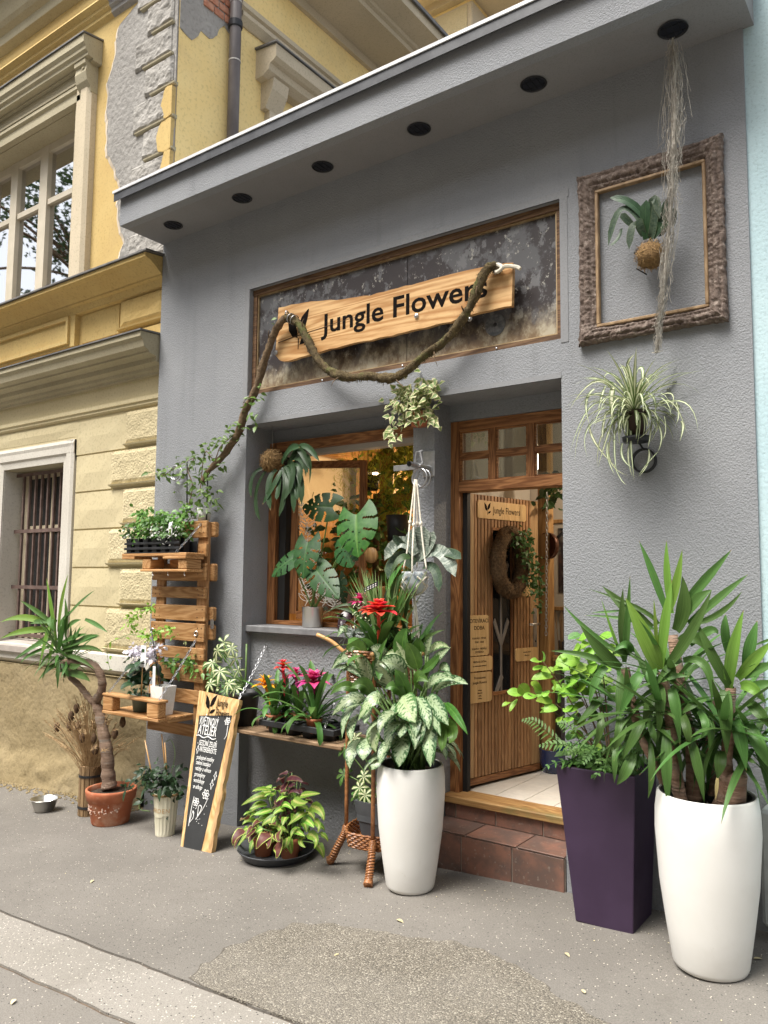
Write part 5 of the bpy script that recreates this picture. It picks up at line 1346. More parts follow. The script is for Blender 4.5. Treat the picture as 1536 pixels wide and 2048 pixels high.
# ------------------------------------------------------------------ inside the shop
pc = thing('hung_picture', (-1.8, 1.7, 1.3), 'framed dark picture on the inner wall behind the doorway', 'picture')
a_, b_ = (-2.595, 1.7, 2.163), (-2.356, 1.7, 1.44)
MB().box(a_[0], a_[0] + .62, 1.69, 1.715, b_[2], a_[2]).build('mount', mat('picture_mount', (.55, .5, .42)), pc)
for q in ((a_[0], a_[0] + .62, b_[2], b_[2] + .03), (a_[0], a_[0] + .62, a_[2] - .03, a_[2]), (a_[0], a_[0] + .03, b_[2] + .03, a_[2] - .03)): MB().cbox(q[0], q[1], 1.672, 1.69, q[2], q[3], .003).build('frame_bar', WARMWOOD_Z, pc)
MB().box(a_[0] + .07, a_[0] + .56, 1.684, 1.6895, b_[2] + .14, a_[2] - .07).build('print', mat('dark_abstract_print', (.02, .022, .026), (.10, .05, .04), 7, .5, c3=(.16, .14, .12), ns3=12), pc)
pn = thing('hanging_pan', (-2.0, 1.2, 1.9), 'round brown pan hanging just inside the doorway', 'pan')
q = V((-2.395, 1.25, 1.931)); b = MB(); b.lathe([(0, .0), (.085, 0), (.098, .012), (.10, .05), (.096, .05), (.094, .014), (0, .006)], q, 28, Matrix.Rotation(PI / 2, 3, 'X') @ Matrix.Rotation(-.4, 3, 'Y')); b.build('pan_body', mat('brown_pan_metal', (.09, .04, .025), (.14, .065, .04), 6, .35, metal=.5), pn, True)
b = MB(); b.tube([q + V((.05, 0, .06)), q + V((.16, .02, .17))], .012, 8); b.build('pan_handle', BLACK_MET, pn)
ctb = thing('counter', (-1.7, 1.45, .3), 'dark wooden counter inside the doorway', 'counter')
MB().cbox(-2.395, -1.0, 1.25, 1.70, 1.085, 1.125, .004).build('counter_top', WARMWOOD_X, ctb)
MB().box(-2.36, -1.0, 1.32, 1.70, .30, 1.084).build('counter_body', mat('dark_counter_front', (.05, .045, .045), (.08, .07, .07), 4, .6), ctb)
gpt = thing('bowl_on_counter', (-1.82, 1.4, 1.125), 'grey bowl standing on the counter inside', 'bowl')
MB().lathe([(0, 0), (.11, 0), (.15, .03), (.15, .10), (.14, .10), (.135, .03), (0, .02)], (-2.27, 1.45, 1.126), 28).build('bowl_body', DGREYP, gpt, True)
gj = thing('glass_jar', (-1.78, 1.52, 1.126), 'tall clear glass jar behind the grey bowl on the counter', 'jar')
MB().lathe([(0, 0), (.05, 0), (.052, .26), (.048, .26), (.046, .006), (0, .006)], (-2.33, 1.60, 1.126), 20).build('jar_body', GLASS, gj, True)
rd = thing('reed_bundle', (-2.0, 1.36, 1.126), 'bundle of thin reeds standing by the door handle', 'reeds')
b = MB()
for i in range(22): a = R.uniform(0, 6.28); r = R.uniform(0, .03); b.tube([(-2.385 + .03 + r * math.cos(a), 1.34 + r * math.sin(a), 1.126), (-2.355 + 2 * r * math.cos(a), 1.34 + 2 * r * math.sin(a), 1.126 + R.uniform(.2, .34))], .003, 4)
b.build('reed', REED, rd, kind='stuff')
bpt = thing('blue_pot', (-2.05, 1.15, .30), 'dark blue glazed pot on the shop floor behind the door', 'pot')
MB().lathe([(0, 0), (.08, 0), (.10, .07), (.108, .16), (.112, .165), (.10, .165), (.09, .07), (0, .03)], (-2.375, 1.22, .301), 30).build('pot_body', mat('cobalt_glaze', (.012, .025, .09), (.02, .04, .13), 5, .2, coat=.5), bpt, True)
ic_ = thing('link_chain', (-2.15, 1.1, 1.5), 'long steel chain hanging inside the doorway', 'chain')
chain('chain_links', (-2.312, 1, 2.303), (-2.329, 1, 1.291), ic_, .010, .003)
# pendant lamps inside; the third is unseen, added to brighten the doorway
for lx, ly, lz in ((-4.35, 1.7, 2.62), (-3.35, 1.9, 2.66), (-1.7, 1.15, 2.62)):
    lp = thing('pendant_lamp', (lx, ly, lz), 'lit black pendant lamp inside the shop %s' % ('over the plank wall shelves' if lx < -4 else 'behind the hanging fern' if lx < -3 else 'added unseen above the counter to brighten the doorway'), 'lamp', 'lit pendant lamps inside the shop')
    MB().lathe([(.02, .22), (.03, .20), (.12, .10), (.15, .04), (.148, .04), (.115, .10), (.0, .195)], (lx, ly, lz), 24).build('shade', BLACK_MET, lp, True)
    MB().tube([(lx, ly, lz + .22), (lx, ly, 3.02)], .004, 5).build('cord', BLACK_MET, lp)
    MB().ball((lx, ly, lz + .04), .035, 12).build('bulb', BULB, lp, True)
    li = bpy.data.lights.new('pendant_light', 'POINT'); li.energy = (7 if lx < -4 else 28) if lx < -2 else 9; li.color = (1, .66, .32) if lx < -2 else (1, .84, .64); li.shadow_soft_size = .06
    lo = bpy.data.objects.new('pendant_light', li); COL.objects.link(lo); lo.parent = lp; lo.location = (0, 0, -.06)

# ------------------------------------------------------------------ across the street (only seen mirrored in the panes)
ob = thing('opposite_house', (-8, -17, 0), 'cream house across the street, mirrored in the panes', 'house')
MB().box(-45, 35, -20, -17, -3, 14.5).build('wall', CREAM, ob)
MB().box(-45, 35, -20.5, -16.4, 14.5, 15.0).build('eave', TRIM_GREY, ob)
for i in range(-9, 8):
    for z in (1.2, 5.0, 8.6, 11.8):
        MB().box(i * 3.4 - .6, i * 3.4 + .6, -17, -16.96, z, z + 2.1).build('window', DARK_IN, ob); MB().box(i * 3.4 - .75, i * 3.4 + .75, -16.96, -16.9, z + 2.1, z + 2.3).build('window_head', WHITE_TRIM, ob)

# ------------------------------------------------------------------ leaf materials
LM = {}
LM['yucca'] = leafmat('yucca_leaf', (.052, .122, .028), (.085, .178, .046), 'blade', .42, .2, spec=.3)
LM['yucca_new'] = leafmat('yucca_new_leaf', (.13, .25, .035), (.18, .31, .06), 'blade', .34, .3, .3)
LM['dead'] = leafmat('dry_leaf_tip', (.30, .21, .09), (.50, .40, .22), 'blade', .7, .2, .2)
LM['aglao'] = leafmat('silver_feathered_leaf', (.032, .082, .028), (.05, .115, .04), 'feather', .36, .2, .35, c3=(.33, .42, .27))
LM['aglao_pale'] = leafmat('pale_silver_leaf', (.05, .125, .035), (.085, .175, .05), 'feather', .36, .22, .25, c3=(.38, .47, .28))
LM['aglao_green'] = leafmat('plain_green_leaf_back', (.045, .12, .018), (.07, .165, .03), 'plain', .4, .25, .3)
LM['brom'] = leafmat('bromeliad_leaf', (.06, .155, .035), (.10, .22, .055), 'blade', .42, .2, .5, spec=.3)
LM['brom_dark'] = leafmat('dark_bromeliad_leaf', (.030, .062, .022), (.055, .105, .036), 'blade', .42, .15, .5, spec=.28)
LM['magenta'] = leafmat('magenta_bract', (.52, .03, .17), (.66, .08, .30), 'tip', .4, .25, .25)
LM['red'] = leafmat('scarlet_bract', (.62, .02, .025), (.78, .06, .06), 'tip', .4, .25, .25)
LM['orange'] = leafmat('yellow_orange_bract', (.75, .28, .01), (.80, .48, .03), 'tip', .4, .25, .2)
LM['monstera'] = leafmat('monstera_leaf', (.018, .058, .018), (.030, .085, .026), 'plain', .42, .12, .4, c3=(.07, .15, .05), spec=.25)
LM['monstera_lit'] = leafmat('lit_monstera_leaf', (.025, .095, .016), (.045, .135, .026), 'plain', .40, .15, .3, c3=(.15, .27, .07), spec=.25)  # brighter copy of the monstera green: light put into the leaf colour
LM['clivia'] = leafmat('dark_strap_leaf', (.020, .048, .020), (.034, .070, .030), 'blade', .42, .1, .5, spec=.25)
LM['silver'] = leafmat('silver_banded_leaf', (.10, .135, .115), (.27, .31, .28), 'band', .4, .1, .25, spec=.3)
LM['sansev'] = leafmat('mottled_sansevieria_leaf', (.030, .055, .036), (.058, .088, .058), 'band', .5, .1, .3, c3=(.07, .10, .05), spec=.2)
LM['spider'] = leafmat('spider_plant_leaf', (.10, .17, .05), (.14, .21, .07), 'center', .45, .25, .3, c3=(.66, .70, .52))
LM['ivy'] = leafmat('variegated_ivy_leaf', (.16, .28, .08), (.24, .37, .13), 'edge', .5, .3, .3, c3=(.70, .70, .42))
LM['ivy_green'] = leafmat('small_green_leaf', (.05, .12, .03), (.085, .18, .045), 'plain', .4, .25, .6)
LM['jasmine'] = leafmat('jasmine_leaf', (.085, .19, .03), (.15, .29, .06), 'plain', .42, .25, .6, c3=(.2, .32, .1))
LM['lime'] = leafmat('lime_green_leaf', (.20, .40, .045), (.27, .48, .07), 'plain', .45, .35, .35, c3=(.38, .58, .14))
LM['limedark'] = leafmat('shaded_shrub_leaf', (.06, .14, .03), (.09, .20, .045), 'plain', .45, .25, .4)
LM['fern'] = leafmat('fern_pinna', (.07, .165, .035), (.11, .23, .055), 'plain', .5, .3, .4)
LM['dark'] = leafmat('glossy_dark_leaf', (.014, .040, .017), (.026, .065, .028), 'plain', .40, .1, .5, spec=.28)
LM['purple'] = leafmat('nearly_black_leaf', (.014, .006, .010), (.030, .012, .018), 'plain', .3, .05, .3, c3=(.06, .02, .03))
LM['col_lime'] = leafmat('lime_coleus_leaf', (.115, .25, .025), (.17, .33, .04), 'center2', .5, .3, .5, c3=(.42, .48, .14))
LM['col_rim'] = leafmat('burgundy_coleus_leaf', (.085, .025, .024), (.13, .045, .035), 'rim', .5, .2, .25, c3=(.33, .42, .09))
LM['col_dark'] = leafmat('dark_purple_coleus_leaf', (.055, .012, .02), (.085, .02, .03), 'rim', .5, .2, .25, c3=(.13, .10, .04))
LM['schef'] = leafmat('cream_schefflera_leaf', (.08, .17, .035), (.12, .23, .06), 'center', .42, .25, .4, c3=(.62, .65, .42))
LM['white'] = mat('white_petal', (.80, .80, .74), (.86, .86, .82), 20, .6, var=.2, trans=.25)
LM['pinkwhite'] = mat('pale_lilac_petal', (.70, .66, .76), (.80, .78, .84), 20, .6, var=.2, trans=.25)
LM['dry'] = mat('dry_straw', (.26, .17, .085), (.40, .28, .15), 30, .9, var=.5)
LM['papyrus'] = leafmat('pale_grass_blade', (.14, .26, .09), (.32, .45, .21), 'blade', .45, .25, .5)
LM['tilland'] = mat('silver_air_plant', (.30, .34, .32), (.40, .44, .41), 20, .7)
LM['street'] = leafmat('street_tree_leaf', (.03, .06, .02), (.05, .09, .03), 'plain', .5, .2, .4)
STEM = mat('green_stem', (.09, .16, .04), (.13, .21, .06), 20, .5)
TWIG = mat('woody_twig', (.12, .075, .04), (.19, .12, .07), 30, .8)
YTRUNK = mat('ringed_yucca_trunk', (.20, .115, .075), (.33, .215, .15), 12, .85, 1.0, 40, bd=.012, scale=(.35, .35, 3.2), c3=(.26, .22, .18), ns3=5)
MOSSF = mat('grey_spanish_moss', (.30, .275, .235), (.42, .39, .34), 30, .9)
TEASEL = mat('teasel_head', (.085, .05, .028), (.15, .09, .05), 60, .95, 1.0, 120, bd=.006)

def lf(par, P, w, nrm, m, prof='ovate', nu=4, fold=.15, name='leaf', **k):
    return MB().leaf(P, None, w, nrm, prof, nu, fold, **k).build(name, LM[m] if isinstance(m, str) else m, par, True)
def traced(par, rows, m, prof, nrm=(0, -1, .35), n=8, ws=1.0, **k):
    for i, (a, c, d, w) in enumerate(rows):
        w = w * ws
        mm = m(i) if callable(m) else m
        c = V(c) * 2 - (V(a) + V(d)) / 2 if k.get('through', True) else V(c)      # the middle point lies on the curve
        kk = {x: y for x, y in k.items() if x != 'through'}
        jn = V(nrm) + V((R.uniform(-.25, .25), 0, R.uniform(-.2, .2)))
        lf(par, Bz(a, c, d, n), w, jn, mm, prof, **kk)
def cloud(par, name, pts, size, m, prof='ovate', n=3, nu=2, nrm=None, up=.3, drop=.4, fold=.2, wr_=.55):
    """many small leaves in one mesh: what is too small to pick apart"""
    b = MB()
    for p in pts:
        s = size * R.uniform(.65, 1.25); d = V((R.gauss(0, 1), R.gauss(0, 1) - .35, R.gauss(0, .7) + up)).normalized()
        q1 = V(p) + d * s * .5; q2 = V(p) + d * s + V((0, 0, -s * drop))
        nn = V((R.gauss(0, .5), -1 + R.gauss(0, .4), .7 + R.gauss(0, .4))) if nrm is None else V(nrm)
        b.leaf(Bz(p, q1, q2, n), None, s * wr_, nn, prof, nu, fold)
    return b.build(name, LM[m] if isinstance(m, str) else m, par, True, kind='stuff')
def stem(par, P, r, m=STEM, name='stem', n=6, **k): return MB().tube(P, r, n, **k).build(name, m, par, True)
def rosette(par, c, n, L, w, m, prof='blade', el0=80, el1=-35, droop=35, nu=4, fold=.25, seed=0, skip=None, name='leaf'):
    r = random.Random(seed)
    for i in range(n):
        f = i / max(1, n - 1); az = i * 137.5 + r.uniform(-15, 15)
        if skip and skip(az % 360, f): continue
        el = el0 + (el1 - el0) * f + r.uniform(-8, 8); l = L * r.uniform(.75, 1.1) * (.75 + .35 * math.sin(PI * min(1, f + .2)))
        base = V(c) + V((math.cos(math.radians(az)), math.sin(math.radians(az)), 0)) * .012 + V((0, 0, -.05 * f))
        P = arc(base, az, el, l, droop * r.uniform(.5, 1.4) * (.4 + f), 8)
        lf(par, P, w * r.uniform(.8, 1.1), V((0, 0, 1)) if abs(el) < 60 else V((math.cos(math.radians(az)) * -1, math.sin(math.radians(az)) * -1, .3)), m(f) if callable(m) else m, prof, nu, fold, name=name)

# ------------------------------------------------------------------ yucca in the white planter on the right
yu = thing('yucca', (-.905, -.51, .62), 'big multi stemmed yucca with long green blades in the right white planter', 'plant')
soil(yu, (-.905, -.51), .180, .655)
b = MB()
for i in range(420):
    a = R.uniform(0, 6.28); r = .172 * R.random() ** .5; b.ball((-.905 + r * math.cos(a), -.51 + r * math.sin(a), .667), R.uniform(.003, .007), 4)
b.build('pumice_grit', PEBB, yu, kind='stuff')
def cane(pts, r0, r1):
    P = catmull(pts, 8); N = len(P)
    return MB().tube(P, [(r0 + (r1 - r0) * i / N) * (1 + .09 * noise.noise(V((i * .9, r0 * 99, 0)))) for i in range(N)], 12, rough=.16, rs=45).build('trunk', YTRUNK, yu, True)
cane([(-1.003, -0.55, 0.704), (-1.018, -0.55, 0.796), (-1.032, -0.55, 0.935), (-1.046, -0.55, 1.098), (-1.065, -0.57, 1.264)], .030, .021)
cane([(-0.972, -0.44, 0.694), (-0.978, -0.44, 0.792), (-0.979, -0.44, 0.913), (-1.019, -0.43, 1.131), (-1.06, -0.42, 1.424)], .034, .024)
cane([(-1.083, -0.47, 0.726), (-1.119, -0.47, 0.821), (-1.186, -0.47, 0.93), (-1.233, -0.46, 1.068), (-1.276, -0.45, 1.261)], .026, .020)
cane([(-0.906, -0.4, 0.718), (-0.91, -0.4, 0.871), (-0.91, -0.4, 0.96), (-0.884, -0.4, 1.14)], .022, .018)
cane([(-0.82, -0.52, 0.821), (-0.811, -0.53, 0.925), (-0.795, -0.55, 1.061), (-0.783, -0.56, 1.221)], .026, .022)
MB().tube([(-0.822, -0.53, 0.686), (-0.8, -0.53, 0.742), (-0.789, -0.53, 0.848), (-0.793, -0.53, 0.856)], [.062, .060, .060, .052], 16, rough=.2, rs=30).build('stump', YTRUNK, yu, True)
cane([(-0.778, -0.42, 0.743), (-0.772, -0.42, 0.873), (-0.762, -0.42, 1.024)], .018, .016)
rows = [((-1.072, -0.45, 1.525), (-1.126, -0.47, 1.703), (-1.191, -0.47, 1.864), 0.033), ((-1.052, -0.45, 1.526), (-1.061, -0.47, 1.703), (-1.063, -0.47, 1.864), 0.034), ((-1.06, -0.45, 1.542), (-1.022, -0.47, 1.663), (-0.993, -0.47, 1.82), 0.040), ((-1.034, -0.45, 1.446), (-0.991, -0.47, 1.56), (-0.996, -0.47, 1.699), 0.059), ((-0.992, -0.45, 1.572), (-0.893, -0.47, 1.684), (-0.781, -0.47, 1.816), 0.041), ((-1.002, -0.45, 1.504), (-0.937, -0.47, 1.585), (-0.868, -0.47, 1.637), 0.052), ((-0.979, -0.45, 1.481), (-0.84, -0.47, 1.599), (-0.716, -0.47, 1.708), 0.036), ((-0.956, -0.45, 1.482), (-0.838, -0.47, 1.533), (-0.743, -0.47, 1.632), 0.026), ((-1.113, -0.45, 1.475), (-1.211, -0.47, 1.55), (-1.442, -0.47, 1.633), 0.020), ((-1.138, -0.45, 1.45), (-1.262, -0.47, 1.491), (-1.47, -0.47, 1.503), 0.017), ((-1.146, -0.45, 1.454), (-1.249, -0.47, 1.537), (-1.375, -0.47, 1.649), 0.052), ((-1.294, -0.45, 1.531), (-1.356, -0.47, 1.523), (-1.43, -0.47, 1.519), 0.012), ((-1.02, -0.45, 1.399), (-0.952, -0.47, 1.42), (-0.901, -0.47, 1.364), 0.047), ((-0.974, -0.45, 1.386), (-0.884, -0.47, 1.454), (-0.847, -0.47, 1.44), 0.039), ((-1.238, -0.45, 1.339), (-1.282, -0.47, 1.354), (-1.333, -0.47, 1.314), 0.042)]
traced(yu, rows, lambda i: 'yucca_new' if i in (1, 2) else 'yucca', 'blade', fold=.3, ws=1.08)
rows = [((-1.079, -0.58, 1.276), (-1.122, -0.62, 1.419), (-1.211, -0.62, 1.597), 0.069), ((-1.067, -0.58, 1.292), (-1.032, -0.62, 1.485), (-1.001, -0.62, 1.679), 0.048), ((-1.052, -0.58, 1.278), (-0.925, -0.62, 1.448), (-0.835, -0.62, 1.636), 0.047), ((-1.082, -0.58, 1.31), (-1.076, -0.62, 1.468), (-1.082, -0.62, 1.592), 0.016), ((-1.08, -0.58, 1.194), (-1.06, -0.62, 1.147), (-1.077, -0.62, 0.963), 0.048), ((-1.027, -0.58, 1.199), (-0.995, -0.62, 1.127), (-0.982, -0.62, 0.962), 0.047), ((-0.971, -0.58, 1.325), (-0.867, -0.62, 1.309), (-0.846, -0.62, 1.153), 0.035), ((-1.157, -0.58, 1.252), (-1.189, -0.62, 1.189), (-1.255, -0.62, 1.038), 0.049), ((-1.102, -0.58, 1.282), (-1.1, -0.62, 1.251), (-1.107, -0.62, 1.202), 0.045), ((-1.085, -0.58, 1.159), (-1.107, -0.62, 1.12), (-1.141, -0.62, 1.03), 0.048), ((-0.88, -0.58, 1.168), (-0.925, -0.62, 1.141), (-0.981, -0.62, 1.091), 0.030), ((-1.111, -0.58, 1.207), (-1.029, -0.62, 1.252), (-0.936, -0.62, 1.263), 0.034), ((-0.979, -0.58, 1.325), (-1.029, -0.62, 1.286), (-1.076, -0.62, 1.214), 0.031)]
traced(yu, rows, lambda i: 'yucca_new' if i in (0, 1, 3) else 'yucca', 'blade', fold=.3, ws=1.08)
rows = [((-1.288, -0.48, 1.264), (-1.362, -0.52, 1.34), (-1.461, -0.54, 1.457), 0.055), ((-1.269, -0.48, 1.29), (-1.239, -0.52, 1.457), (-1.214, -0.54, 1.698), 0.030), ((-1.265, -0.48, 1.323), (-1.262, -0.52, 1.472), (-1.248, -0.54, 1.64), 0.035), ((-1.274, -0.48, 1.298), (-1.309, -0.52, 1.429), (-1.355, -0.54, 1.589), 0.013), ((-1.287, -0.48, 1.329), (-1.408, -0.52, 1.416), (-1.548, -0.54, 1.553), 0.025), ((-1.288, -0.48, 1.252), (-1.436, -0.52, 1.311), (-1.616, -0.54, 1.326), 0.029), ((-1.289, -0.48, 1.227), (-1.272, -0.52, 1.147), (-1.292, -0.54, 1.034), 0.049), ((-1.354, -0.48, 1.261), (-1.394, -0.52, 1.194), (-1.421, -0.54, 1.083), 0.038), ((-1.376, -0.48, 1.113), (-1.422, -0.52, 1.051), (-1.485, -0.54, 0.986), 0.040), ((-1.228, -0.48, 1.341), (-1.247, -0.52, 1.375), (-1.299, -0.54, 1.341), 0.036), ((-1.245, -0.48, 1.332), (-1.273, -0.52, 1.341), (-1.341, -0.54, 1.371), 0.030)]
traced(yu, rows, lambda i: 'yucca_new' if i == 3 else 'yucca', 'blade', fold=.3, ws=1.08)
rows = [((-0.788, -0.57, 1.217), (-0.756, -0.62, 1.379), (-0.709, -0.62, 1.556), 0.047), ((-0.788, -0.57, 1.374), (-0.785, -0.62, 1.466), (-0.78, -0.62, 1.536), 0.034), ((-0.778, -0.57, 1.218), (-0.834, -0.62, 1.352), (-0.905, -0.62, 1.509), 0.042), ((-0.718, -0.57, 1.303), (-0.684, -0.62, 1.412), (-0.657, -0.62, 1.513), 0.048), ((-0.749, -0.57, 1.264), (-0.672, -0.62, 1.352), (-0.604, -0.62, 1.431), 0.045), ((-0.803, -0.57, 1.211), (-0.79, -0.62, 1.115), (-0.792, -0.62, 0.943), 0.056), ((-0.764, -0.57, 1.089), (-0.732, -0.62, 1.014), (-0.717, -0.62, 0.894), 0.051), ((-0.739, -0.57, 1.232), (-0.682, -0.62, 1.233), (-0.634, -0.62, 1.174), 0.044), ((-0.711, -0.57, 1.164), (-0.659, -0.62, 1.136), (-0.608, -0.62, 1.064), 0.045), ((-0.71, -0.57, 1.081), (-0.663, -0.62, 1.001), (-0.629, -0.62, 0.915), 0.050), ((-0.825, -0.57, 0.949), (-0.819, -0.62, 0.909), (-0.833, -0.62, 0.842), 0.044), ((-0.877, -0.57, 1.084), (-0.849, -0.62, 1.036), (-0.865, -0.62, 0.961), 0.034), ((-0.727, -0.57, 0.942), (-0.697, -0.62, 0.937), (-0.678, -0.62, 0.929), 0.016), ((-0.724, -0.57, 1.275), (-0.66, -0.62, 1.313), (-0.58, -0.62, 1.347), 0.043), ((-0.726, -0.57, 1.217), (-0.649, -0.62, 1.25), (-0.57, -0.62, 1.264), 0.036), ((-0.673, -0.57, 1.41), (-0.603, -0.62, 1.438), (-0.545, -0.62, 1.448), 0.012)]
traced(yu, rows, lambda i: 'yucca_new' if i in (0, 4, 7) else 'yucca', 'blade', fold=.3, ws=1.08)
rows = [((-1.036, -0.62, 1.021), (-1.023, -0.68, 0.877), (-1.026, -0.66, 0.707), 0.045), ((-0.942, -0.62, 1.01), (-0.894, -0.68, 0.902), (-0.877, -0.66, 0.747), 0.040), ((-1.11, -0.62, 0.952), (-1.086, -0.68, 0.845), (-1.113, -0.66, 0.724), 0.030), ((-1.187, -0.62, 0.9), (-1.199, -0.68, 0.836), (-1.251, -0.66, 0.762), 0.046), ((-1.139, -0.62, 1.055), (-1.161, -0.68, 0.985), (-1.233, -0.66, 0.862), 0.040), ((-1.243, -0.62, 1.059), (-1.224, -0.68, 0.993), (-1.264, -0.66, 0.911), 0.047), ((-1.26, -0.62, 0.948), (-1.248, -0.68, 0.867), (-1.262, -0.66, 0.766), 0.030), ((-1.337, -0.62, 1.065), (-1.316, -0.68, 0.997), (-1.354, -0.66, 0.908), 0.032), ((-0.966, -0.62, 1.096), (-0.933, -0.68, 1.042), (-0.93, -0.66, 0.959), 0.037), ((-1.117, -0.62, 1.05), (-1.077, -0.68, 1.01), (-1.077, -0.66, 0.962), 0.030), ((-0.9, -0.62, 1.118), (-0.858, -0.68, 1.072), (-0.886, -0.66, 1.008), 0.032)]
traced(yu, rows, 'yucca', 'blade', fold=.3, ws=1.08)
traced(yu, [((-0.831, -0.62, 0.85), (-0.833, -0.63, 0.809), (-0.84, -0.63, 0.754), 0.016)], 'dead', 'blade')
for k, (c, n) in enumerate((((-1.06, -.42, 1.22), 16), ((-1.08, -.55, 1.09), 14), ((-1.26, -.45, 1.07), 16), ((-.82, -.54, 1.06), 18), ((-.93, -.38, 1.0), 16), ((-.72, -.42, .98), 12))):
    rosette(yu, c, int(n * 2.2), .43, .034, 'yucca', 'blade', 55, -60, 35, 2, .3, 40 + k, skip=lambda az, f: 235 < az < 330 and f > .6 or (az < 60 or az > 330) and f < .1)

# ------------------------------------------------------------------ silver striped foliage plant in the middle white planter
ag = thing('silver_leaf_plant', (-2.545, -.385, .59), 'bushy plant with broad silver striped leaves in the middle white planter', 'plant')
soil(ag, (-2.545, -.385), .150, .585)
up_rows = [((-2.577, -0.4, 1.198), (-2.585, -0.42, 1.306), (-2.538, -0.44, 1.393), 0.097), ((-2.489, -0.4, 1.153), (-2.507, -0.42, 1.242), (-2.544, -0.44, 1.311), 0.093), ((-2.469, -0.4, 1.26), (-2.461, -0.42, 1.304), (-2.454, -0.44, 1.341), 0.075), ((-2.438, -0.4, 1.241), (-2.408, -0.42, 1.298), (-2.369, -0.44, 1.358), 0.049), ((-2.42, -0.4, 1.254), (-2.341, -0.42, 1.306), (-2.256, -0.44, 1.298), 0.039), ((-2.416, -0.4, 1.158), (-2.341, -0.42, 1.236), (-2.248, -0.44, 1.302), 0.052), ((-2.473, -0.4, 1.146), (-2.38, -0.42, 1.2), (-2.319, -0.44, 1.259), 0.049), ((-2.514, -0.4, 1.151), (-2.574, -0.42, 1.238), (-2.617, -0.44, 1.315), 0.038), ((-2.54, -0.4, 1.162), (-2.611, -0.42, 1.24), (-2.691, -0.44, 1.232), 0.050), ((-2.838, -0.4, 1.052), (-2.861, -0.42, 1.158), (-2.946, -0.44, 1.241), 0.082), ((-2.852, -0.4, 1.082), (-2.97, -0.42, 1.204), (-3.098, -0.44, 1.116), 0.073), ((-2.854, -0.4, 1.183), (-2.925, -0.42, 1.265), (-2.985, -0.44, 1.227), 0.087), ((-2.818, -0.4, 1.054), (-2.77, -0.42, 1.182), (-2.678, -0.44, 1.332), 0.050), ((-2.802, -0.4, 1.046), (-2.963, -0.42, 1.133), (-3.104, -0.44, 1.123), 0.036), ((-2.348, -0.4, 1.167), (-2.292, -0.42, 1.19), (-2.254, -0.44, 1.144), 0.043), ((-2.688, -0.4, 1.108), (-2.729, -0.42, 1.193), (-2.769, -0.44, 1.253), 0.062), ((-2.732, -0.4, 1.209), (-2.751, -0.42, 1.253), (-2.803, -0.44, 1.269), 0.071), ((-3.028, -0.4, 1.335), (-3.025, -0.42, 1.364), (-3.055, -0.44, 1.318), 0.055)]
mids = [((-2.657, -0.42, 1.031), (-2.676, -0.47, 1.132), (-2.698, -0.5, 1.21), 0.143), ((-2.546, -0.42, 1.015), (-2.544, -0.47, 1.092), (-2.581, -0.5, 1.163), 0.082), ((-2.572, -0.42, 0.991), (-2.596, -0.47, 1.058), (-2.65, -0.5, 1.046), 0.067), ((-2.45, -0.42, 1.04), (-2.443, -0.47, 1.125), (-2.352, -0.5, 1.111), 0.071), ((-2.415, -0.42, 1.06), (-2.314, -0.47, 1.131), (-2.182, -0.5, 1.131), 0.055), ((-2.375, -0.42, 1.047), (-2.238, -0.47, 1.121), (-2.106, -0.5, 1.119), 0.062), ((-2.802, -0.42, 0.97), (-2.827, -0.47, 1.051), (-2.9, -0.5, 1.029), 0.081), ((-2.898, -0.42, 0.994), (-2.967, -0.47, 1.032), (-3.06, -0.5, 0.972), 0.052), ((-2.568, -0.42, 1.136), (-2.618, -0.47, 1.188), (-2.692, -0.5, 1.185), 0.103), ((-2.316, -0.42, 1.13), (-2.247, -0.47, 1.149), (-2.201, -0.5, 1.115), 0.041)]
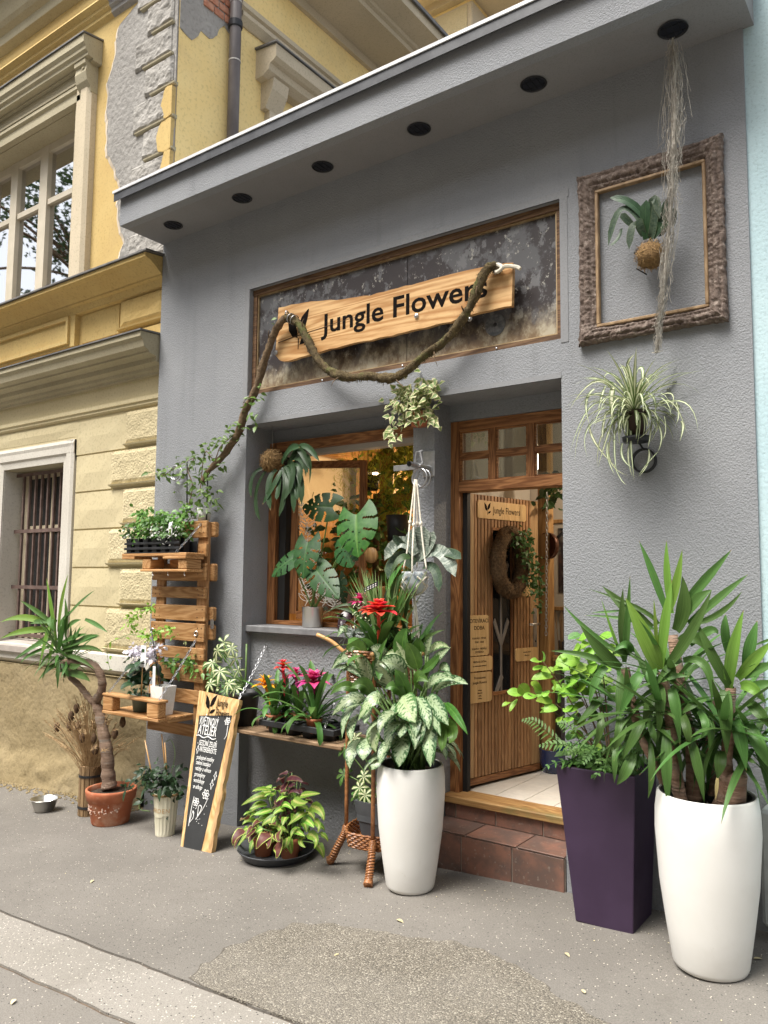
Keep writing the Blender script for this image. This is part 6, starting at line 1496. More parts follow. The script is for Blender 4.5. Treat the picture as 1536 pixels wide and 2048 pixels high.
low = [((-2.67, -0.46, 0.978), (-2.693, -0.56, 0.988), (-2.765, -0.6, 0.868), 0.078), ((-2.811, -0.46, 0.965), (-2.861, -0.56, 0.972), (-2.956, -0.6, 0.877), 0.071), ((-2.86, -0.46, 0.934), (-2.876, -0.56, 0.893), (-2.879, -0.6, 0.758), 0.068), ((-2.555, -0.46, 1.01), (-2.457, -0.56, 0.97), (-2.373, -0.6, 0.902), 0.124), ((-2.391, -0.46, 1.021), (-2.253, -0.56, 0.982), (-2.166, -0.6, 0.91), 0.087), ((-2.712, -0.46, 0.885), (-2.68, -0.56, 0.814), (-2.636, -0.6, 0.709), 0.127), ((-2.643, -0.46, 0.884), (-2.566, -0.56, 0.827), (-2.567, -0.6, 0.734), 0.080), ((-2.544, -0.46, 0.894), (-2.489, -0.56, 0.857), (-2.475, -0.6, 0.81), 0.083), ((-2.446, -0.46, 0.93), (-2.382, -0.56, 0.857), (-2.379, -0.6, 0.759), 0.091), ((-2.557, -0.46, 0.814), (-2.495, -0.56, 0.747), (-2.479, -0.6, 0.653), 0.111), ((-2.388, -0.46, 0.878), (-2.312, -0.56, 0.802), (-2.277, -0.6, 0.682), 0.090), ((-2.31, -0.46, 0.887), (-2.225, -0.56, 0.836), (-2.209, -0.6, 0.773), 0.064), ((-2.277, -0.46, 0.998), (-2.146, -0.56, 0.962), (-2.051, -0.6, 0.877), 0.043), ((-2.281, -0.46, 0.906), (-2.165, -0.56, 0.875), (-2.163, -0.6, 0.819), 0.071), ((-2.852, -0.46, 0.736), (-2.84, -0.56, 0.677), (-2.821, -0.6, 0.593), 0.071), ((-2.781, -0.46, 0.757), (-2.743, -0.56, 0.715), (-2.727, -0.6, 0.653), 0.096), ((-2.715, -0.46, 0.698), (-2.663, -0.56, 0.659), (-2.664, -0.6, 0.61), 0.088), ((-2.416, -0.46, 0.961), (-2.286, -0.56, 0.931), (-2.214, -0.6, 0.85), 0.068), ((-2.652, -0.46, 0.76), (-2.611, -0.56, 0.707), (-2.613, -0.6, 0.653), 0.075), ((-2.459, -0.46, 1.015), (-2.334, -0.56, 0.958), (-2.289, -0.6, 0.874), 0.065), ((-2.882, -0.46, 0.871), (-2.847, -0.56, 0.82), (-2.809, -0.6, 0.746), 0.061), ((-2.623, -0.46, 0.957), (-2.562, -0.56, 0.918), (-2.554, -0.6, 0.875), 0.075), ((-2.783, -0.46, 0.942), (-2.729, -0.56, 0.9), (-2.72, -0.6, 0.857), 0.068)]
def agm(i): return ('aglao_green', 'aglao_green', 'aglao_green', 'aglao', 'aglao_pale', 'aglao', 'aglao_green', 'aglao_pale', 'aglao_pale', 'aglao_pale', 'aglao', 'aglao_green', 'aglao_green', 'aglao')[i] if i < 14 else 'aglao'
traced(ag, up_rows, agm, 'ovate', (0, -1, .3), nu=6, fold=.22, ws=1.2)
traced(ag, mids, lambda i: ('aglao', 'aglao_green', 'aglao_green', 'aglao_green', 'aglao', 'aglao', 'aglao_green', 'aglao_green', 'aglao', 'aglao')[i], 'ovate', (0, -1, .45), nu=6, fold=.22, ws=1.2)
traced(ag, low, lambda i: 'aglao_green' if i in (11, 12, 13) else ('aglao_pale' if i in (3, 5, 0) else 'aglao'), 'ovate', (0, -1, .25), nu=6, fold=.16, cup=.12, ws=1.15)
b = MB()
for rws in (up_rows, mids, low):
    for (a, c, d, w) in rws:
        q = V((-2.545 + R.uniform(-.08, .08), -.385 + R.uniform(-.05, .05), .585))
        b.tube(Bz(q, (q + V(a)) / 2 + V((0, .0, .10)), a, 6), .006, 5)
b.build('stalks', STEM, ag, True, kind='stuff')
for i in range(26):
    a = R.uniform(0, 360); z = R.uniform(.66, .95); r = R.uniform(.02, .1)
    lf(ag, arc((-2.545 + r * math.cos(math.radians(a)), -.385 + r * math.sin(math.radians(a)), z), a, 20, .26, 95), .095, (0, 0, 1), 'aglao', 'ovate', 4, .2)

# ------------------------------------------------------------------ bromeliads in a tray on the plank shelf
bt = thing('bromeliad_tray', (-3.55, -.12, .632), 'black plastic tray holding bromeliad pots on the plank shelf', 'tray')
MB().cbox(-3.86, -3.20, -.285, -.265, .675, .715, .004).build('rim', BLACKP, bt); MB().cbox(-3.86, -3.20, -.03, -.01, .675, .715, .004).build('rim', BLACKP, bt)
for x0, x1 in ((-3.86, -3.84), (-3.22, -3.20)): MB().cbox(x0, x1, -.2649, -.0301, .675, .715, .004).build('rim', BLACKP, bt)
for i in range(4):
    for j in range(2):
        MB().lathe([(0, .634), (.050, .634), (.056, .70), (.062, .71), (.062, .714), (.05, .70), (0, .65)], (-3.77 + i * .155, -.205 + j * .115, 0), 16).build('cup', BLACKP, bt, True)
def bract_head(par, c, r, n, m, tilt=(0, 0), seed=1, layers=3, fat=.5, prof='lance'):
    rr_ = random.Random(seed)
    for l in range(layers):
        for k in range(n):
            az = 360 * (k + .5 * l) / n + rr_.uniform(-8, 8); el = -5 + l * (75 / layers) + rr_.uniform(-6, 6)
            L = r * (1.05 - .18 * l) * rr_.uniform(.85, 1.1)
            P = arc(V(c) + V((0, 0, .012 * l)), az, el + 18, L, 40, 6)
            lf(par, P, L * fat, (0, 0, 1), m, prof, 2, .3, 'bract')
def bromeliad(label, base, head, m, leafm, L=.30, n=18, r=.085, seed=1, potr=.055, w=.036, pot=True, heads=7, fat=.5, prof='lance', layers=3):
    t = thing('bromeliad', base, label, 'bromeliad', 'bromeliads in flower')
    base, head = V(base), V(head)
    if pot:
        MB().lathe([(0, .002), (potr * .78, .002), (potr * .92, potr * 1.4), (potr, potr * 1.45), (potr, potr * 1.75), (potr * .9, potr * 1.75), (potr * .8, potr * 1.3), (0, potr * 1.3)], base, 24).build('pot', TERRAP, t, True)
        base = base + V((0, 0, potr * 1.3))
    rosette(t, base + V((0, 0, .03)), n + 4, L * 1.12, w, leafm, 'strap', 86, 22, 92, 3, .35, seed)
    stem(t, Bz(base, (base + head) / 2 + V((0, 0, .02)), head, 6), .011, LM[m] if isinstance(m, str) else m, 'flower_stem')
    for k in range(5):
        q = base.lerp(head, .35 + .12 * k); lf(t, arc(q, k * 140, 60, .09, 40, 5), .03, (0, 0, 1), leafm if k < 3 else m, 'lance', 2, .3, 'bract')
    bract_head(t, head, r, heads, m, seed=seed, fat=fat, prof=prof, layers=layers)
    return t
bromeliad('bromeliad with a yellow orange flower, leftmost in the black tray', (-3.81, -0.19, 0.645), (-3.885, -0.2, 0.927), 'orange', 'brom', .29, 16, .10, 3)
bromeliad('bromeliad with a red flower and dark leaves at the back of the tray', (-3.787, -0.09, 0.65), (-3.826, -0.09, 1.045), 'red', 'brom_dark', .25, 15, .08, 4)
bromeliad('small pink bromeliad between the red and the large magenta one', (-3.666, -0.09, 0.654), (-3.693, -0.1, 1.001), 'magenta', 'brom', .24, 14, .075, 5)
bromeliad('bromeliad with the largest magenta flower, rightmost in the black tray', (-3.431, -0.205, 0.662), (-3.43, -0.22, 0.987), 'magenta', 'brom', .35, 18, .135, 6, w=.046)

# plants in the top of the rattan stand
rg = bromeliad('bromeliad with a bright scarlet flower on top of the rattan stand', (-2.86, -.27, 1.16), (-2.803, -0.36, 1.469), 'red', 'brom', .36, 18, .125, 11, pot=False, w=.055, heads=9, fat=.62, prof='ovate', layers=4)
bract_head(rg, V((-2.803, -0.36, 1.469)) + V((0, 0, .03)), .05, 7, 'red', seed=12, layers=2)
for k in range(5): lf(rg, arc(V((-2.803, -0.36, 1.481)), k * 72, 65, .035, 20, 4), .014, (0, 0, 1), 'orange', 'lance', 2, .3, 'bract')
bromeliad('purple pink bromeliad half hidden behind the scarlet one on rattan stand', (-2.98, -.20, 1.18), (-3.044, -0.22, 1.523), 'magenta', 'brom', .30, 14, .085, 13, pot=False, w=.04)
dk = thing('dark_leaf_plant', (-3.02, -.22, 1.2), 'plant with nearly black purple leaf at the left of the rattan stand', 'plant')
traced(dk, [((-3.1, -0.22, 1.436), (-3.136, -0.27, 1.426), (-3.162, -0.3, 1.335), 0.086), ((-3.114, -0.22, 1.425), (-3.129, -0.27, 1.41), (-3.139, -0.3, 1.374), 0.065), ((-3.17, -0.22, 1.456), (-3.171, -0.27, 1.446), (-3.174, -0.3, 1.426), 0.032)], 'purple', 'ovate', nu=4)
tl = thing('air_plant', (-3.03, -.25, 1.18), 'silvery air plant with thin curling leaves on the rattan stand rim', 'plant')
b = MB()
for i in range(46):
    a = R.uniform(0, 6.28); P = arc((-3.014, -0.32, 1.322), math.degrees(a), R.uniform(-20, 80), R.uniform(.06, .15), R.uniform(-60, 130), 7)
    b.tube(P, [.004 * (1 - i_ / 9) for i_ in range(8)], 4)
b.build('thin_leaf', LM['tilland'], tl, kind='stuff')
traced(tl, [((-3.05, -0.3, 1.341), (-3.1, -0.33, 1.345), (-3.13, -0.36, 1.303), 0.030), ((-2.97, -0.3, 1.355), (-3, -0.33, 1.349), (-3.032, -0.36, 1.298), 0.031), ((-2.95, -0.3, 1.335), (-2.966, -0.33, 1.289), (-2.962, -0.36, 1.245), 0.042)], 'sansev', 'lance')
b = MB()
for i in range(60): b.leaf(arc(V((-3.03, -0.25, 1.461)) + V((R.gauss(0, .025), R.gauss(0, .02), R.gauss(0, .05))), R.uniform(0, 360), R.uniform(-30, 60), .03, 60, 3), None, .012, (0, -1, .4), 'ellipse', 2)
b.build('cream_leaf', LM['spider'], tl, kind='stuff')
gs = thing('grass_plant', (-2.9, -.12, 1.2), 'pot plant with fan of pale narrow green blades behind scarlet flower', 'plant')
for i in range(90):
    bx, tx = 640 + R.uniform(-50, 70), R.choice((R.uniform(450, 660), R.uniform(450, 900))); y = -.14 + R.uniform(-.06, .06)
    a = V((-2.92 + R.uniform(-.04, .04), y, 1.24)); 
    d = V((R.gauss(-.03, .13), R.gauss(-.04, .05), R.uniform(.36, .52)))
    lf(gs, Bz(a, a + d * .5 + V((0, 0, .03)), a + d, 6), R.uniform(.013, .020), (0, -1, .1), 'papyrus' if i % 3 else 'brom', 'grass', 2, .2)
bl = thing('broad_leaf_plant', (-2.72, -.1, 1.2), 'plant with tall lance shaped dark green leaves right of grass on the stand', 'plant')
traced(bl, [((-2.879, -0.16, 1.606), (-2.798, -0.22, 1.681), (-2.683, -0.26, 1.784), 0.063), ((-2.701, -0.16, 1.807), (-2.748, -0.22, 1.795), (-2.789, -0.26, 1.696), 0.052), ((-2.832, -0.16, 1.433), (-2.752, -0.22, 1.515), (-2.682, -0.26, 1.594), 0.044), ((-2.891, -0.16, 1.484), (-2.855, -0.22, 1.554), (-2.808, -0.26, 1.613), 0.044), ((-2.984, -0.16, 1.492), (-2.973, -0.22, 1.536), (-2.964, -0.26, 1.579), 0.032), ((-2.826, -0.16, 1.517), (-2.772, -0.22, 1.634), (-2.683, -0.26, 1.717), 0.078), ((-2.812, -0.16, 1.423), (-2.797, -0.22, 1.519), (-2.807, -0.26, 1.561), 0.037), ((-2.748, -0.16, 1.426), (-2.683, -0.22, 1.532), (-2.632, -0.26, 1.595), 0.031), ((-2.774, -0.16, 1.487), (-2.709, -0.22, 1.563), (-2.645, -0.26, 1.625), 0.031), ((-3.036, -0.16, 1.383), (-3.08, -0.22, 1.458), (-3.215, -0.26, 1.482), 0.045), ((-2.929, -0.16, 1.345), (-2.815, -0.22, 1.394), (-2.705, -0.26, 1.415), 0.031), ((-2.915, -0.16, 1.324), (-2.802, -0.22, 1.369), (-2.68, -0.26, 1.366), 0.026), ((-3.008, -0.16, 1.261), (-2.937, -0.22, 1.3), (-2.855, -0.26, 1.286), 0.048), ((-2.902, -0.16, 1.288), (-2.826, -0.22, 1.29), (-2.766, -0.26, 1.26), 0.014), ((-2.863, -0.16, 1.379), (-2.77, -0.22, 1.437), (-2.643, -0.26, 1.408), 0.036), ((-3.119, -0.16, 1.445), (-3.157, -0.22, 1.51), (-3.349, -0.26, 1.429), 0.022)], lambda i: 'sansev' if i == 3 else ('brom_dark' if i % 2 else 'brom'), 'lance', nu=4)
for i in range(22):
    lf(bl, arc((-2.80 + R.uniform(-.1, .1), -.12 + R.uniform(-.06, .08), 1.22), R.uniform(0, 360), R.uniform(45, 80), R.uniform(.2, .36), 40), .04, (0, -1, .3), 'brom_dark' if i % 2 else 'limedark', 'lance', 2)
tg = thing('plant_tag', (-2.929, -0.28, 1.626), 'black and white bar patterned plant tag among the blades', 'tag')
a_ = V((-2.96, -0.3, 1.604)); c_ = V((-2.853, -0.3, 1.646)); up_ = V((0, 0, .030)); th_ = V((0, .002, 0))
b = MB(); b.add([a_ - up_ * .5, c_ - up_ * .5, c_ + up_ * .5, a_ + up_ * .5, a_ - up_ * .5 + th_, c_ - up_ * .5 + th_, c_ + up_ * .5 + th_, a_ + up_ * .5 + th_], [(0, 1, 2, 3), (7, 6, 5, 4), (0, 4, 5, 1), (3, 2, 6, 7)]); b.build('card', BLACKP, tg)
b = MB()
for i in range(5):
    for s in (0, 1):
        q = a_.lerp(c_, .12 + .18 * i) + up_ * (-.25 + .4 * s) + V((0, -.001, 0)); d = (c_ - a_).normalized() * .005
        b.add([q - d - up_ * .1, q + d - up_ * .1, q + d + up_ * .12, q - d + up_ * .12], [(0, 1, 2, 3)])
b.build('printed_bar', LM['white'], tg, kind='stuff')

# schefflera in the grey pot on the lower tier
def palmate(par, c, L, n, m, face=(0, -1, .6), seed=0, prof='obovate'):
    r = random.Random(seed); f = V(face).normalized(); u = f.cross(V((0, 0, 1))).normalized(); v = f.cross(u)
    a0 = r.uniform(0, 6.28)
    for k in range(n):
        a = a0 + 2 * PI * k / n; d = u * math.cos(a) + v * math.sin(a); l = L * r.uniform(.8, 1.1)
        P = Bz(V(c), V(c) + d * l * .55 + f * .008, V(c) + d * l - f * l * .25 + V((0, 0, -l * .2)), 4)
        lf(par, P, l * .36, f, m, prof, 2, .15, 'leaflet')
for i, q in enumerate(((-2.975, -0.26, 0.462), (-2.975, -0.3, 0.402), (-2.916, -0.32, 0.372), (-3.017, -0.3, 0.694), (-3.102, -0.28, 0.615), (-3.128, -0.26, 0.454), (-2.993, -0.3, 0.351))):
    palmate(gp, q, .062, 7, 'schef' if i < 4 else 'limedark', (.2, -1, .5), i)
    stem(gp, Bz((-2.87, -.21, .33), (V(q) + V((-2.87, -.21, .40))) / 2, q, 5), .004)
soil(gp, (-2.87, -.21), .09, .32)
# schefflera in the black pot on the shelf
sf = thing('variegated_schefflera', (-4.13, -.14, .633), 'cream variegated schefflera in a black pot behind the chalkboard', 'potted plant')
MB().lathe([(0, .0), (.085, 0), (.105, .20), (.112, .205), (.112, .235), (.104, .235), (.10, .2), (0, .2)], (-4.13, -.16, .633), 30).build('pot', BLACKP, sf, True)
soil(sf, (-4.13, -.16), .100, .835)
for i, q in enumerate(((-4.358, -0.16, 1.2), (-4.231, -0.2, 1.166), (-4.377, -0.2, 1.144), (-4.184, -0.2, 1.095), (-4.404, -0.22, 1.051), (-4.291, -0.25, 1), (-4.156, -0.2, 1.014), (-4.39, -0.25, 0.905), (-4.162, -0.28, 0.927), (-4.302, -0.27, 0.872), (-4.124, -0.25, 0.894), (-4.359, -0.15, 1.11), (-4.478, -0.2, 1.026), (-4.233, -0.24, 0.866), (-4.355, -0.12, 1.015), (-4.366, -0.16, 0.907), (-4.523, -0.12, 0.935), (-4.309, -0.1, 0.932))):
    palmate(sf, q, R.uniform(.052, .085), 7 if i % 3 else 5, 'schef' if i < 11 else 'limedark', (R.gauss(.1, .5), -1, R.uniform(.2, 1.3)), 20 + i)
    stem(sf, Bz((-4.13, -.16, .84 + .02 * (i % 6)), (V(q) + V((-4.13, -.16, .9))) / 2 + V((0, 0, .02)), q, 5), .0035)
stem(sf, [(-4.13, -.16, .83), (-4.12, -.16, 1.0), (-4.13, -.15, 1.2)], .007)

# ------------------------------------------------------------------ coleus pots in the saucer
def coleus(label, base, m, n, seed, hh=.26, rr_=.2, size=.105, wave=.0, prof='heart', a0=0, a1=360):
    t = thing('coleus', base, label, 'coleus', 'coleus plants in the saucer'); r = random.Random(seed); base = V(base)
    MB().lathe([(0, .0), (.052, 0), (.066, .095), (.072, .098), (.072, .125), (.064, .125), (.06, .09), (0, .09)], base, 24).build('pot', TERRAP, t, True)
    top = base + V((0, 0, .10)); b = MB()
    for i in range(n):
        f = (i + .5) / n; az = r.uniform(a0, a1); el = 88 - 95 * f ** .8
        rad = .4 + .6 * f
        d = V((math.cos(math.radians(az)) * math.cos(math.radians(el)) * rr_, math.sin(math.radians(az)) * math.cos(math.radians(el)) * rr_ * .8, math.sin(math.radians(el)) * hh))
        q = top + d * r.uniform(.75, 1.05) + V((0, 0, .03)); s = size * r.uniform(.75, 1.2)
        P = arc(q, az + r.uniform(-35, 35), 12 - 40 * f, s, 55, 6)
        nn = V((d.x, d.y - .06, .16 - .10 * f))
        lf(t, P, s * .74, nn, m, prof, 6, .18, wave=wave, wf=5)
        b.tube(Bz(top + V((d.x * .1, d.y * .1, 0)), top + d * .5 + V((0, 0, .03)), q, 4), .004, 4)
    b.build('stalks', STEM, t, True, kind='stuff')
    return t
cz = g(-3.6) + .022
c1_ = coleus('lime green coleus with cream centred leaves at the right of the saucer', (-3.485, -.36, cz), 'col_lime', 34, 5, .25, .22, .085)
c2_ = coleus('second lime coleus at the back left of the saucer', (-3.69, -.27, cz), 'col_lime', 34, 9, .27, .20, .085)
c3_ = coleus('coleus with burgundy leaves rimmed lime green at front of the saucer', (-3.65, -.43, cz), 'col_rim', 12, 6, .09, .15, .10)
c4_ = coleus('tall dark purple frilled coleus rising in the middle of the saucer', (-3.55, -.26, cz), 'col_dark', 30, 7, .38, .11, .065, .25)
CL = [((-3.337, -0.5, 0.315), (-3.232, -0.55, 0.322), (-3.156, -0.57, 0.348), 0.071), ((-3.277, -0.5, 0.35), (-3.156, -0.55, 0.388), (-3.061, -0.57, 0.411), 0.054), ((-3.192, -0.5, 0.303), (-3.077, -0.55, 0.306), (-3.03, -0.57, 0.26), 0.075), ((-3.235, -0.5, 0.258), (-3.25, -0.55, 0.24), (-3.317, -0.57, 0.181), 0.081), ((-3.213, -0.5, 0.135), (-3.107, -0.55, 0.14), (-3.103, -0.57, 0.088), 0.066), ((-3.342, -0.5, 0.132), (-3.247, -0.55, 0.151), (-3.176, -0.57, 0.145), 0.056), ((-3.242, -0.5, 0.108), (-3.226, -0.55, 0.095), (-3.168, -0.57, 0.082), 0.048), ((-3.381, -0.5, 0.081), (-3.344, -0.55, 0.058), (-3.357, -0.57, 0.032), 0.056), ((-3.254, -0.5, 0.221), (-3.157, -0.55, 0.225), (-3.104, -0.57, 0.208), 0.058), ((-3.282, -0.5, 0.158), (-3.287, -0.55, 0.148), (-3.287, -0.57, 0.11), 0.052), ((-3.166, -0.5, 0.222), (-3.085, -0.55, 0.221), (-3.077, -0.57, 0.185), 0.050)]
CL2 = [((-3.651, -0.4, 0.303), (-3.669, -0.46, 0.316), (-3.692, -0.5, 0.306), 0.055), ((-3.661, -0.4, 0.263), (-3.7, -0.46, 0.258), (-3.789, -0.5, 0.202), 0.076), ((-3.615, -0.4, 0.186), (-3.632, -0.46, 0.178), (-3.677, -0.5, 0.164), 0.067), ((-3.732, -0.4, 0.073), (-3.75, -0.46, 0.107), (-3.773, -0.5, 0.085), 0.070), ((-3.603, -0.4, 0.142), (-3.636, -0.46, 0.139), (-3.682, -0.5, 0.095), 0.069), ((-3.797, -0.4, 0.022), (-3.797, -0.46, -0.013), (-3.824, -0.5, -0.075), 0.057), ((-3.729, -0.4, -0.004), (-3.718, -0.46, -0.04), (-3.698, -0.5, -0.082), 0.068), ((-3.601, -0.4, 0.097), (-3.481, -0.46, 0.115), (-3.37, -0.5, 0.111), 0.058), ((-3.54, -0.4, 0.21), (-3.433, -0.46, 0.261), (-3.34, -0.5, 0.255), 0.054), ((-3.659, -0.4, 0.217), (-3.677, -0.46, 0.212), (-3.713, -0.5, 0.192), 0.063), ((-3.585, -0.4, 0.283), (-3.571, -0.46, 0.305), (-3.585, -0.5, 0.289), 0.054), ((-3.756, -0.4, 0.138), (-3.752, -0.46, 0.16), (-3.766, -0.5, 0.144), 0.048)]
CR = [((-3.477, -0.56, 0.101), (-3.48, -0.62, 0.081), (-3.507, -0.64, 0.023), 0.116), ((-3.401, -0.56, 0.067), (-3.337, -0.62, 0.049), (-3.34, -0.64, 0.003), 0.103), ((-3.697, -0.56, 0.08), (-3.705, -0.62, 0.056), (-3.709, -0.64, 0.005), 0.080), ((-3.494, -0.56, 0.082), (-3.418, -0.62, 0.075), (-3.415, -0.64, 0.044), 0.065), ((-3.383, -0.56, 0.139), (-3.346, -0.62, 0.125), (-3.309, -0.64, 0.105), 0.063), ((-3.651, -0.56, 0.163), (-3.638, -0.62, 0.18), (-3.653, -0.64, 0.165), 0.050), ((-3.605, -0.56, 0.097), (-3.587, -0.62, 0.086), (-3.598, -0.64, 0.074), 0.060)]
CD = [((-3.563, -0.34, 0.342), (-3.512, -0.4, 0.333), (-3.524, -0.42, 0.308), 0.075), ((-3.537, -0.34, 0.377), (-3.41, -0.4, 0.413), (-3.328, -0.42, 0.407), 0.049), ((-3.62, -0.34, 0.24), (-3.541, -0.4, 0.233), (-3.545, -0.42, 0.197), 0.083), ((-3.566, -0.34, 0.241), (-3.473, -0.4, 0.248), (-3.424, -0.42, 0.282), 0.074), ((-3.572, -0.34, 0.155), (-3.507, -0.4, 0.152), (-3.521, -0.42, 0.128), 0.075), ((-3.639, -0.34, 0.153), (-3.592, -0.4, 0.144), (-3.578, -0.42, 0.121), 0.055), ((-3.558, -0.34, 0.356), (-3.535, -0.4, 0.396), (-3.56, -0.42, 0.367), 0.052), ((-3.532, -0.34, 0.283), (-3.434, -0.4, 0.338), (-3.357, -0.42, 0.33), 0.059), ((-3.49, -0.34, 0.217), (-3.405, -0.4, 0.223), (-3.396, -0.42, 0.21), 0.051), ((-3.6, -0.34, 0.307), (-3.576, -0.4, 0.33), (-3.578, -0.42, 0.319), 0.047), ((-3.526, -0.34, 0.348), (-3.439, -0.4, 0.367), (-3.391, -0.42, 0.385), 0.046), ((-3.543, -0.34, 0.2), (-3.477, -0.4, 0.195), (-3.427, -0.42, 0.201), 0.062)]
traced(c1_, CL, 'col_lime', 'heart', (.1, -1, .75), nu=6, fold=.15, wave=.06, wf=6)
traced(c2_, CL2, 'col_lime', 'heart', (-.1, -1, .8), nu=6, fold=.15, wave=.06, wf=6)
traced(c3_, CR, 'col_rim', 'heart', (0, -1, .6), nu=6, fold=.12, wave=.08, wf=7)
traced(c4_, CD, 'col_dark', 'heart', (0, -1, .6), nu=6, fold=.12, wave=.2, wf=7)

# ------------------------------------------------------------------ macrame hanger with the silver plant
mh = thing('macrame_hanger', (-2.77, -0.02, 2.312), 'white cotton macrame hanger with tassel hung from the steel bracket', 'plant hanger')
pc0 = V((-2.73, -0.08, 1.66)); topk = V((-2.76, -0.03, 2.294))
ropes = [((-2.764, -0.03, 2.313), (-2.76, -0.09, 2.034), (-2.744, -0.14, 1.861), (-2.763, -0.155, 1.734)), ((-2.76, -0.03, 2.313), (-2.725, -0.1, 2.013), (-2.693, -0.16, 1.841), (-2.686, -0.172, 1.711)), ((-2.75, -0.03, 2.312), (-2.684, -0.08, 2.022), (-2.651, -0.1, 1.87), (-2.609, -0.13, 1.737)), ((-2.755, -0.03, 2.313), (-2.736, -0.04, 2.027), (-2.756, 0, 1.876), (-2.773, 0.01, 1.751))]
for rp in ropes:
    MB().tube(catmull(rp, 6), .0056, 7, rough=.15, rs=90).build('cord', ROPE, mh, True)
    MB().ball(rp[1], .012, 8, .25, 60, (1, 1, 1.3)).build('knot', ROPE, mh, True)
bk_ = V((-2.714, -0.1, 1.607))
b = MB()
for k in range(8):
    a = k * PI / 4; a2 = a + PI / 4 * (1 if k % 2 else -1)
    top_ = pc0 + V((.090 * math.cos(a), .090 * math.sin(a), .03)); mid_ = pc0 + V((.083 * math.cos(a2), .083 * math.sin(a2), -.025))
    b.tube([top_, (top_ + mid_) / 2, mid_], .0055, 6); b.tube(Bz(mid_, pc0 + V((.06 * math.cos(a2), .06 * math.sin(a2), -.08)), pc0 + V((0, 0, -.088)), 4), .0055, 6)
b.build('net', ROPE, mh, True)
b = MB()
for k in range(11):
    e = V((-2.709, -0.08, 1.334)) + V((R.uniform(-.025, .025), R.uniform(-.02, .02), R.uniform(-.03, .03))); s = pc0 + V((R.uniform(-.008, .008), R.uniform(-.008, .008), -.09))
    b.tube(Bz(s, (s + e) / 2 + V((R.uniform(-.008, .008), 0, 0)), e, 5), .0048, 5)
b.build('tassel', ROPE, mh)
sp_ = thing('silver_urn_plant', pc0, 'silver banded bromeliad in speckled blue grey pot in the macrame hanger', 'potted plant')
MB().lathe([(0, -.078), (.03, -.078), (.055, -.065), (.077, -.035), (.084, .0), (.083, .04), (.080, .062), (.076, .062), (.074, .03), (0, .03)], pc0, 36).build('pot', GLAZE, sp_, True)
traced(sp_, [((-2.707, -0.07, 1.783), (-2.7, -0.06, 1.901), (-2.681, -0.05, 2.007), 0.132), ((-2.713, -0.09, 1.829), (-2.808, -0.12, 1.905), (-2.906, -0.16, 1.791), 0.061), ((-2.724, -0.09, 1.763), (-2.824, -0.12, 1.801), (-2.881, -0.16, 1.673), 0.078), ((-2.742, -0.09, 1.834), (-2.802, -0.12, 1.891), (-2.841, -0.16, 1.951), 0.036), ((-2.672, -0.09, 1.801), (-2.513, -0.12, 1.84), (-2.384, -0.16, 1.69), 0.066), ((-2.586, -0.09, 1.823), (-2.455, -0.12, 1.834), (-2.345, -0.16, 1.796), 0.047), ((-2.657, -0.09, 1.754), (-2.55, -0.12, 1.73), (-2.498, -0.16, 1.599), 0.046), ((-2.693, -0.07, 1.815), (-2.625, -0.08, 1.87), (-2.587, -0.08, 1.972), 0.093), ((-2.721, -0.07, 1.797), (-2.755, -0.07, 1.892), (-2.739, -0.07, 1.987), 0.076)], lambda i: 'silver' if i in (0, 1, 4, 7, 8) else 'sansev', 'strap', (0, -1, .45), nu=4, fold=.3, ws=1.3)

# ------------------------------------------------------------------ hanging ivy over the pillar
iv = thing('hanging_ivy', (-2.795, 0, 2.844), 'cream edged ivy hanging under the lintel above the pillar', 'plant')
ic0 = V((-2.776, 0.02, 2.772)); MB().lathe([(0, -.05), (.05, -.05), (.065, .03), (.07, .03), (.07, .045), (.06, .04), (0, .03)], V((-2.781, 0.04, 2.723)), 20).build('pot', TERRAP, iv, True)
stem(iv, [V((-2.789, 0.04, 2.724)), V((-2.784, 0.03, 2.881)), V((ic0.x, .03, 2.842))], .002, BLACK_MET, 'wire', 4)
IVY = lambda t: max(.03, (.55 + 4 * t if t < .12 else (1.0 if t < .3 else (.62 + .25 * math.cos((t - .3) * 9) if t < .55 else .55 * (1 - (t - .55) / .45) ** .8))))
pts = []
for i in range(250):
    x, y = R.gauss(826, 22), R.gauss(813, 20)
    if R.random() < .25: x, y = R.uniform(800, 880), 775 + R.random() * 20
    pts.append((x, y))
for x, y in [(870 - i * .3, 765 + i * 5) for i in range(5)] + [(786 + R.uniform(-6, 6), 850 + i * 2.2) for i in range(8)] + [(868 + R.uniform(-7, 7), 830 + i * 2.5) for i in range(12)] + [(795 + R.uniform(-3, 3), 872 + i * 4) for i in range(2)]: pts.append((x, y))
b = MB(); bx = V((-2.789, -0.02, 2.789)); ppm = 300.0
for x, y in pts:
    q = bx + V(((x - 826) / ppm / .86, R.uniform(-.07, .05), -(y - 815) / ppm)); s = R.uniform(.036, .060)
    d = V((R.gauss(0, 1), -.4, R.gauss(-.6, .7))).normalized()
    b.leaf(Bz(q, q + d * s * .5 + V((0, -.006, 0)), q + d * s, 5), None, s * .95, V((R.gauss(0, .35), -1, R.gauss(.35, .3))), IVY, 4, .15)
b.build('foliage', LM['ivy'], iv, True, kind='stuff')

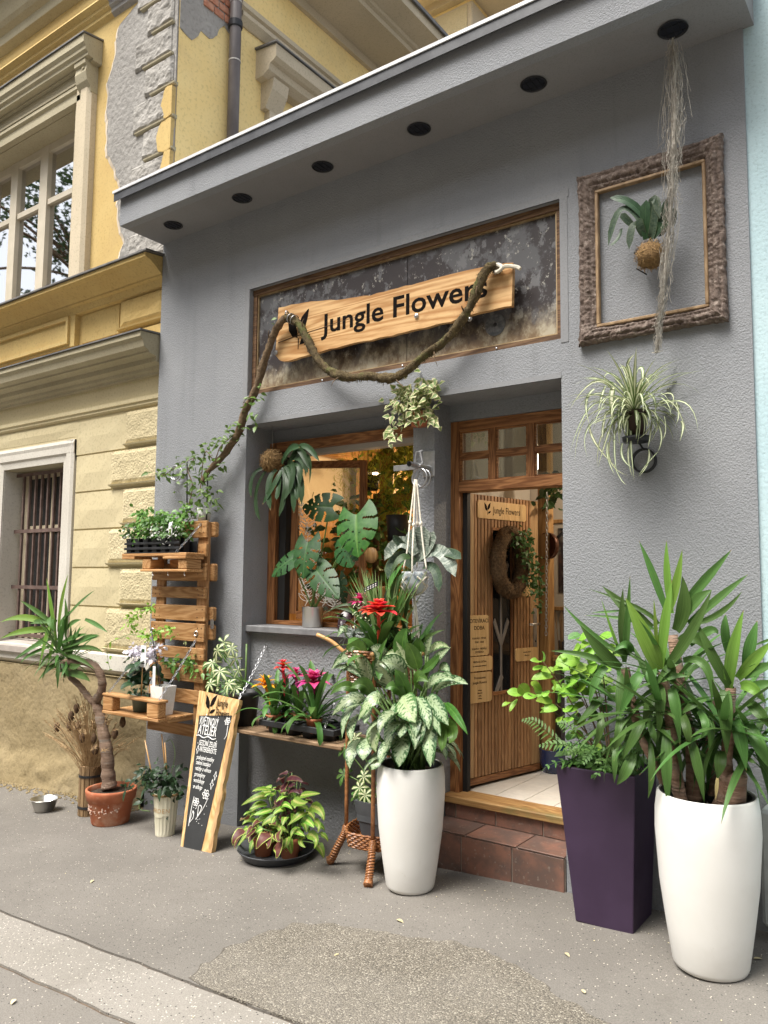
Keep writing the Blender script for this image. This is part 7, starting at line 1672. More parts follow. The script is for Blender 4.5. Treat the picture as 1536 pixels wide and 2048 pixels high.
# ------------------------------------------------------------------ moss ball with strap leaves, hung by the window
kd = thing('hanging_kokedama', (-4.16, 0.1, 2.565), 'brown fibre ball with dark strap leaves hung by a wire beside the window', 'kokedama')
kc0 = V((-4.16, 0.1, 2.565)); MB().ball(kc0, .084, 20, .16, 22).build('fibre_ball', COCO, kd, True)
def fuzz(par, c, r, n, L, m, w=.0014):
    b = MB()
    for i in range(n):
        d = V((R.gauss(0, 1), R.gauss(0, 1), R.gauss(0, 1))).normalized(); tg_ = d.cross(V((R.gauss(0, 1), R.gauss(0, 1), R.gauss(0, 1)))).normalized()
        p = c + d * r; q = p + tg_ * L * R.uniform(.5, 1) + d * R.uniform(-.002, .01); s = d.cross(tg_) * w
        b.add([p - s, p + s, q + s * .6, q - s * .6], [(0, 1, 2, 3)])
    return b.build('fibre', m, par, kind='stuff')
fuzz(kd, kc0, .084, 420, .06, COCOF, .0026)
stem(kd, [kc0 + V((0, 0, .08)), V((kc0.x, .10, 2.843))], .0016, STEEL, 'wire', 4)
traced(kd, [((-4.008, 0.08, 2.562), (-3.851, 0.03, 2.637), (-3.683, 0, 2.444), 0.048), ((-3.976, 0.08, 2.526), (-3.792, 0.03, 2.604), (-3.724, 0, 2.403), 0.044), ((-3.991, 0.08, 2.516), (-3.874, 0.03, 2.367), (-3.833, 0, 2.141), 0.061), ((-4.021, 0.08, 2.507), (-3.947, 0.03, 2.328), (-3.981, 0, 2.125), 0.051), ((-4.036, 0.08, 2.485), (-4.055, 0.03, 2.379), (-4.152, 0, 2.222), 0.045), ((-4.09, 0.08, 2.489), (-4.116, 0.03, 2.383), (-4.066, 0, 2.173), 0.052), ((-4.192, 0.08, 2.497), (-4.247, 0.03, 2.311), (-4.171, 0, 2.101), 0.046), ((-4.232, 0.08, 2.511), (-4.292, 0.03, 2.441), (-4.272, 0, 2.281), 0.034), ((-3.961, 0.08, 2.525), (-3.809, 0.03, 2.418), (-3.763, 0, 2.203), 0.050), ((-3.947, 0.08, 2.569), (-3.778, 0.03, 2.636), (-3.597, 0, 2.502), 0.044), ((-3.931, 0.08, 2.522), (-3.733, 0.03, 2.555), (-3.688, 0, 2.352), 0.026), ((-4.005, 0.08, 2.483), (-3.918, 0.03, 2.359), (-3.954, 0, 2.239), 0.055), ((-3.975, 0.08, 2.492), (-3.837, 0.03, 2.354), (-3.804, 0, 2.24), 0.055), ((-3.962, 0.08, 2.547), (-3.812, 0.03, 2.551), (-3.704, 0, 2.429), 0.055), ((-4.037, 0.08, 2.531), (-3.918, 0.03, 2.615), (-3.787, 0, 2.621), 0.044), ((-4.051, 0.08, 2.464), (-4.015, 0.03, 2.343), (-4.007, 0, 2.25), 0.049), ((-3.946, 0.08, 2.512), (-3.818, 0.03, 2.496), (-3.781, 0, 2.347), 0.048), ((-3.976, 0.08, 2.526), (-3.869, 0.03, 2.467), (-3.881, 0, 2.288), 0.055)], 'clivia', 'strap', (0, -1, .25), nu=4, fold=.25)

# ------------------------------------------------------------------ sansevieria fibre ball inside the picture frame
kf = thing('framed_kokedama', (-1.222, -0.1, 3.4), 'fibre ball with mottled upright leaves mounted inside the picture frame', 'kokedama')
fc = V((-1.219, -0.11, 3.402)); MB().ball(fc, .072, 20, .18, 26).build('fibre_ball', COCO, kf, True); fuzz(kf, fc, .073, 420, .05, COCOF, .0016)
traced(kf, [((-1.234, -0.12, 3.599), (-1.31, -0.14, 3.706), (-1.417, -0.15, 3.762), 0.059), ((-1.258, -0.12, 3.586), (-1.359, -0.14, 3.685), (-1.431, -0.15, 3.492), 0.048), ((-1.272, -0.12, 3.566), (-1.299, -0.14, 3.57), (-1.317, -0.15, 3.446), 0.057), ((-1.229, -0.12, 3.491), (-1.23, -0.14, 3.591), (-1.221, -0.15, 3.693), 0.079), ((-1.216, -0.12, 3.585), (-1.184, -0.14, 3.694), (-1.152, -0.15, 3.57), 0.058), ((-1.189, -0.12, 3.529), (-1.136, -0.14, 3.603), (-1.118, -0.15, 3.666), 0.046), ((-1.199, -0.12, 3.493), (-1.16, -0.14, 3.524), (-1.139, -0.15, 3.543), 0.083), ((-1.3, -0.12, 3.578), (-1.331, -0.14, 3.618), (-1.356, -0.15, 3.655), 0.053), ((-1.143, -0.12, 3.536), (-1.087, -0.14, 3.599), (-1.081, -0.15, 3.509), 0.040), ((-1.367, -0.12, 3.586), (-1.381, -0.14, 3.523), (-1.425, -0.15, 3.492), 0.032), ((-1.245, -0.12, 3.515), (-1.257, -0.14, 3.559), (-1.262, -0.15, 3.605), 0.066), ((-1.218, -0.12, 3.488), (-1.192, -0.14, 3.532), (-1.168, -0.15, 3.695), 0.056), ((-1.167, -0.12, 3.495), (-1.129, -0.14, 3.525), (-1.101, -0.15, 3.628), 0.055)], lambda i: 'sansev' if i % 3 else 'dark', 'strap', (0, -1, .3), nu=4, fold=.25, cup=.1, ws=.72)
b = MB()
for dx, dz in ((-.03, -.02), (-.05, -.06), (-.06, .03)): b.tube([fc + V((dx, .10, dz)), fc + V((dx - .02, -.01, dz))], .004, 5)
b.build('wire_peg', BLACK_MET, kf)

# ------------------------------------------------------------------ spanish moss from the right-hand downlight
sm = thing('spanish_moss', (-1.061, -0.2, 4.497), 'long grey strand of spanish moss hanging from the right downlight', 'hanging moss')
path = catmull([(-1.053, -0.2, 4.505), (-1.049, -0.2, 4.354), (-1.051, -0.19, 4.168), (-1.062, -0.19, 3.981), (-1.071, -0.18, 3.826), (-1.083, -0.18, 3.641), (-1.105, -0.17, 3.462), (-1.126, -0.17, 3.28), (-1.142, -0.17, 3.124), (-1.163, -0.17, 2.995), (-1.173, -0.17, 2.851)], 6)
NP = len(path); b = MB()
def mw(f): return .016 + .036 * math.sin(PI * min(1, f * 1.9)) ** .8 if f < .5 else .040 * (1 - (f - .5) / .5) ** .9 + .003
for i in range(420):
    f0 = R.random() ** 1.15 * .94; ln = R.uniform(.05, .20); P = []
    ox, oy = R.gauss(0, .5), R.gauss(0, .5); ph, fq = R.uniform(0, 6), R.uniform(.35, .8); st = 16; dx, dy = 0, 0; kx = R.choice((-1, 1)) * R.uniform(.3, 1)
    for j in range(st):
        f = min(1, f0 + ln * j / st); a = min(NP - 2, int(f * (NP - 1))); p = path[a].lerp(path[a + 1], f * (NP - 1) - a); wv = mw(f)
        dx += R.gauss(0, .0022); dy += R.gauss(0, .0018); u_ = max(0, (j - st + 6) / 6)
        P.append(p + V((ox * wv + dx + .004 * math.sin(ph + j * fq) + kx * .022 * u_ ** 2, oy * wv * .6 + dy + .004 * math.cos(ph + j * fq * .8), .010 * u_ ** 2)))
    b.tube(P, .0013, 3, cap=False)
b.build('strand', MOSSF, sm, kind='stuff')
b = MB(); b.tube(path, [.012 * mw(i / NP) / .06 + .0008 for i in range(NP)], 6, rough=.5, rs=70); b.build('core', MOSSF, sm)

# ------------------------------------------------------------------ spider plant on the wall
sp2 = thing('spider_plant', (-1.328, -0.06, 2.426), 'spider plant with cream striped arching leaves in a wall pot holder', 'potted plant')
pq_ = V((-1.307, -0.12, 2.508)); MB().lathe([(0, -.09), (.042, -.09), (.058, .04), (.062, .04), (.062, .06), (.054, .06), (.05, .03), (0, .03)], pq_, 24).build('pot', mat('brown_plastic_pot', (.05, .03, .025), rough=.5), sp2, True)
MB().lathe([(0, -.105), (.065, -.105), (.070, -.10), (.073, -.078), (.070, -.078), (.066, -.098), (0, -.10)], pq_, 28).build('holder_dish', BLACK_MET, sp2, True)
rq = V((-1.3, -0.03, 2.317)); b = MB(); ringtube(b, rq, .062, .006, (0, 1, 0)); ringtube(b, rq + V((0, .02, 0)), .062, .005, (0, 1, 0)); b.tube([rq + V((0, 0, .06)), rq + V((-.01, -.03, .09)), pq_ + V((0, .05, -.10))], .006, 6); b.build('ring', BLACK_MET, sp2, True)
hub = V((-1.313, -0.13, 2.587))
traced(sp2, [((-1.339, -0.13, 2.797), (-1.323, -0.17, 2.828), (-1.285, -0.19, 2.856), 0.018), ((-1.342, -0.13, 2.671), (-1.302, -0.15, 2.745), (-1.281, -0.15, 2.784), 0.018), ((-1.281, -0.15, 2.784), (-1.25, -0.17, 2.759), (-1.264, -0.18, 2.619), 0.017), ((-1.324, -0.13, 2.753), (-1.336, -0.17, 2.793), (-1.384, -0.19, 2.791), 0.013), ((-1.372, -0.13, 2.733), (-1.431, -0.17, 2.781), (-1.452, -0.19, 2.737), 0.010), ((-1.415, -0.13, 2.723), (-1.475, -0.17, 2.755), (-1.563, -0.19, 2.766), 0.009), ((-1.431, -0.13, 2.704), (-1.524, -0.17, 2.741), (-1.648, -0.19, 2.605), 0.013), ((-1.437, -0.13, 2.673), (-1.525, -0.17, 2.676), (-1.589, -0.19, 2.611), 0.008), ((-1.415, -0.13, 2.712), (-1.418, -0.17, 2.641), (-1.403, -0.19, 2.488), 0.032), ((-1.463, -0.13, 2.725), (-1.471, -0.17, 2.664), (-1.486, -0.19, 2.572), 0.013), ((-1.528, -0.13, 2.717), (-1.558, -0.17, 2.638), (-1.536, -0.19, 2.514), 0.016), ((-1.559, -0.13, 2.526), (-1.512, -0.17, 2.413), (-1.401, -0.19, 2.275), 0.013), ((-1.347, -0.13, 2.669), (-1.327, -0.17, 2.619), (-1.324, -0.19, 2.547), 0.013), ((-1.384, -0.13, 2.644), (-1.383, -0.17, 2.531), (-1.373, -0.19, 2.381), 0.012), ((-1.363, -0.13, 2.631), (-1.362, -0.17, 2.529), (-1.367, -0.19, 2.433), 0.012), ((-1.353, -0.13, 2.619), (-1.336, -0.17, 2.5), (-1.334, -0.19, 2.378), 0.014), ((-1.322, -0.13, 2.584), (-1.32, -0.17, 2.421), (-1.3, -0.19, 2.196), 0.015), ((-1.312, -0.13, 2.583), (-1.27, -0.17, 2.519), (-1.281, -0.19, 2.373), 0.012), ((-1.302, -0.13, 2.581), (-1.249, -0.17, 2.516), (-1.25, -0.19, 2.421), 0.011), ((-1.275, -0.13, 2.63), (-1.219, -0.17, 2.538), (-1.219, -0.19, 2.494), 0.013), ((-1.254, -0.13, 2.664), (-1.193, -0.17, 2.602), (-1.194, -0.19, 2.491), 0.012), ((-1.212, -0.13, 2.498), (-1.241, -0.17, 2.438), (-1.275, -0.19, 2.408), 0.009), ((-1.2, -0.13, 2.579), (-1.105, -0.17, 2.58), (-1.032, -0.19, 2.409), 0.009), ((-1.2, -0.13, 2.574), (-1.043, -0.17, 2.572), (-0.978, -0.19, 2.418), 0.008), ((-1.189, -0.13, 2.63), (-1.104, -0.17, 2.621), (-1.11, -0.19, 2.527), 0.008), ((-1.096, -0.13, 2.587), (-1.075, -0.17, 2.516), (-1.083, -0.19, 2.464), 0.009), ((-1.258, -0.13, 2.722), (-1.215, -0.17, 2.738), (-1.169, -0.19, 2.722), 0.007), ((-1.209, -0.13, 2.642), (-1.172, -0.17, 2.66), (-1.153, -0.19, 2.664), 0.007), ((-1.438, -0.13, 2.609), (-1.542, -0.17, 2.603), (-1.648, -0.19, 2.37), 0.010), ((-1.438, -0.13, 2.598), (-1.571, -0.17, 2.537), (-1.621, -0.19, 2.308), 0.007), ((-1.46, -0.13, 2.59), (-1.468, -0.17, 2.488), (-1.462, -0.19, 2.432), 0.014), ((-1.438, -0.13, 2.572), (-1.555, -0.17, 2.487), (-1.549, -0.19, 2.334), 0.007), ((-1.429, -0.13, 2.517), (-1.448, -0.17, 2.433), (-1.491, -0.19, 2.277), 0.011), ((-1.429, -0.13, 2.512), (-1.48, -0.17, 2.437), (-1.496, -0.19, 2.277), 0.008), ((-1.457, -0.13, 2.414), (-1.444, -0.17, 2.328), (-1.402, -0.19, 2.229), 0.011), ((-1.441, -0.13, 2.439), (-1.429, -0.17, 2.301), (-1.33, -0.19, 2.218), 0.008), ((-1.378, -0.13, 2.401), (-1.365, -0.17, 2.321), (-1.309, -0.19, 2.258), 0.012), ((-1.418, -0.13, 2.5), (-1.407, -0.17, 2.351), (-1.391, -0.19, 2.249), 0.009), ((-1.222, -0.13, 2.505), (-1.221, -0.17, 2.411), (-1.226, -0.19, 2.358), 0.009), ((-1.202, -0.13, 2.507), (-1.162, -0.17, 2.415), (-1.178, -0.19, 2.328), 0.011), ((-1.195, -0.13, 2.338), (-1.234, -0.17, 2.28), (-1.279, -0.19, 2.215), 0.008), ((-1.24, -0.13, 2.357), (-1.234, -0.17, 2.28), (-1.274, -0.19, 2.212), 0.011), ((-1.157, -0.13, 2.523), (-1.142, -0.17, 2.433), (-1.157, -0.19, 2.391), 0.006), ((-1.074, -0.13, 2.488), (-1.055, -0.17, 2.444), (-1.068, -0.19, 2.373), 0.013), ((-1.427, -0.13, 2.295), (-1.378, -0.17, 2.209), (-1.341, -0.19, 2.173), 0.005), ((-1.336, -0.13, 2.402), (-1.335, -0.17, 2.319), (-1.309, -0.19, 2.212), 0.011), ((-1.417, -0.13, 2.553), (-1.489, -0.17, 2.528), (-1.514, -0.19, 2.511), 0.007), ((-1.326, -0.13, 2.658), (-1.281, -0.17, 2.701), (-1.244, -0.19, 2.707), 0.011), ((-1.342, -0.13, 2.639), (-1.359, -0.17, 2.686), (-1.394, -0.19, 2.708), 0.011), ((-1.311, -0.13, 2.635), (-1.277, -0.17, 2.685), (-1.256, -0.19, 2.637), 0.011)], 'spider', 'grass', (0, -1, .3), nu=6, fold=.3, ws=1.2)
rosette(sp2, hub, 120, .34, .021, 'spider', 'grass', 78, 0, 125, 6, .3, 77, skip=lambda az, f: 50 < az < 130)

# ------------------------------------------------------------------ monstera on the window sill
mo = thing('monstera', (-3.76, 0.14, 1.381), 'monstera with split glossy leaves in a steel pot on the window sill', 'potted plant')
mp0 = V((-3.815, .20, 1.319)); mp0 = V((-3.803, 0.19, 1.378)); mp0.z = 1.3185
MB().lathe([(0, .001), (.072, .001), (.075, .006), (.078, .145), (.080, .148), (.076, .148), (.073, .12), (0, .12)], mp0, 36).build('pot', STAINLESS, mo, True)
def monstera(par, base, tip, w, m, nrm=(0, -1, .3), bow=.05, seed=0):
    base, tip = V(base), V(tip); r = random.Random(seed); n = 44; nu = 18
    nn = V(nrm).normalized(); P = Bz(base, (base + tip) / 2 + nn * bow, tip, n); sd = (tip - base).cross(nn).normalized()
    b = MB(); vs = []; uvs = []; fs = []
    L = (tip - base).length
    for i in range(n + 1):
        t = i / n; wd_ = w * .5 * max(.02, (math.sin(PI * min(1, (t + .10) / 1.10) ** .72) ** .75))
        for k in range(nu + 1):
            u = 2 * k / nu - 1
            back = -.30 * L * (abs(u) ** 1.5) * max(0, 1 - t * 2.2)            # heart-shaped shoulders
            p = P[i] + sd * (u * wd_) + (tip - base).normalized() * back - nn * (.16 * abs(u) ** 2 * wd_) + nn * .05 * abs(u) * wd_
            vs.append(p); uvs.append((k / nu, t))
    for i in range(n):
        for k in range(nu):
            u = 2 * (k + .5) / nu - 1; t = (i + .5) / n; ph = (t * 4.6 - abs(u) * .75 + (.3 if u > 0 else 0) + seed * .13) % 1
            if abs(u) > .32 and ph < .21 and .14 < t < .9: continue
            if .14 < abs(u) < .26 and .5 < ph < .64 and .3 < t < .7: continue
            a = i * (nu + 1) + k; fs.append((a, a + 1, a + nu + 2, a + nu + 1))
    b.add(vs, fs, uvs); return b.build('leaf', LM[m], par, True)
for i, (bs, tp_, w_, m_, nn_) in enumerate((((-3.938, 0.1, 1.811), (-4.079, 0.06, 1.699), .085 * 1.9, 'monstera', (-.2, -1, .5)), ((-3.784, 0.1, 1.913), (-3.764, 0.04, 1.695), .19, 'monstera', (.1, -1, .5)), ((-3.665, 0.08, 1.722), (-3.44, 0.02, 1.557), .17, 'monstera', (.2, -1, .5)), ((-3.63, 0.16, 2.19), (-3.833, 0.12, 2.196), .19, 'monstera', (0, -1, .3)), ((-3.352, 0.12, 2.095), (-3.279, 0.05, 1.85), .27, 'monstera_lit', (.1, -1, .35)), ((-3.465, 0.16, 1.926), (-3.367, 0.09, 1.77), .215, 'monstera', (-.1, -1, .35)), ((-3.649, 0.3, 1.649), (-3.574, 0.28, 1.508), .12, 'dark', (0, -1, .2)))):
    bs_ = V(bs) * 1.12 - V(tp_) * .12; tq_ = V(tp_) * 1.12 - V(bs) * .12; monstera(mo, bs_, tq_, w_ * 1.22, m_, nn_, .03, i)
    stem(mo, Bz(mp0 + V((R.uniform(-.03, .03), 0, .12)), (V(bs) + mp0) / 2 + V((0, 0, .08)), bs, 8), .0055)
soil(mo, mp0, .073, mp0.z + .122)

# foliage inside the shop window
fi = thing('hanging_fern', (-3.3, .85, 2.2), 'feathery asparagus fern hanging inside the window at the right', 'plant')
LM['asp'] = leafmat('feathery_yellow_green', (.15, .20, .03), (.24, .28, .05), 'plain', .6, .4, .5)
MB().lathe([(0, -.07), (.06, -.07), (.08, .05), (.07, .05), (0, .03)], (-3.819, 0.9, 2.468), 20).build('pot', BLACKP, fi, True)
c0 = V((-3.675, 0.95, 2.538)); b = MB()
for i in range(3600):
    a = R.uniform(0, 6.28); r = R.random() ** .5; q = c0 + V((r * math.cos(a) * .40 - .04, R.uniform(-.25, .25), r * math.sin(a) * .46 + .05)); d = V((R.gauss(0, 1), R.gauss(0, .6), R.gauss(-.2, 1))).normalized() * R.uniform(.03, .07); s = d.orthogonal().normalized() * .0022
    b.add([q - s, q + s, q + d], [(0, 1, 2)])
b.build('feathery_foliage', LM['asp'], fi, kind='stuff')
b = MB()
for i in range(26):
    a = c0 + V((R.uniform(-.2, .2), R.uniform(-.2, .2), .35)); e = c0 + V((R.uniform(-.4, .4), R.uniform(-.2, .2), R.uniform(-.45, .2))); b.tube(Bz(a, (a + e) / 2 + V((0, 0, .15)), e, 6), .0022, 4)
b.build('frond_stem', STEM, fi, kind='stuff')
fj = thing('shop_plants', (-3.0, 1.1, .3), 'mass of leafy plants standing inside the shop window', 'plants'); 
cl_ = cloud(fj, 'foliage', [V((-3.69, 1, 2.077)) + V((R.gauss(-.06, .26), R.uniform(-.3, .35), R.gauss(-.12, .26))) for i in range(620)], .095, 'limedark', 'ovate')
cloud(fj, 'palm_foliage', [V((-3.616, 1.1, 2.676)) + V((R.gauss(0, .12), R.uniform(-.2, .2), R.gauss(0, .10))) for i in range(120)], .12, 'asp', 'grass')
MB().tube([(-3.75, 0.9, 2.366), (-3.753, 0.9, 2.073), (-3.756, 0.9, 1.65)], .03, 10, rough=.3).build('dark_trunk', BARK, fj, True)
MB().lathe([(0, -.10), (.085, -.10), (.10, .10), (.09, .10), (0, .06)], (-3.463, 0.8, 2.07), 24).build('hanging_pot', BLACKP, fj, True)
wd_ = thing('wooden_disc', (-3.503, 0.5, 1.851), 'round wooden disc hanging on a post inside the window', 'ornament')
MB().lathe([(0, -.008), (.058, -.008), (.06, 0), (.058, .008), (0, .008)], (-3.503, 0.5, 1.851), 24, Matrix.Rotation(PI / 2, 3, 'X')).build('disc', WARMWOOD_Z, wd_, True)
MB().cbox(-3.42, -3.385, .48, .52, 1.319, 1.62, .004).build('post', WARMWOOD_Z, wd_)

# ------------------------------------------------------------------ ivy on the door wreath
b = MB(); hub_ = D3(.52, 1.93, -.12)
for i in range(230):
    t = R.random(); q = D3(.44 + .16 * t + R.gauss(0, .05), 2.0 - .38 * t + R.gauss(0, .05), -.12 + R.gauss(0, .03)); s = R.uniform(.025, .042)
    d = V((R.gauss(0, 1), R.gauss(0, 1), R.gauss(-.4, .8))).normalized()
    b.leaf(Bz(q, q + d * s * .5, q + d * s, 4), None, s * .85, V((.9, -.8, .4)) + V((R.gauss(0, .4), R.gauss(0, .4), R.gauss(0, .3))), IVY, 4, .15)
for i in range(26):
    q = D3(.60 + R.uniform(0, .09), 1.66 - .02 * i * .4 + R.gauss(0, .02), -.11); s = .03; d = V((R.gauss(0, 1), R.gauss(0, 1), -.5)).normalized()
    b.leaf(Bz(q, q + d * s * .5, q + d * s, 4), None, s * .85, V((.9, -.8, .4)), IVY, 4, .15)
b.build('ivy_foliage', LM['ivy_green'], wr, True, kind='stuff')

# plant hanging at the top of the doorway inside
hd_ = thing('doorway_fern', (-2.378, 1.2, 2.27), 'dark green plant hanging inside above the open door', 'plant')
cloud(hd_, 'foliage', [V((-2.377, 1.2, 2.326)) + V((R.gauss(0, .045), R.gauss(0, .06), R.gauss(0, .06))) for i in range(60)], .08, 'brom_dark', 'grass')

# ------------------------------------------------------------------ bent yucca on the left
YT2 = mat('pale_ringed_trunk', (.17, .11, .075), (.27, .185, .13), 12, .85, 1.0, 40, bd=.01, scale=(.5, .5, 5), c3=(.20, .17, .14), ns3=6)
def trunk2(pts, rr0, rr1, name='trunk'):
    P = catmull(pts, 8); N = len(P); return MB().tube(P, [(rr0 + (rr1 - rr0) * i / N) * (1 + .07 * math.sin(i * 1.1)) for i in range(N)], 12, rough=.14, rs=40).build(name, YT2, tp, True)
trunk2([(-5.327, -0.4, 0.044), (-5.35, -0.4, 0.158), (-5.373, -0.4, 0.297), (-5.423, -0.4, 0.434), (-5.484, -0.4, 0.583), (-5.542, -0.4, 0.675), (-5.551, -0.4, 0.723)], .056, .032)
trunk2([(-5.523, -0.41, 0.702), (-5.462, -0.41, 0.78), (-5.454, -0.42, 0.879), (-5.528, -0.43, 0.96), (-5.636, -0.45, 0.991), (-5.766, -0.47, 0.983), (-5.844, -0.49, 0.98), (-5.925, -0.5, 0.95)], .034, .026)
trunk2([(-5.558, -0.41, 0.674), (-5.642, -0.42, 0.729), (-5.727, -0.43, 0.796), (-5.836, -0.44, 0.851), (-5.879, -0.45, 0.899)], .026, .022)
rows = [((-5.996, -0.48, 1.147), (-6.02, -0.52, 1.403), (-6.129, -0.52, 1.66), 0.054), ((-5.978, -0.48, 1.212), (-5.874, -0.52, 1.471), (-5.814, -0.52, 1.693), 0.066), ((-5.928, -0.48, 1.29), (-5.658, -0.52, 1.445), (-5.441, -0.52, 1.568), 0.045), ((-6.064, -0.48, 1.278), (-6.239, -0.52, 1.377), (-6.514, -0.52, 1.462), 0.047), ((-6.062, -0.48, 1.259), (-6.427, -0.52, 1.318), (-6.828, -0.52, 1.263), 0.061), ((-6.082, -0.48, 1.226), (-6.417, -0.52, 1.206), (-6.814, -0.52, 1.12), 0.061), ((-6.077, -0.48, 1.156), (-6.261, -0.52, 1.083), (-6.567, -0.52, 0.957), 0.052), ((-6.099, -0.48, 1.286), (-6.079, -0.52, 1.145), (-6.186, -0.52, 0.895), 0.088), ((-6.043, -0.48, 1.17), (-6.002, -0.52, 1.047), (-6.061, -0.52, 0.927), 0.054), ((-5.938, -0.48, 1.124), (-5.682, -0.52, 1.19), (-5.516, -0.52, 1.223), 0.045), ((-5.913, -0.48, 1.088), (-5.595, -0.52, 1.164), (-5.351, -0.52, 1.212), 0.045), ((-5.879, -0.48, 1.229), (-5.723, -0.52, 1.3), (-5.607, -0.52, 1.331), 0.045), ((-5.615, -0.48, 1.333), (-5.398, -0.52, 1.3), (-5.25, -0.52, 1.245), 0.036), ((-5.911, -0.48, 1.063), (-5.508, -0.52, 1.12), (-5.303, -0.52, 1.09), 0.037), ((-5.909, -0.48, 1.038), (-5.606, -0.52, 1.023), (-5.394, -0.52, 0.953), 0.037), ((-5.936, -0.48, 0.96), (-6.036, -0.52, 0.906), (-6.189, -0.52, 0.795), 0.059), ((-5.831, -0.48, 0.892), (-5.576, -0.52, 0.901), (-5.453, -0.52, 0.859), 0.061), ((-5.866, -0.48, 0.915), (-5.899, -0.52, 0.891), (-5.914, -0.52, 0.85), 0.051), ((-6.148, -0.48, 1.178), (-6.33, -0.52, 1.053), (-6.567, -0.52, 0.953), 0.040), ((-5.783, -0.48, 1.12), (-5.641, -0.52, 1.217), (-5.615, -0.52, 1.286), 0.052), ((-6.027, -0.48, 1.107), (-6.303, -0.52, 1.016), (-6.465, -0.52, 0.927), 0.037), ((-5.875, -0.48, 1.178), (-5.802, -0.52, 1.347), (-5.847, -0.52, 1.497), 0.056), ((-6.114, -0.48, 1.335), (-6.023, -0.52, 1.301), (-5.97, -0.52, 1.214), 0.077), ((-5.8, -0.48, 1.069), (-5.555, -0.52, 1.184), (-5.352, -0.52, 1.218), 0.049), ((-5.837, -0.48, 0.967), (-5.665, -0.52, 0.958), (-5.582, -0.52, 0.988), 0.050), ((-6.008, -0.48, 1.3), (-6.208, -0.52, 1.294), (-6.349, -0.52, 1.269), 0.047), ((-5.907, -0.48, 1.013), (-5.794, -0.52, 0.948), (-5.744, -0.52, 0.866), 0.063), ((-6, -0.48, 1.057), (-6.089, -0.52, 0.991), (-6.173, -0.52, 0.883), 0.044), ((-5.965, -0.48, 1.187), (-5.866, -0.52, 1.307), (-5.72, -0.52, 1.412), 0.051)]
traced(tp, rows, lambda i: 'yucca_new' if i in (0, 1, 4, 5, 7, 8) else 'yucca', 'blade', fold=.3, ws=.95)
rosette(tp, (-5.934, -0.5, 1.063), 30, .36, .028, 'yucca', 'blade', 75, -50, 30, 2, .3, 91)
rosette(tp, (-5.828, -0.46, 1.016), 22, .28, .027, 'yucca', 'blade', 80, -30, 25, 2, .3, 92)

# dried grasses and teasels
b = MB(); heads = []
for i in range(170):
    s = V(vc) + V((R.uniform(-.05, .05), R.uniform(-.05, .05), .30)); az = R.uniform(0, 6.28); sp_r = R.uniform(.08, .46)
    e = s + V((math.cos(az) * sp_r * 1.15, math.sin(az) * sp_r * .55 - .05, R.uniform(.42, .74) - sp_r * .45))
    P = Bz(s, s.lerp(e, .5) + V((0, 0, .10)), e, 8); b.tube(P, [.0024] * 7 + [.0015, .0008], 4)
    if i % 2 == 0:
        for k in range(16):                     # the spikelets of the ear
            q = P[6].lerp(P[8], k / 16); d = V((R.gauss(0, 1), R.gauss(0, 1), R.gauss(.6, .6))).normalized() * .028; w_ = d.orthogonal().normalized() * .003
            b.add([q - w_, q + w_, q + d], [(0, 1, 2)])
b.build('dried_grass', LM['dry'], dv, kind='stuff')
for i, q in enumerate(((-5.772, -0.42, 0.611), (-5.813, -0.44, 0.547), (-5.71, -0.44, 0.479), (-6.036, -0.42, 0.432), (-5.89, -0.4, 0.452), (-5.469, -0.44, 0.327), (-5.651, -0.44, 0.394), (-5.248, -0.36, 0.55), (-5.34, -0.36, 0.45), (-5.524, -0.42, 0.4))):
    hd_m = MB(); hd_m.ball(q, .024, 12, .25, 90, (1, 1, 1.7)); o = hd_m.build('teasel_head', TEASEL, dv, True)
    MB().tube(Bz(V(vc) + V((0, 0, .32)), (V(q) + V(vc)) / 2 + V((0, 0, .25)), q, 6), .003, 5).build('teasel_stem', LM['dry'], dv)

# dark plant in the cream bucket
pts = [V(kc) + V((R.gauss(.01, .085), R.gauss(-.02, .07), .37 + R.gauss(0, .075))) for i in range(150)] + [V(kc) + V((R.uniform(-.30, -.05), R.gauss(-.03, .03), .36 + R.gauss(0, .05))) for i in range(46)] + [V((-5.027, -0.48, 0.119)) + V((R.gauss(0, .02), 0, R.gauss(0, .02))) for i in range(7)]
cloud(kb, 'foliage', pts, .062, 'dark', 'ovate', nu=2)
for P_ in (((-4.786, -0.4, 0.13), (-4.891, -0.42, 0.467)), ((-4.65, -0.4, 0.228), (-4.665, -0.42, 0.479)), ((-4.694, -0.38, 0.251), (-4.752, -0.38, 0.523))): stem(kb, list(P_), .005, CANE, 'cane', 5)
stem(kb, catmull([(-4.75, -0.4, 0.114), (-4.815, -0.44, 0.289), (-4.817, -0.46, 0.159), (-4.88, -0.46, -0.006), (-4.78, -0.44, -0.021)], 5), .003, STEM, 'trailing_stem', 4)
stem(kb, catmull([(-4.64, -0.38, 0.226), (-4.621, -0.36, 0.391), (-4.669, -0.36, 0.485), (-4.73, -0.36, 0.466)], 5), .0025, STEM, 'tendril', 4)

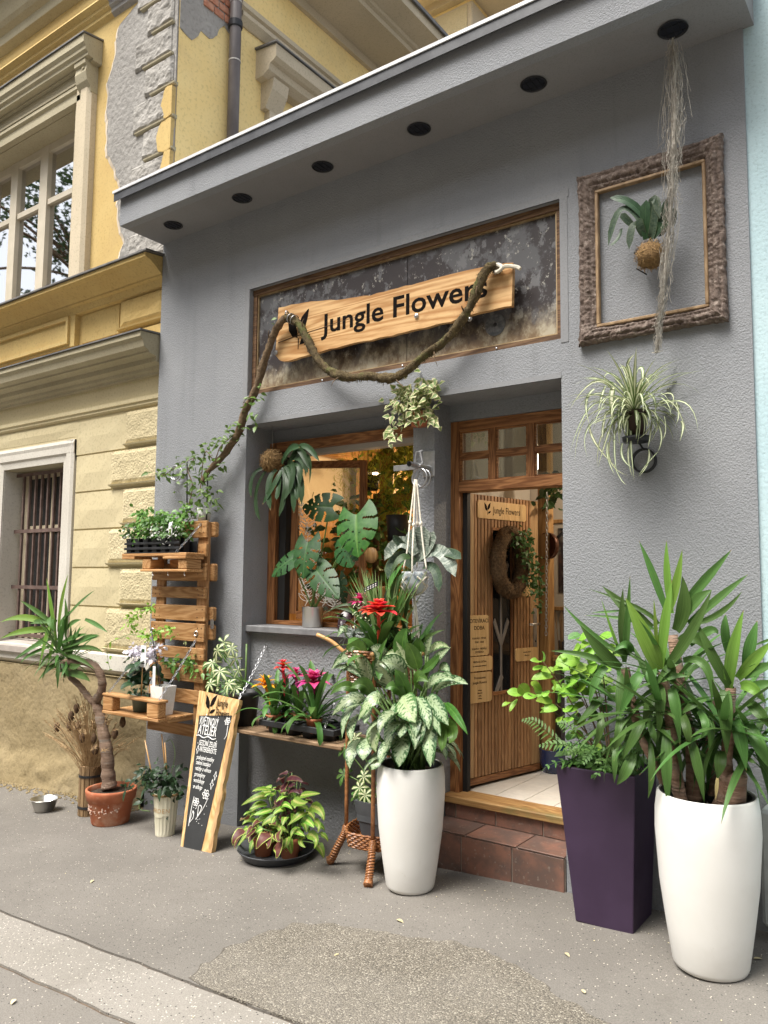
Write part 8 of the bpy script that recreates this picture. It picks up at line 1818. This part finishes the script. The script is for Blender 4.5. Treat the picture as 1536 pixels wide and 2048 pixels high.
# ------------------------------------------------------------------ seedling tray on the upper pallet shelf
st_ = thing('seedling_tray', (-5.0, -.25, 1.858), 'black slatted tray of seedling pots on the upper pallet shelf', 'tray')
for z in (1.885, 1.925): MB().cbox(-5.335, -4.67, -.345, -.338, z, z + .018, .002).build('tray_bar', BLACKP, st_)
MB().cbox(-5.335, -4.67, -.17, -.163, 1.86, 1.95, .002).build('tray_back', BLACKP, st_); MB().cbox(-5.335, -4.67, -.345, -.165, 1.859, 1.864, .001).build('tray_floor', BLACKP, st_)
def potlet(x, y, z, flowering, label, top=.095, s=.052):
    t = thing('seedling_pot', (x, y, z), label, 'seedling pot', 'seedling pots in the black tray')
    taper(x - s * .40, x + s * .40, y - s * .40, y + s * .40, x - s * .62, x + s * .62, y - s * .62, y + s * .62, z, z + top, .004).build('pot', BLACKP, t)
    MB().box(x - s * .5, x + s * .5, y - s * .5, y + s * .5, z + top * .82, z + top * .88).build('soil', SOIL, t)
    hh = R.uniform(.17, .30) * (.6 if flowering else 1)
    cloud(t, 'foliage', [V((x, y, z + top)) + V((R.gauss(0, .045), R.gauss(0, .035), R.uniform(0, hh))) for i in range(70)], .048, 'jasmine' if not flowering else 'limedark', 'ellipse')
    if flowering: cloud(t, 'white_flower', [V((x, y, z + top + .04)) + V((R.gauss(0, .04), -.03 + R.gauss(0, .02), R.gauss(0, .035))) for i in range(40)], .019, 'white', 'ellipse', wr_=.95)
xsx = [-5.29, -5.185, -5.08, -4.975, -4.87, -4.765]
nm_ = ['first', 'second', 'third', 'fourth', 'fifth', 'sixth']
for j, y in enumerate((-.305, -.215)):
    for i, x in enumerate(xsx):
        fl = (j == 0 and i in (0, 3, 4, 5))
        potlet(x, y, 1.865, fl, ('white flowering seedling pot, %s from left in the front row of tray' if fl else ('green leafy seedling pot, %s from left in the front row of tray' if j == 0 else 'green leafy seedling pot, %s from left in the back row of tray')) % nm_[i], .11)
lt = thing('plant_label', (-4.84, -.34, 1.97), 'oval white picture label stuck in the flowering seedling pots', 'label')
q = V((-4.755, -0.36, 2.033)); MB().prism(rrect(q.x - .02, q.x + .02, q.z - .055, q.z + .055, .018), -.362, -.36).build('card', SLAB, lt)
MB().prism(rrect(q.x - .013, q.x + .013, q.z - .045, q.z + .005, .006), -.3635, -.3625).build('printed_picture', LM['ivy'], lt)

# jasmine climbing its hoop and the liana
ja = thing('climbing_jasmine', (-4.72, -.18, 2.1), 'glossy green jasmine climbing from pallet top along the liana', 'climbing plant')
jp = V((-4.603, -0.2, 2.178)); jp.z = 2.11
MB().lathe([(0, 0), (.045, 0), (.06, .10), (.056, .10), (0, .08)], (-4.68, -.10, 2.11), 20).build('pot', mat('clear_white_pot', (.6, .6, .58), rough=.4), ja, True)
for a_, c_ in (((-4.832, -0.14, 2.122), (-4.877, -0.12, 2.595)), ((-4.629, -0.12, 2.116), (-4.651, -0.1, 2.509))): stem(ja, [a_, c_], .006, BLACK_MET, 'stake', 6)
jl = [(-4.79, -0.16, 2.236), (-4.756, -0.16, 2.391), (-4.826, -0.15, 2.516), (-4.772, -0.13, 2.613), (-4.678, -0.15, 2.329), (-4.603, -0.14, 2.306), (-4.591, -0.14, 2.422), (-4.573, -0.14, 2.266), (-4.552, -0.13, 2.575), (-4.5, -0.12, 2.669), (-4.419, -0.12, 2.719), (-4.349, -0.11, 2.76), (-4.669, -0.12, 2.645), (-4.74, -0.13, 2.551), (-4.747, -0.16, 2.195), (-4.625, -0.14, 2.153), (-4.996, -0.14, 2.55), (-5.13, -0.14, 2.499), (-5.213, -0.14, 2.525)]
pts = []
for p in jl:
    for i in range(15): pts.append(V(p) + V((R.gauss(0, .04), R.gauss(0, .03), R.gauss(0, .04))))
cloud(ja, 'foliage', pts, .056, 'jasmine', 'lance')
b = MB(); b.tube(catmull(jl[:4], 5), .004, 5); b.tube(catmull([jl[4], jl[12], jl[8], jl[9], jl[10], jl[11]], 5), .004, 5); b.tube(catmull([jl[3], jl[16], jl[17], jl[18]], 5), .0025, 5); b.build('stem', TWIG, ja, kind='stuff')
pts = [(-4.214, -0.11, 3.005), (-4.17, -0.11, 2.961), (-4.135, -0.11, 2.995), (-4.194, -0.11, 2.888), (-4.116, -0.11, 2.898), (-4.094, -0.1, 3.029), (-4.16, -0.1, 2.829), (-3.937, -0.12, 3.547), (-4.107, -0.11, 3.085), (-4.249, -0.11, 2.952), (-4.26, -0.11, 2.82)]
cloud(ja, 'sprig', [V(p) + V((R.gauss(0, .012), 0, R.gauss(0, .015))) for p in pts for i in range(3)], .05, 'jasmine', 'ovate')
rb2 = thing('wall_ring', (-5.129, -0.03, 2.528), 'round steel ring hook on the wall left of the jasmine', 'ring')
b = MB(); rq = V((-5.117, -0.04, 2.526)); ringtube(b, rq, .058, .006, (0, 1, 0)); ringtube(b, rq + V((.006, .02, -.004)), .058, .004, (0, 1, 0)); b.tube([rq + V((.05, 0, -.02)), rq + V((.10, .035, -.01))], .006, 5); b.build('ring', STEEL, rb2, True)

# ------------------------------------------------------------------ lower pallet shelf
hy = thing('white_hydrangea', (-5.07, -.33, .655), 'white flowering hydrangea in green pot with paper tag on lower pallet shelf', 'potted plant')
hq = V((-5.033, -0.36, 0.655)); hq.z = .656
MB().lathe([(0, 0), (.055, 0), (.068, .115), (.072, .118), (.072, .13), (.065, .13), (0, .11)], hq, 26).build('pot', mat('sage_green_pot', (.085, .125, .10), (.11, .15, .125), 8, .5), hy, True)
for i in range(26):
    a = R.uniform(0, 360); q = V((-5.041, -0.36, 0.965)) + V((R.gauss(0, .05), R.gauss(0, .05), R.gauss(0, .055))); lf(hy, arc(q, a, 10, .11, 70, 6), .085, V((0, -.7, .8)), 'dark', 'ovate', 4, .2)
cloud(hy, 'white_flower', [V(q) + V((R.gauss(0, .035), R.gauss(0, .03), R.gauss(0, .025))) for q in ((-5.127, -0.38, 1.097), (-4.945, -0.36, 1.101), (-4.899, -0.34, 1.137), (-5.097, -0.36, 1.115), (-5.065, -0.34, 1.092), (-4.882, -0.38, 1.094)) for i in range(34)], .030, 'pinkwhite', 'ellipse', wr_=.95)
stem(hy, [(-4.978, -0.4, 0.787), (-4.951, -0.42, 1.012)], .004, CANE, 'tag_stick', 5)
q = V((-4.933, -0.43, 1.08)); MB().cbox(q.x - .032, q.x + .032, q.y - .001, q.y + .001, q.z - .080, q.z + .080, .0008).build('paper_tag', SLAB, hy)
MB().prism(rrect(q.x - .014, q.x + .014, q.z + .03, q.z + .055, .004), q.y - .0025, q.y - .0015).build('printed_leaf', LM['dark'], hy)
MB().box(q.x - .020, q.x + .020, q.y - .0025, q.y - .0015, q.z - .055, q.z - .048).build('printed_line', BLACKP, hy)
stem(hy, Bz(hq + V((0, 0, .12)), hq + V((0, 0, .25)), (-5.04, -0.36, 0.953), 5), .008)
cloud(hy, 'pot_ivy', [hq + V((R.gauss(0, .06), -.05 + R.gauss(0, .02), .14 + R.gauss(0, .03))) for i in range(26)], .04, 'dark', 'ovate')
wk = thing('white_pot_climber', (-4.83, -.33, .655), 'small white basket pot with hooped climbing vine on lower pallet shelf', 'potted plant')
wq = V((-4.802, -0.34, 0.677)); wq.z = .656
taper(wq.x - .055, wq.x + .055, wq.y - .05, wq.y + .05, wq.x - .072, wq.x + .072, wq.y - .065, wq.y + .065, wq.z, wq.z + .21, .006).build('pot', mat('white_woven_pot', (.72, .71, .68), (.8, .79, .77), 60, .6, .6, 70), wk)
stem(wk, [wq + V((-.03, 0, .15)), V((-4.941, -0.36, 1.283))], .005, BLACK_MET, 'stake', 6); stem(wk, [wq + V((-.01, 0, .15)), V((-4.871, -0.36, 1.094))], .004, BLACK_MET, 'stake', 6)
vp = [(-4.866, -0.34, 0.86), (-4.91, -0.35, 1.067), (-5.007, -0.36, 1.203), (-5.154, -0.38, 1.23), (-5.281, -0.4, 1.192), (-5.419, -0.4, 1.136), (-5.411, -0.4, 1.026), (-5.376, -0.4, 0.944)]
vp2 = [(-4.951, -0.36, 1.206), (-5.125, -0.36, 1.269), (-5.197, -0.36, 1.326), (-5.151, -0.36, 1.376), (-5.045, -0.34, 1.415), (-4.988, -0.32, 1.44)]
vp3 = [(-4.96, -0.34, 1.228), (-4.912, -0.32, 1.253), (-4.847, -0.3, 1.29), (-4.773, -0.3, 1.258)]
b = MB()
for q in (vp, vp2, vp3): b.tube(catmull(q, 6), .0022, 4)
b.build('tendril', STEM, wk, kind='stuff')
pts = []
for q, k, s in ((vp, 3, .015), (vp2, 9, .02), (vp3, 8, .02)):
    for p in catmull(q, 2): pts += [p + V((R.gauss(0, s), R.gauss(0, s), R.gauss(0, s))) for i in range(k if s > .015 else 1)]
cloud(wk, 'vine_leaf', pts, .042, 'lime', 'ellipse')
q = V((-4.838, -0.4, 0.926)); MB().cbox(q.x - .016, q.x + .016, q.y - .001, q.y + .001, q.z - .085, q.z + .085, .0008, None).build('name_tag', SLAB, wk)
pts = [V(p) + V((R.gauss(0, .03), R.gauss(0, .02), R.gauss(0, .025))) for p in ((-4.903, -0.2, 1.021), (-4.811, -0.2, 1.015), (-4.863, -0.2, 0.964), (-4.728, -0.18, 1.031), (-4.654, -0.18, 0.978), (-4.61, -0.18, 0.958), (-4.69, -0.18, 0.999), (-4.957, -0.2, 1.005)) for i in range(9)]
cloud(wk, 'dark_leaf', pts, .055, 'jasmine', 'lance')
cloud(wk, 'yellow_flower', [V((-4.749, -0.19, 1.178)) + V((R.gauss(0, .012), 0, R.gauss(0, .012))) for i in range(8)], .024, 'ivy', 'ellipse')

# ------------------------------------------------------------------ shrub and fern in the purple planter
lsb = thing('lime_leaf_shrub', (-1.44, -.2, .70), 'shrub with rounded lime green leaves growing in the purple planter', 'shrub')
rows = [((-1.752, -0.3, 1.252), (-1.743, -0.34, 1.278), (-1.739, -0.36, 1.302), 0.042), ((-1.772, -0.3, 1.241), (-1.783, -0.34, 1.253), (-1.812, -0.36, 1.254), 0.028), ((-1.762, -0.3, 1.224), (-1.784, -0.34, 1.212), (-1.789, -0.36, 1.202), 0.028), ((-1.708, -0.3, 1.169), (-1.754, -0.34, 1.174), (-1.805, -0.36, 1.153), 0.042), ((-1.773, -0.3, 1.078), (-1.794, -0.34, 1.116), (-1.807, -0.36, 1.126), 0.055), ((-1.704, -0.3, 1.093), (-1.687, -0.34, 1.125), (-1.673, -0.36, 1.164), 0.049), ((-1.849, -0.3, 1.062), (-1.865, -0.34, 1.101), (-1.875, -0.36, 1.12), 0.056), ((-1.874, -0.3, 1.068), (-1.906, -0.34, 1.075), (-1.947, -0.36, 1.078), 0.050), ((-1.798, -0.3, 1.066), (-1.825, -0.34, 1.064), (-1.855, -0.36, 1.063), 0.042), ((-1.714, -0.3, 1.047), (-1.736, -0.34, 1.054), (-1.761, -0.36, 1.063), 0.040), ((-1.686, -0.3, 1.014), (-1.707, -0.34, 1.017), (-1.737, -0.36, 0.994), 0.056), ((-1.744, -0.3, 0.981), (-1.746, -0.34, 0.995), (-1.749, -0.36, 1.011), 0.036), ((-1.946, -0.3, 1.016), (-1.957, -0.34, 1.015), (-1.978, -0.36, 0.997), 0.026), ((-1.946, -0.3, 0.988), (-1.921, -0.34, 0.977), (-1.906, -0.36, 0.972), 0.000), ((-1.915, -0.3, 1.037), (-1.921, -0.34, 1.009), (-1.932, -0.36, 0.974), 0.024), ((-1.559, -0.3, 1.256), (-1.618, -0.34, 1.264), (-1.667, -0.36, 1.236), 0.068), ((-1.644, -0.3, 1.259), (-1.637, -0.34, 1.272), (-1.643, -0.36, 1.28), 0.036), ((-1.551, -0.3, 1.203), (-1.488, -0.34, 1.229), (-1.444, -0.36, 1.26), 0.053), ((-1.636, -0.3, 1.135), (-1.591, -0.34, 1.16), (-1.536, -0.36, 1.184), 0.062), ((-1.618, -0.3, 1.109), (-1.62, -0.34, 1.096), (-1.612, -0.36, 1.081), 0.045), ((-1.571, -0.3, 1.096), (-1.601, -0.34, 1.106), (-1.621, -0.36, 1.116), 0.054), ((-1.58, -0.3, 1.113), (-1.536, -0.34, 1.13), (-1.5, -0.36, 1.161), 0.044), ((-1.524, -0.3, 1.126), (-1.494, -0.34, 1.151), (-1.473, -0.36, 1.167), 0.035), ((-1.666, -0.3, 1.043), (-1.663, -0.34, 1.074), (-1.659, -0.36, 1.095), 0.041), ((-1.609, -0.3, 1.031), (-1.616, -0.34, 1.017), (-1.632, -0.36, 1.009), 0.045), ((-1.743, -0.3, 1.098), (-1.735, -0.34, 1.085), (-1.736, -0.36, 1.07), 0.036), ((-1.562, -0.3, 1.38), (-1.514, -0.34, 1.398), (-1.478, -0.36, 1.405), 0.053), ((-1.493, -0.3, 1.348), (-1.505, -0.34, 1.359), (-1.544, -0.36, 1.323), 0.044), ((-1.465, -0.3, 1.385), (-1.414, -0.34, 1.398), (-1.358, -0.36, 1.406), 0.044), ((-1.466, -0.3, 1.315), (-1.487, -0.34, 1.316), (-1.525, -0.36, 1.302), 0.032), ((-1.429, -0.3, 1.343), (-1.379, -0.34, 1.34), (-1.363, -0.36, 1.325), 0.038), ((-1.542, -0.3, 1.169), (-1.507, -0.34, 1.193), (-1.481, -0.36, 1.214), 0.044), ((-1.616, -0.3, 1.207), (-1.562, -0.34, 1.224), (-1.499, -0.36, 1.23), 0.053), ((-1.484, -0.3, 1.314), (-1.451, -0.34, 1.336), (-1.416, -0.36, 1.356), 0.044), ((-1.686, -0.3, 0.96), (-1.66, -0.34, 0.955), (-1.67, -0.36, 0.961), 0.036), ((-1.657, -0.3, 0.959), (-1.612, -0.34, 0.965), (-1.571, -0.36, 0.977), 0.027), ((-1.591, -0.3, 0.988), (-1.565, -0.34, 1.005), (-1.548, -0.36, 1.018), 0.027), ((-1.522, -0.3, 1.258), (-1.469, -0.34, 1.282), (-1.426, -0.36, 1.278), 0.044), ((-1.467, -0.3, 1.227), (-1.416, -0.34, 1.243), (-1.374, -0.36, 1.231), 0.044), ((-1.596, -0.3, 1.307), (-1.561, -0.34, 1.329), (-1.534, -0.36, 1.35), 0.041), ((-1.782, -0.3, 1.213), (-1.739, -0.34, 1.211), (-1.716, -0.36, 1.219), 0.027), ((-1.713, -0.3, 1.209), (-1.666, -0.34, 1.225), (-1.629, -0.36, 1.221), 0.036), ((-1.549, -0.3, 1.292), (-1.506, -0.34, 1.315), (-1.462, -0.36, 1.302), 0.044)]
traced(lsb, [r for r in rows if r[3] > .005], lambda i: 'lime', 'ellipse', (-.2, -1, .7), nu=4, fold=.12, ws=1.25)
for i in range(84):
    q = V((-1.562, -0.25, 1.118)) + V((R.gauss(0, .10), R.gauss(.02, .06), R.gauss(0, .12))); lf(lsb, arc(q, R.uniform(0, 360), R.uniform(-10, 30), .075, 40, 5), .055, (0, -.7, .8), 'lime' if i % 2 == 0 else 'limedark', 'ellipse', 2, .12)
b = MB(); hub_ = V((-1.45, -.20, .70))
for e in ((-1.772, -0.3, 1.251), (-1.835, -0.34, 1.076), (-1.687, -0.32, 1.034), (-1.635, -0.3, 1.251), (-1.547, -0.28, 1.326), (-1.48, -0.26, 1.382), (-1.598, -0.3, 1.138), (-1.524, -0.2, 1.179)): b.tube(Bz(hub_ + V((R.uniform(-.05, .05), 0, 0)), hub_.lerp(V(e), .5) + V((.02, 0, .06)), e, 8), [.006 - .0005 * i for i in range(9)], 5)
b.build('branch', TWIG, lsb, kind='stuff')
fe = thing('fern', (-1.5, -.25, .70), 'green fern arching over the rim of the purple planter', 'fern')
def frond(par, P, Lp, m='fern'):
    n = len(P); b = MB(); b.tube(P, [.0028 * (1 - .8 * i / n) for i in range(n)], 4)
    for i in range(2, n - 1, 2):
        f = i / n; tg_ = (P[i + 1] - P[i - 1]).normalized(); sd = tg_.cross(V((0, -.6, .8))).normalized(); l = Lp * math.sin(PI * min(1, .18 + f * .84)) ** .8 * (1.05 - .25 * f)
        for s in (-1, 1):
            d = (sd * s + tg_ * .45).normalized(); q = P[i] + d * l + V((0, -.2 * l, -.18 * l)); b.leaf(Bz(P[i], P[i] + d * l * .55, q, 4), None, .0125, V((0, -.7, .7)), 'lance', 2, .1)
    return b.build('frond', LM[m], par, True)
frond(fe, catmull([(-1.564, -0.28, 0.787), (-1.643, -0.36, 0.842), (-1.706, -0.41, 0.912), (-1.759, -0.44, 0.958), (-1.827, -0.45, 0.956)], 8), .060)
frond(fe, catmull([(-1.555, -0.28, 0.78), (-1.579, -0.4, 0.848), (-1.651, -0.45, 0.856), (-1.717, -0.47, 0.842)], 7), .052)
frond(fe, catmull([(-1.567, -0.25, 0.773), (-1.558, -0.36, 0.896), (-1.597, -0.4, 0.949), (-1.635, -0.42, 0.956)], 7), .055)
frond(fe, catmull([(-1.536, -0.28, 0.773), (-1.507, -0.4, 0.841), (-1.528, -0.46, 0.848), (-1.565, -0.48, 0.821)], 6), .050)
frond(fe, catmull([(-1.548, -0.25, 0.767), (-1.449, -0.36, 0.909), (-1.416, -0.4, 0.97), (-1.417, -0.42, 1.014)], 7), .05)
frond(fe, catmull([(-1.493, -0.25, 0.774), (-1.38, -0.36, 0.867), (-1.297, -0.4, 0.884), (-1.232, -0.42, 0.856)], 7), .05)
frond(fe, catmull([(-1.5, -0.28, 0.778), (-1.463, -0.42, 0.841), (-1.466, -0.46, 0.823), (-1.489, -0.47, 0.78)], 6), .04)
for i in range(9): frond(fe, arc((-1.47 + R.uniform(-.12, .12), -.2 + R.uniform(-.1, .08), .70), 200 + R.uniform(0, 140), R.uniform(35, 75), R.uniform(.25, .36), 80, 14), .045)
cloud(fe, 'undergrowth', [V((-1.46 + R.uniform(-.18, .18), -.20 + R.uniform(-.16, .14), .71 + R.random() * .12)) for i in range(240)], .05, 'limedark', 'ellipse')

# ------------------------------------------------------------------ fallen leaves and bits on the pavement
PALE = mat('pale_dry_leaf', (.50, .42, .24), (.62, .55, .36), 20, .8, var=.4)
for i, (p, L_) in enumerate((((-2.352, -0.797, -0.054), .05), ((-1.564, 0.187, -0.014), .05), ((-1.484, -0.711, -0.01), .04), ((-4.247, -1.256, -0.149), .04), ((-3.246, -2.303, -0.098), .04), ((-1.27, -1.016, 0.001), .035), ((-0.767, -0.341, 0.026), .04), ((-2.354, -1.257, -0.054), .03))):
    q = V(p) + V((0, 0, .006)); a = R.uniform(0, 360); P = arc(q, a, 8, L_, 25, 5)
    t = MB().leaf(P, None, L_ * .45, (0, 0, 1), 'ovate', 4, .25).build('fallen_leaf', PALE if i not in (1,) else LM['limedark'], None, True)
    tag(t, 'small pale dry leaf fallen on the pavement', 'fallen leaf', 'dry leaves fallen on the pavement')
b = MB()
for i in range(420):
    x, y = R.uniform(-7, .5), R.choice((R.uniform(-2.9, -.1), R.gauss(-.25, .1))); q = V((x, y, g(x) + .004)); a = R.uniform(0, 6.28); s = R.uniform(.002, .006); d = V((math.cos(a), math.sin(a), 0)) * s; e = V((-d.y, d.x, 0)) * .5
    b.add([q - d, q + e + V((0, 0, s * .4)), q + d, q - e], [(0, 3, 2, 1)])
b.build('pavement_litter', PALE, None, kind='stuff')
b = MB()
for i in range(900):
    x = R.uniform(-8, -5.4); q = V((x, .02 - abs(R.gauss(0, .09)), g(x) + .004)); s = R.uniform(.004, .016); b.ball(q, s, 5, .4, 40)
b.build('plaster_crumbs', PLINTH, None, kind='stuff')

# street trees mirrored in the upper panes
def street_tree(x, y, h, cr, label, seed):
    r = random.Random(seed); t = thing('street_tree', (x, y, g(x)), label, 'tree', 'street trees across the pavement')
    MB().tube(catmull([(x, y, g(x)), (x + .1, y, 2.5), (x, y + .1, h - 1)], 5), [.22 - .012 * i for i in range(11)], 10, rough=.15, rs=6).build('trunk', BARK, t, True)
    b = MB(); cents = [V((x, y, h)) + V((r.gauss(0, cr * .5), r.gauss(0, cr * .4), r.gauss(0, cr * .45))) for k in range(46)]
    for i in range(5200):
        c = r.choice(cents); q = c + V((r.gauss(0, .33), r.gauss(0, .33), r.gauss(0, .26))); s = r.uniform(.10, .20); d = V((r.gauss(0, 1), r.gauss(0, 1), r.gauss(-.3, .6))).normalized()
        b.leaf([q, q + d * s * .5, q + d * s], None, s * .6, V((r.gauss(0, 1), r.gauss(0, 1), 1)), 'ovate', 2, .1)
    b.build('crown', LM['street'], t, kind='stuff')
    bb = MB()
    for c in cents[:22]: bb.tube(Bz((x, y, h - 1.6), (V((x, y, h - .6)) + c) / 2, c, 5), .04, 5)
    bb.build('branches', BARK, t, kind='stuff')
street_tree(-18.5, -6.8, 11.2, 3.4, 'leafy street tree far along the pavement, mirrored in the upper window', 5)
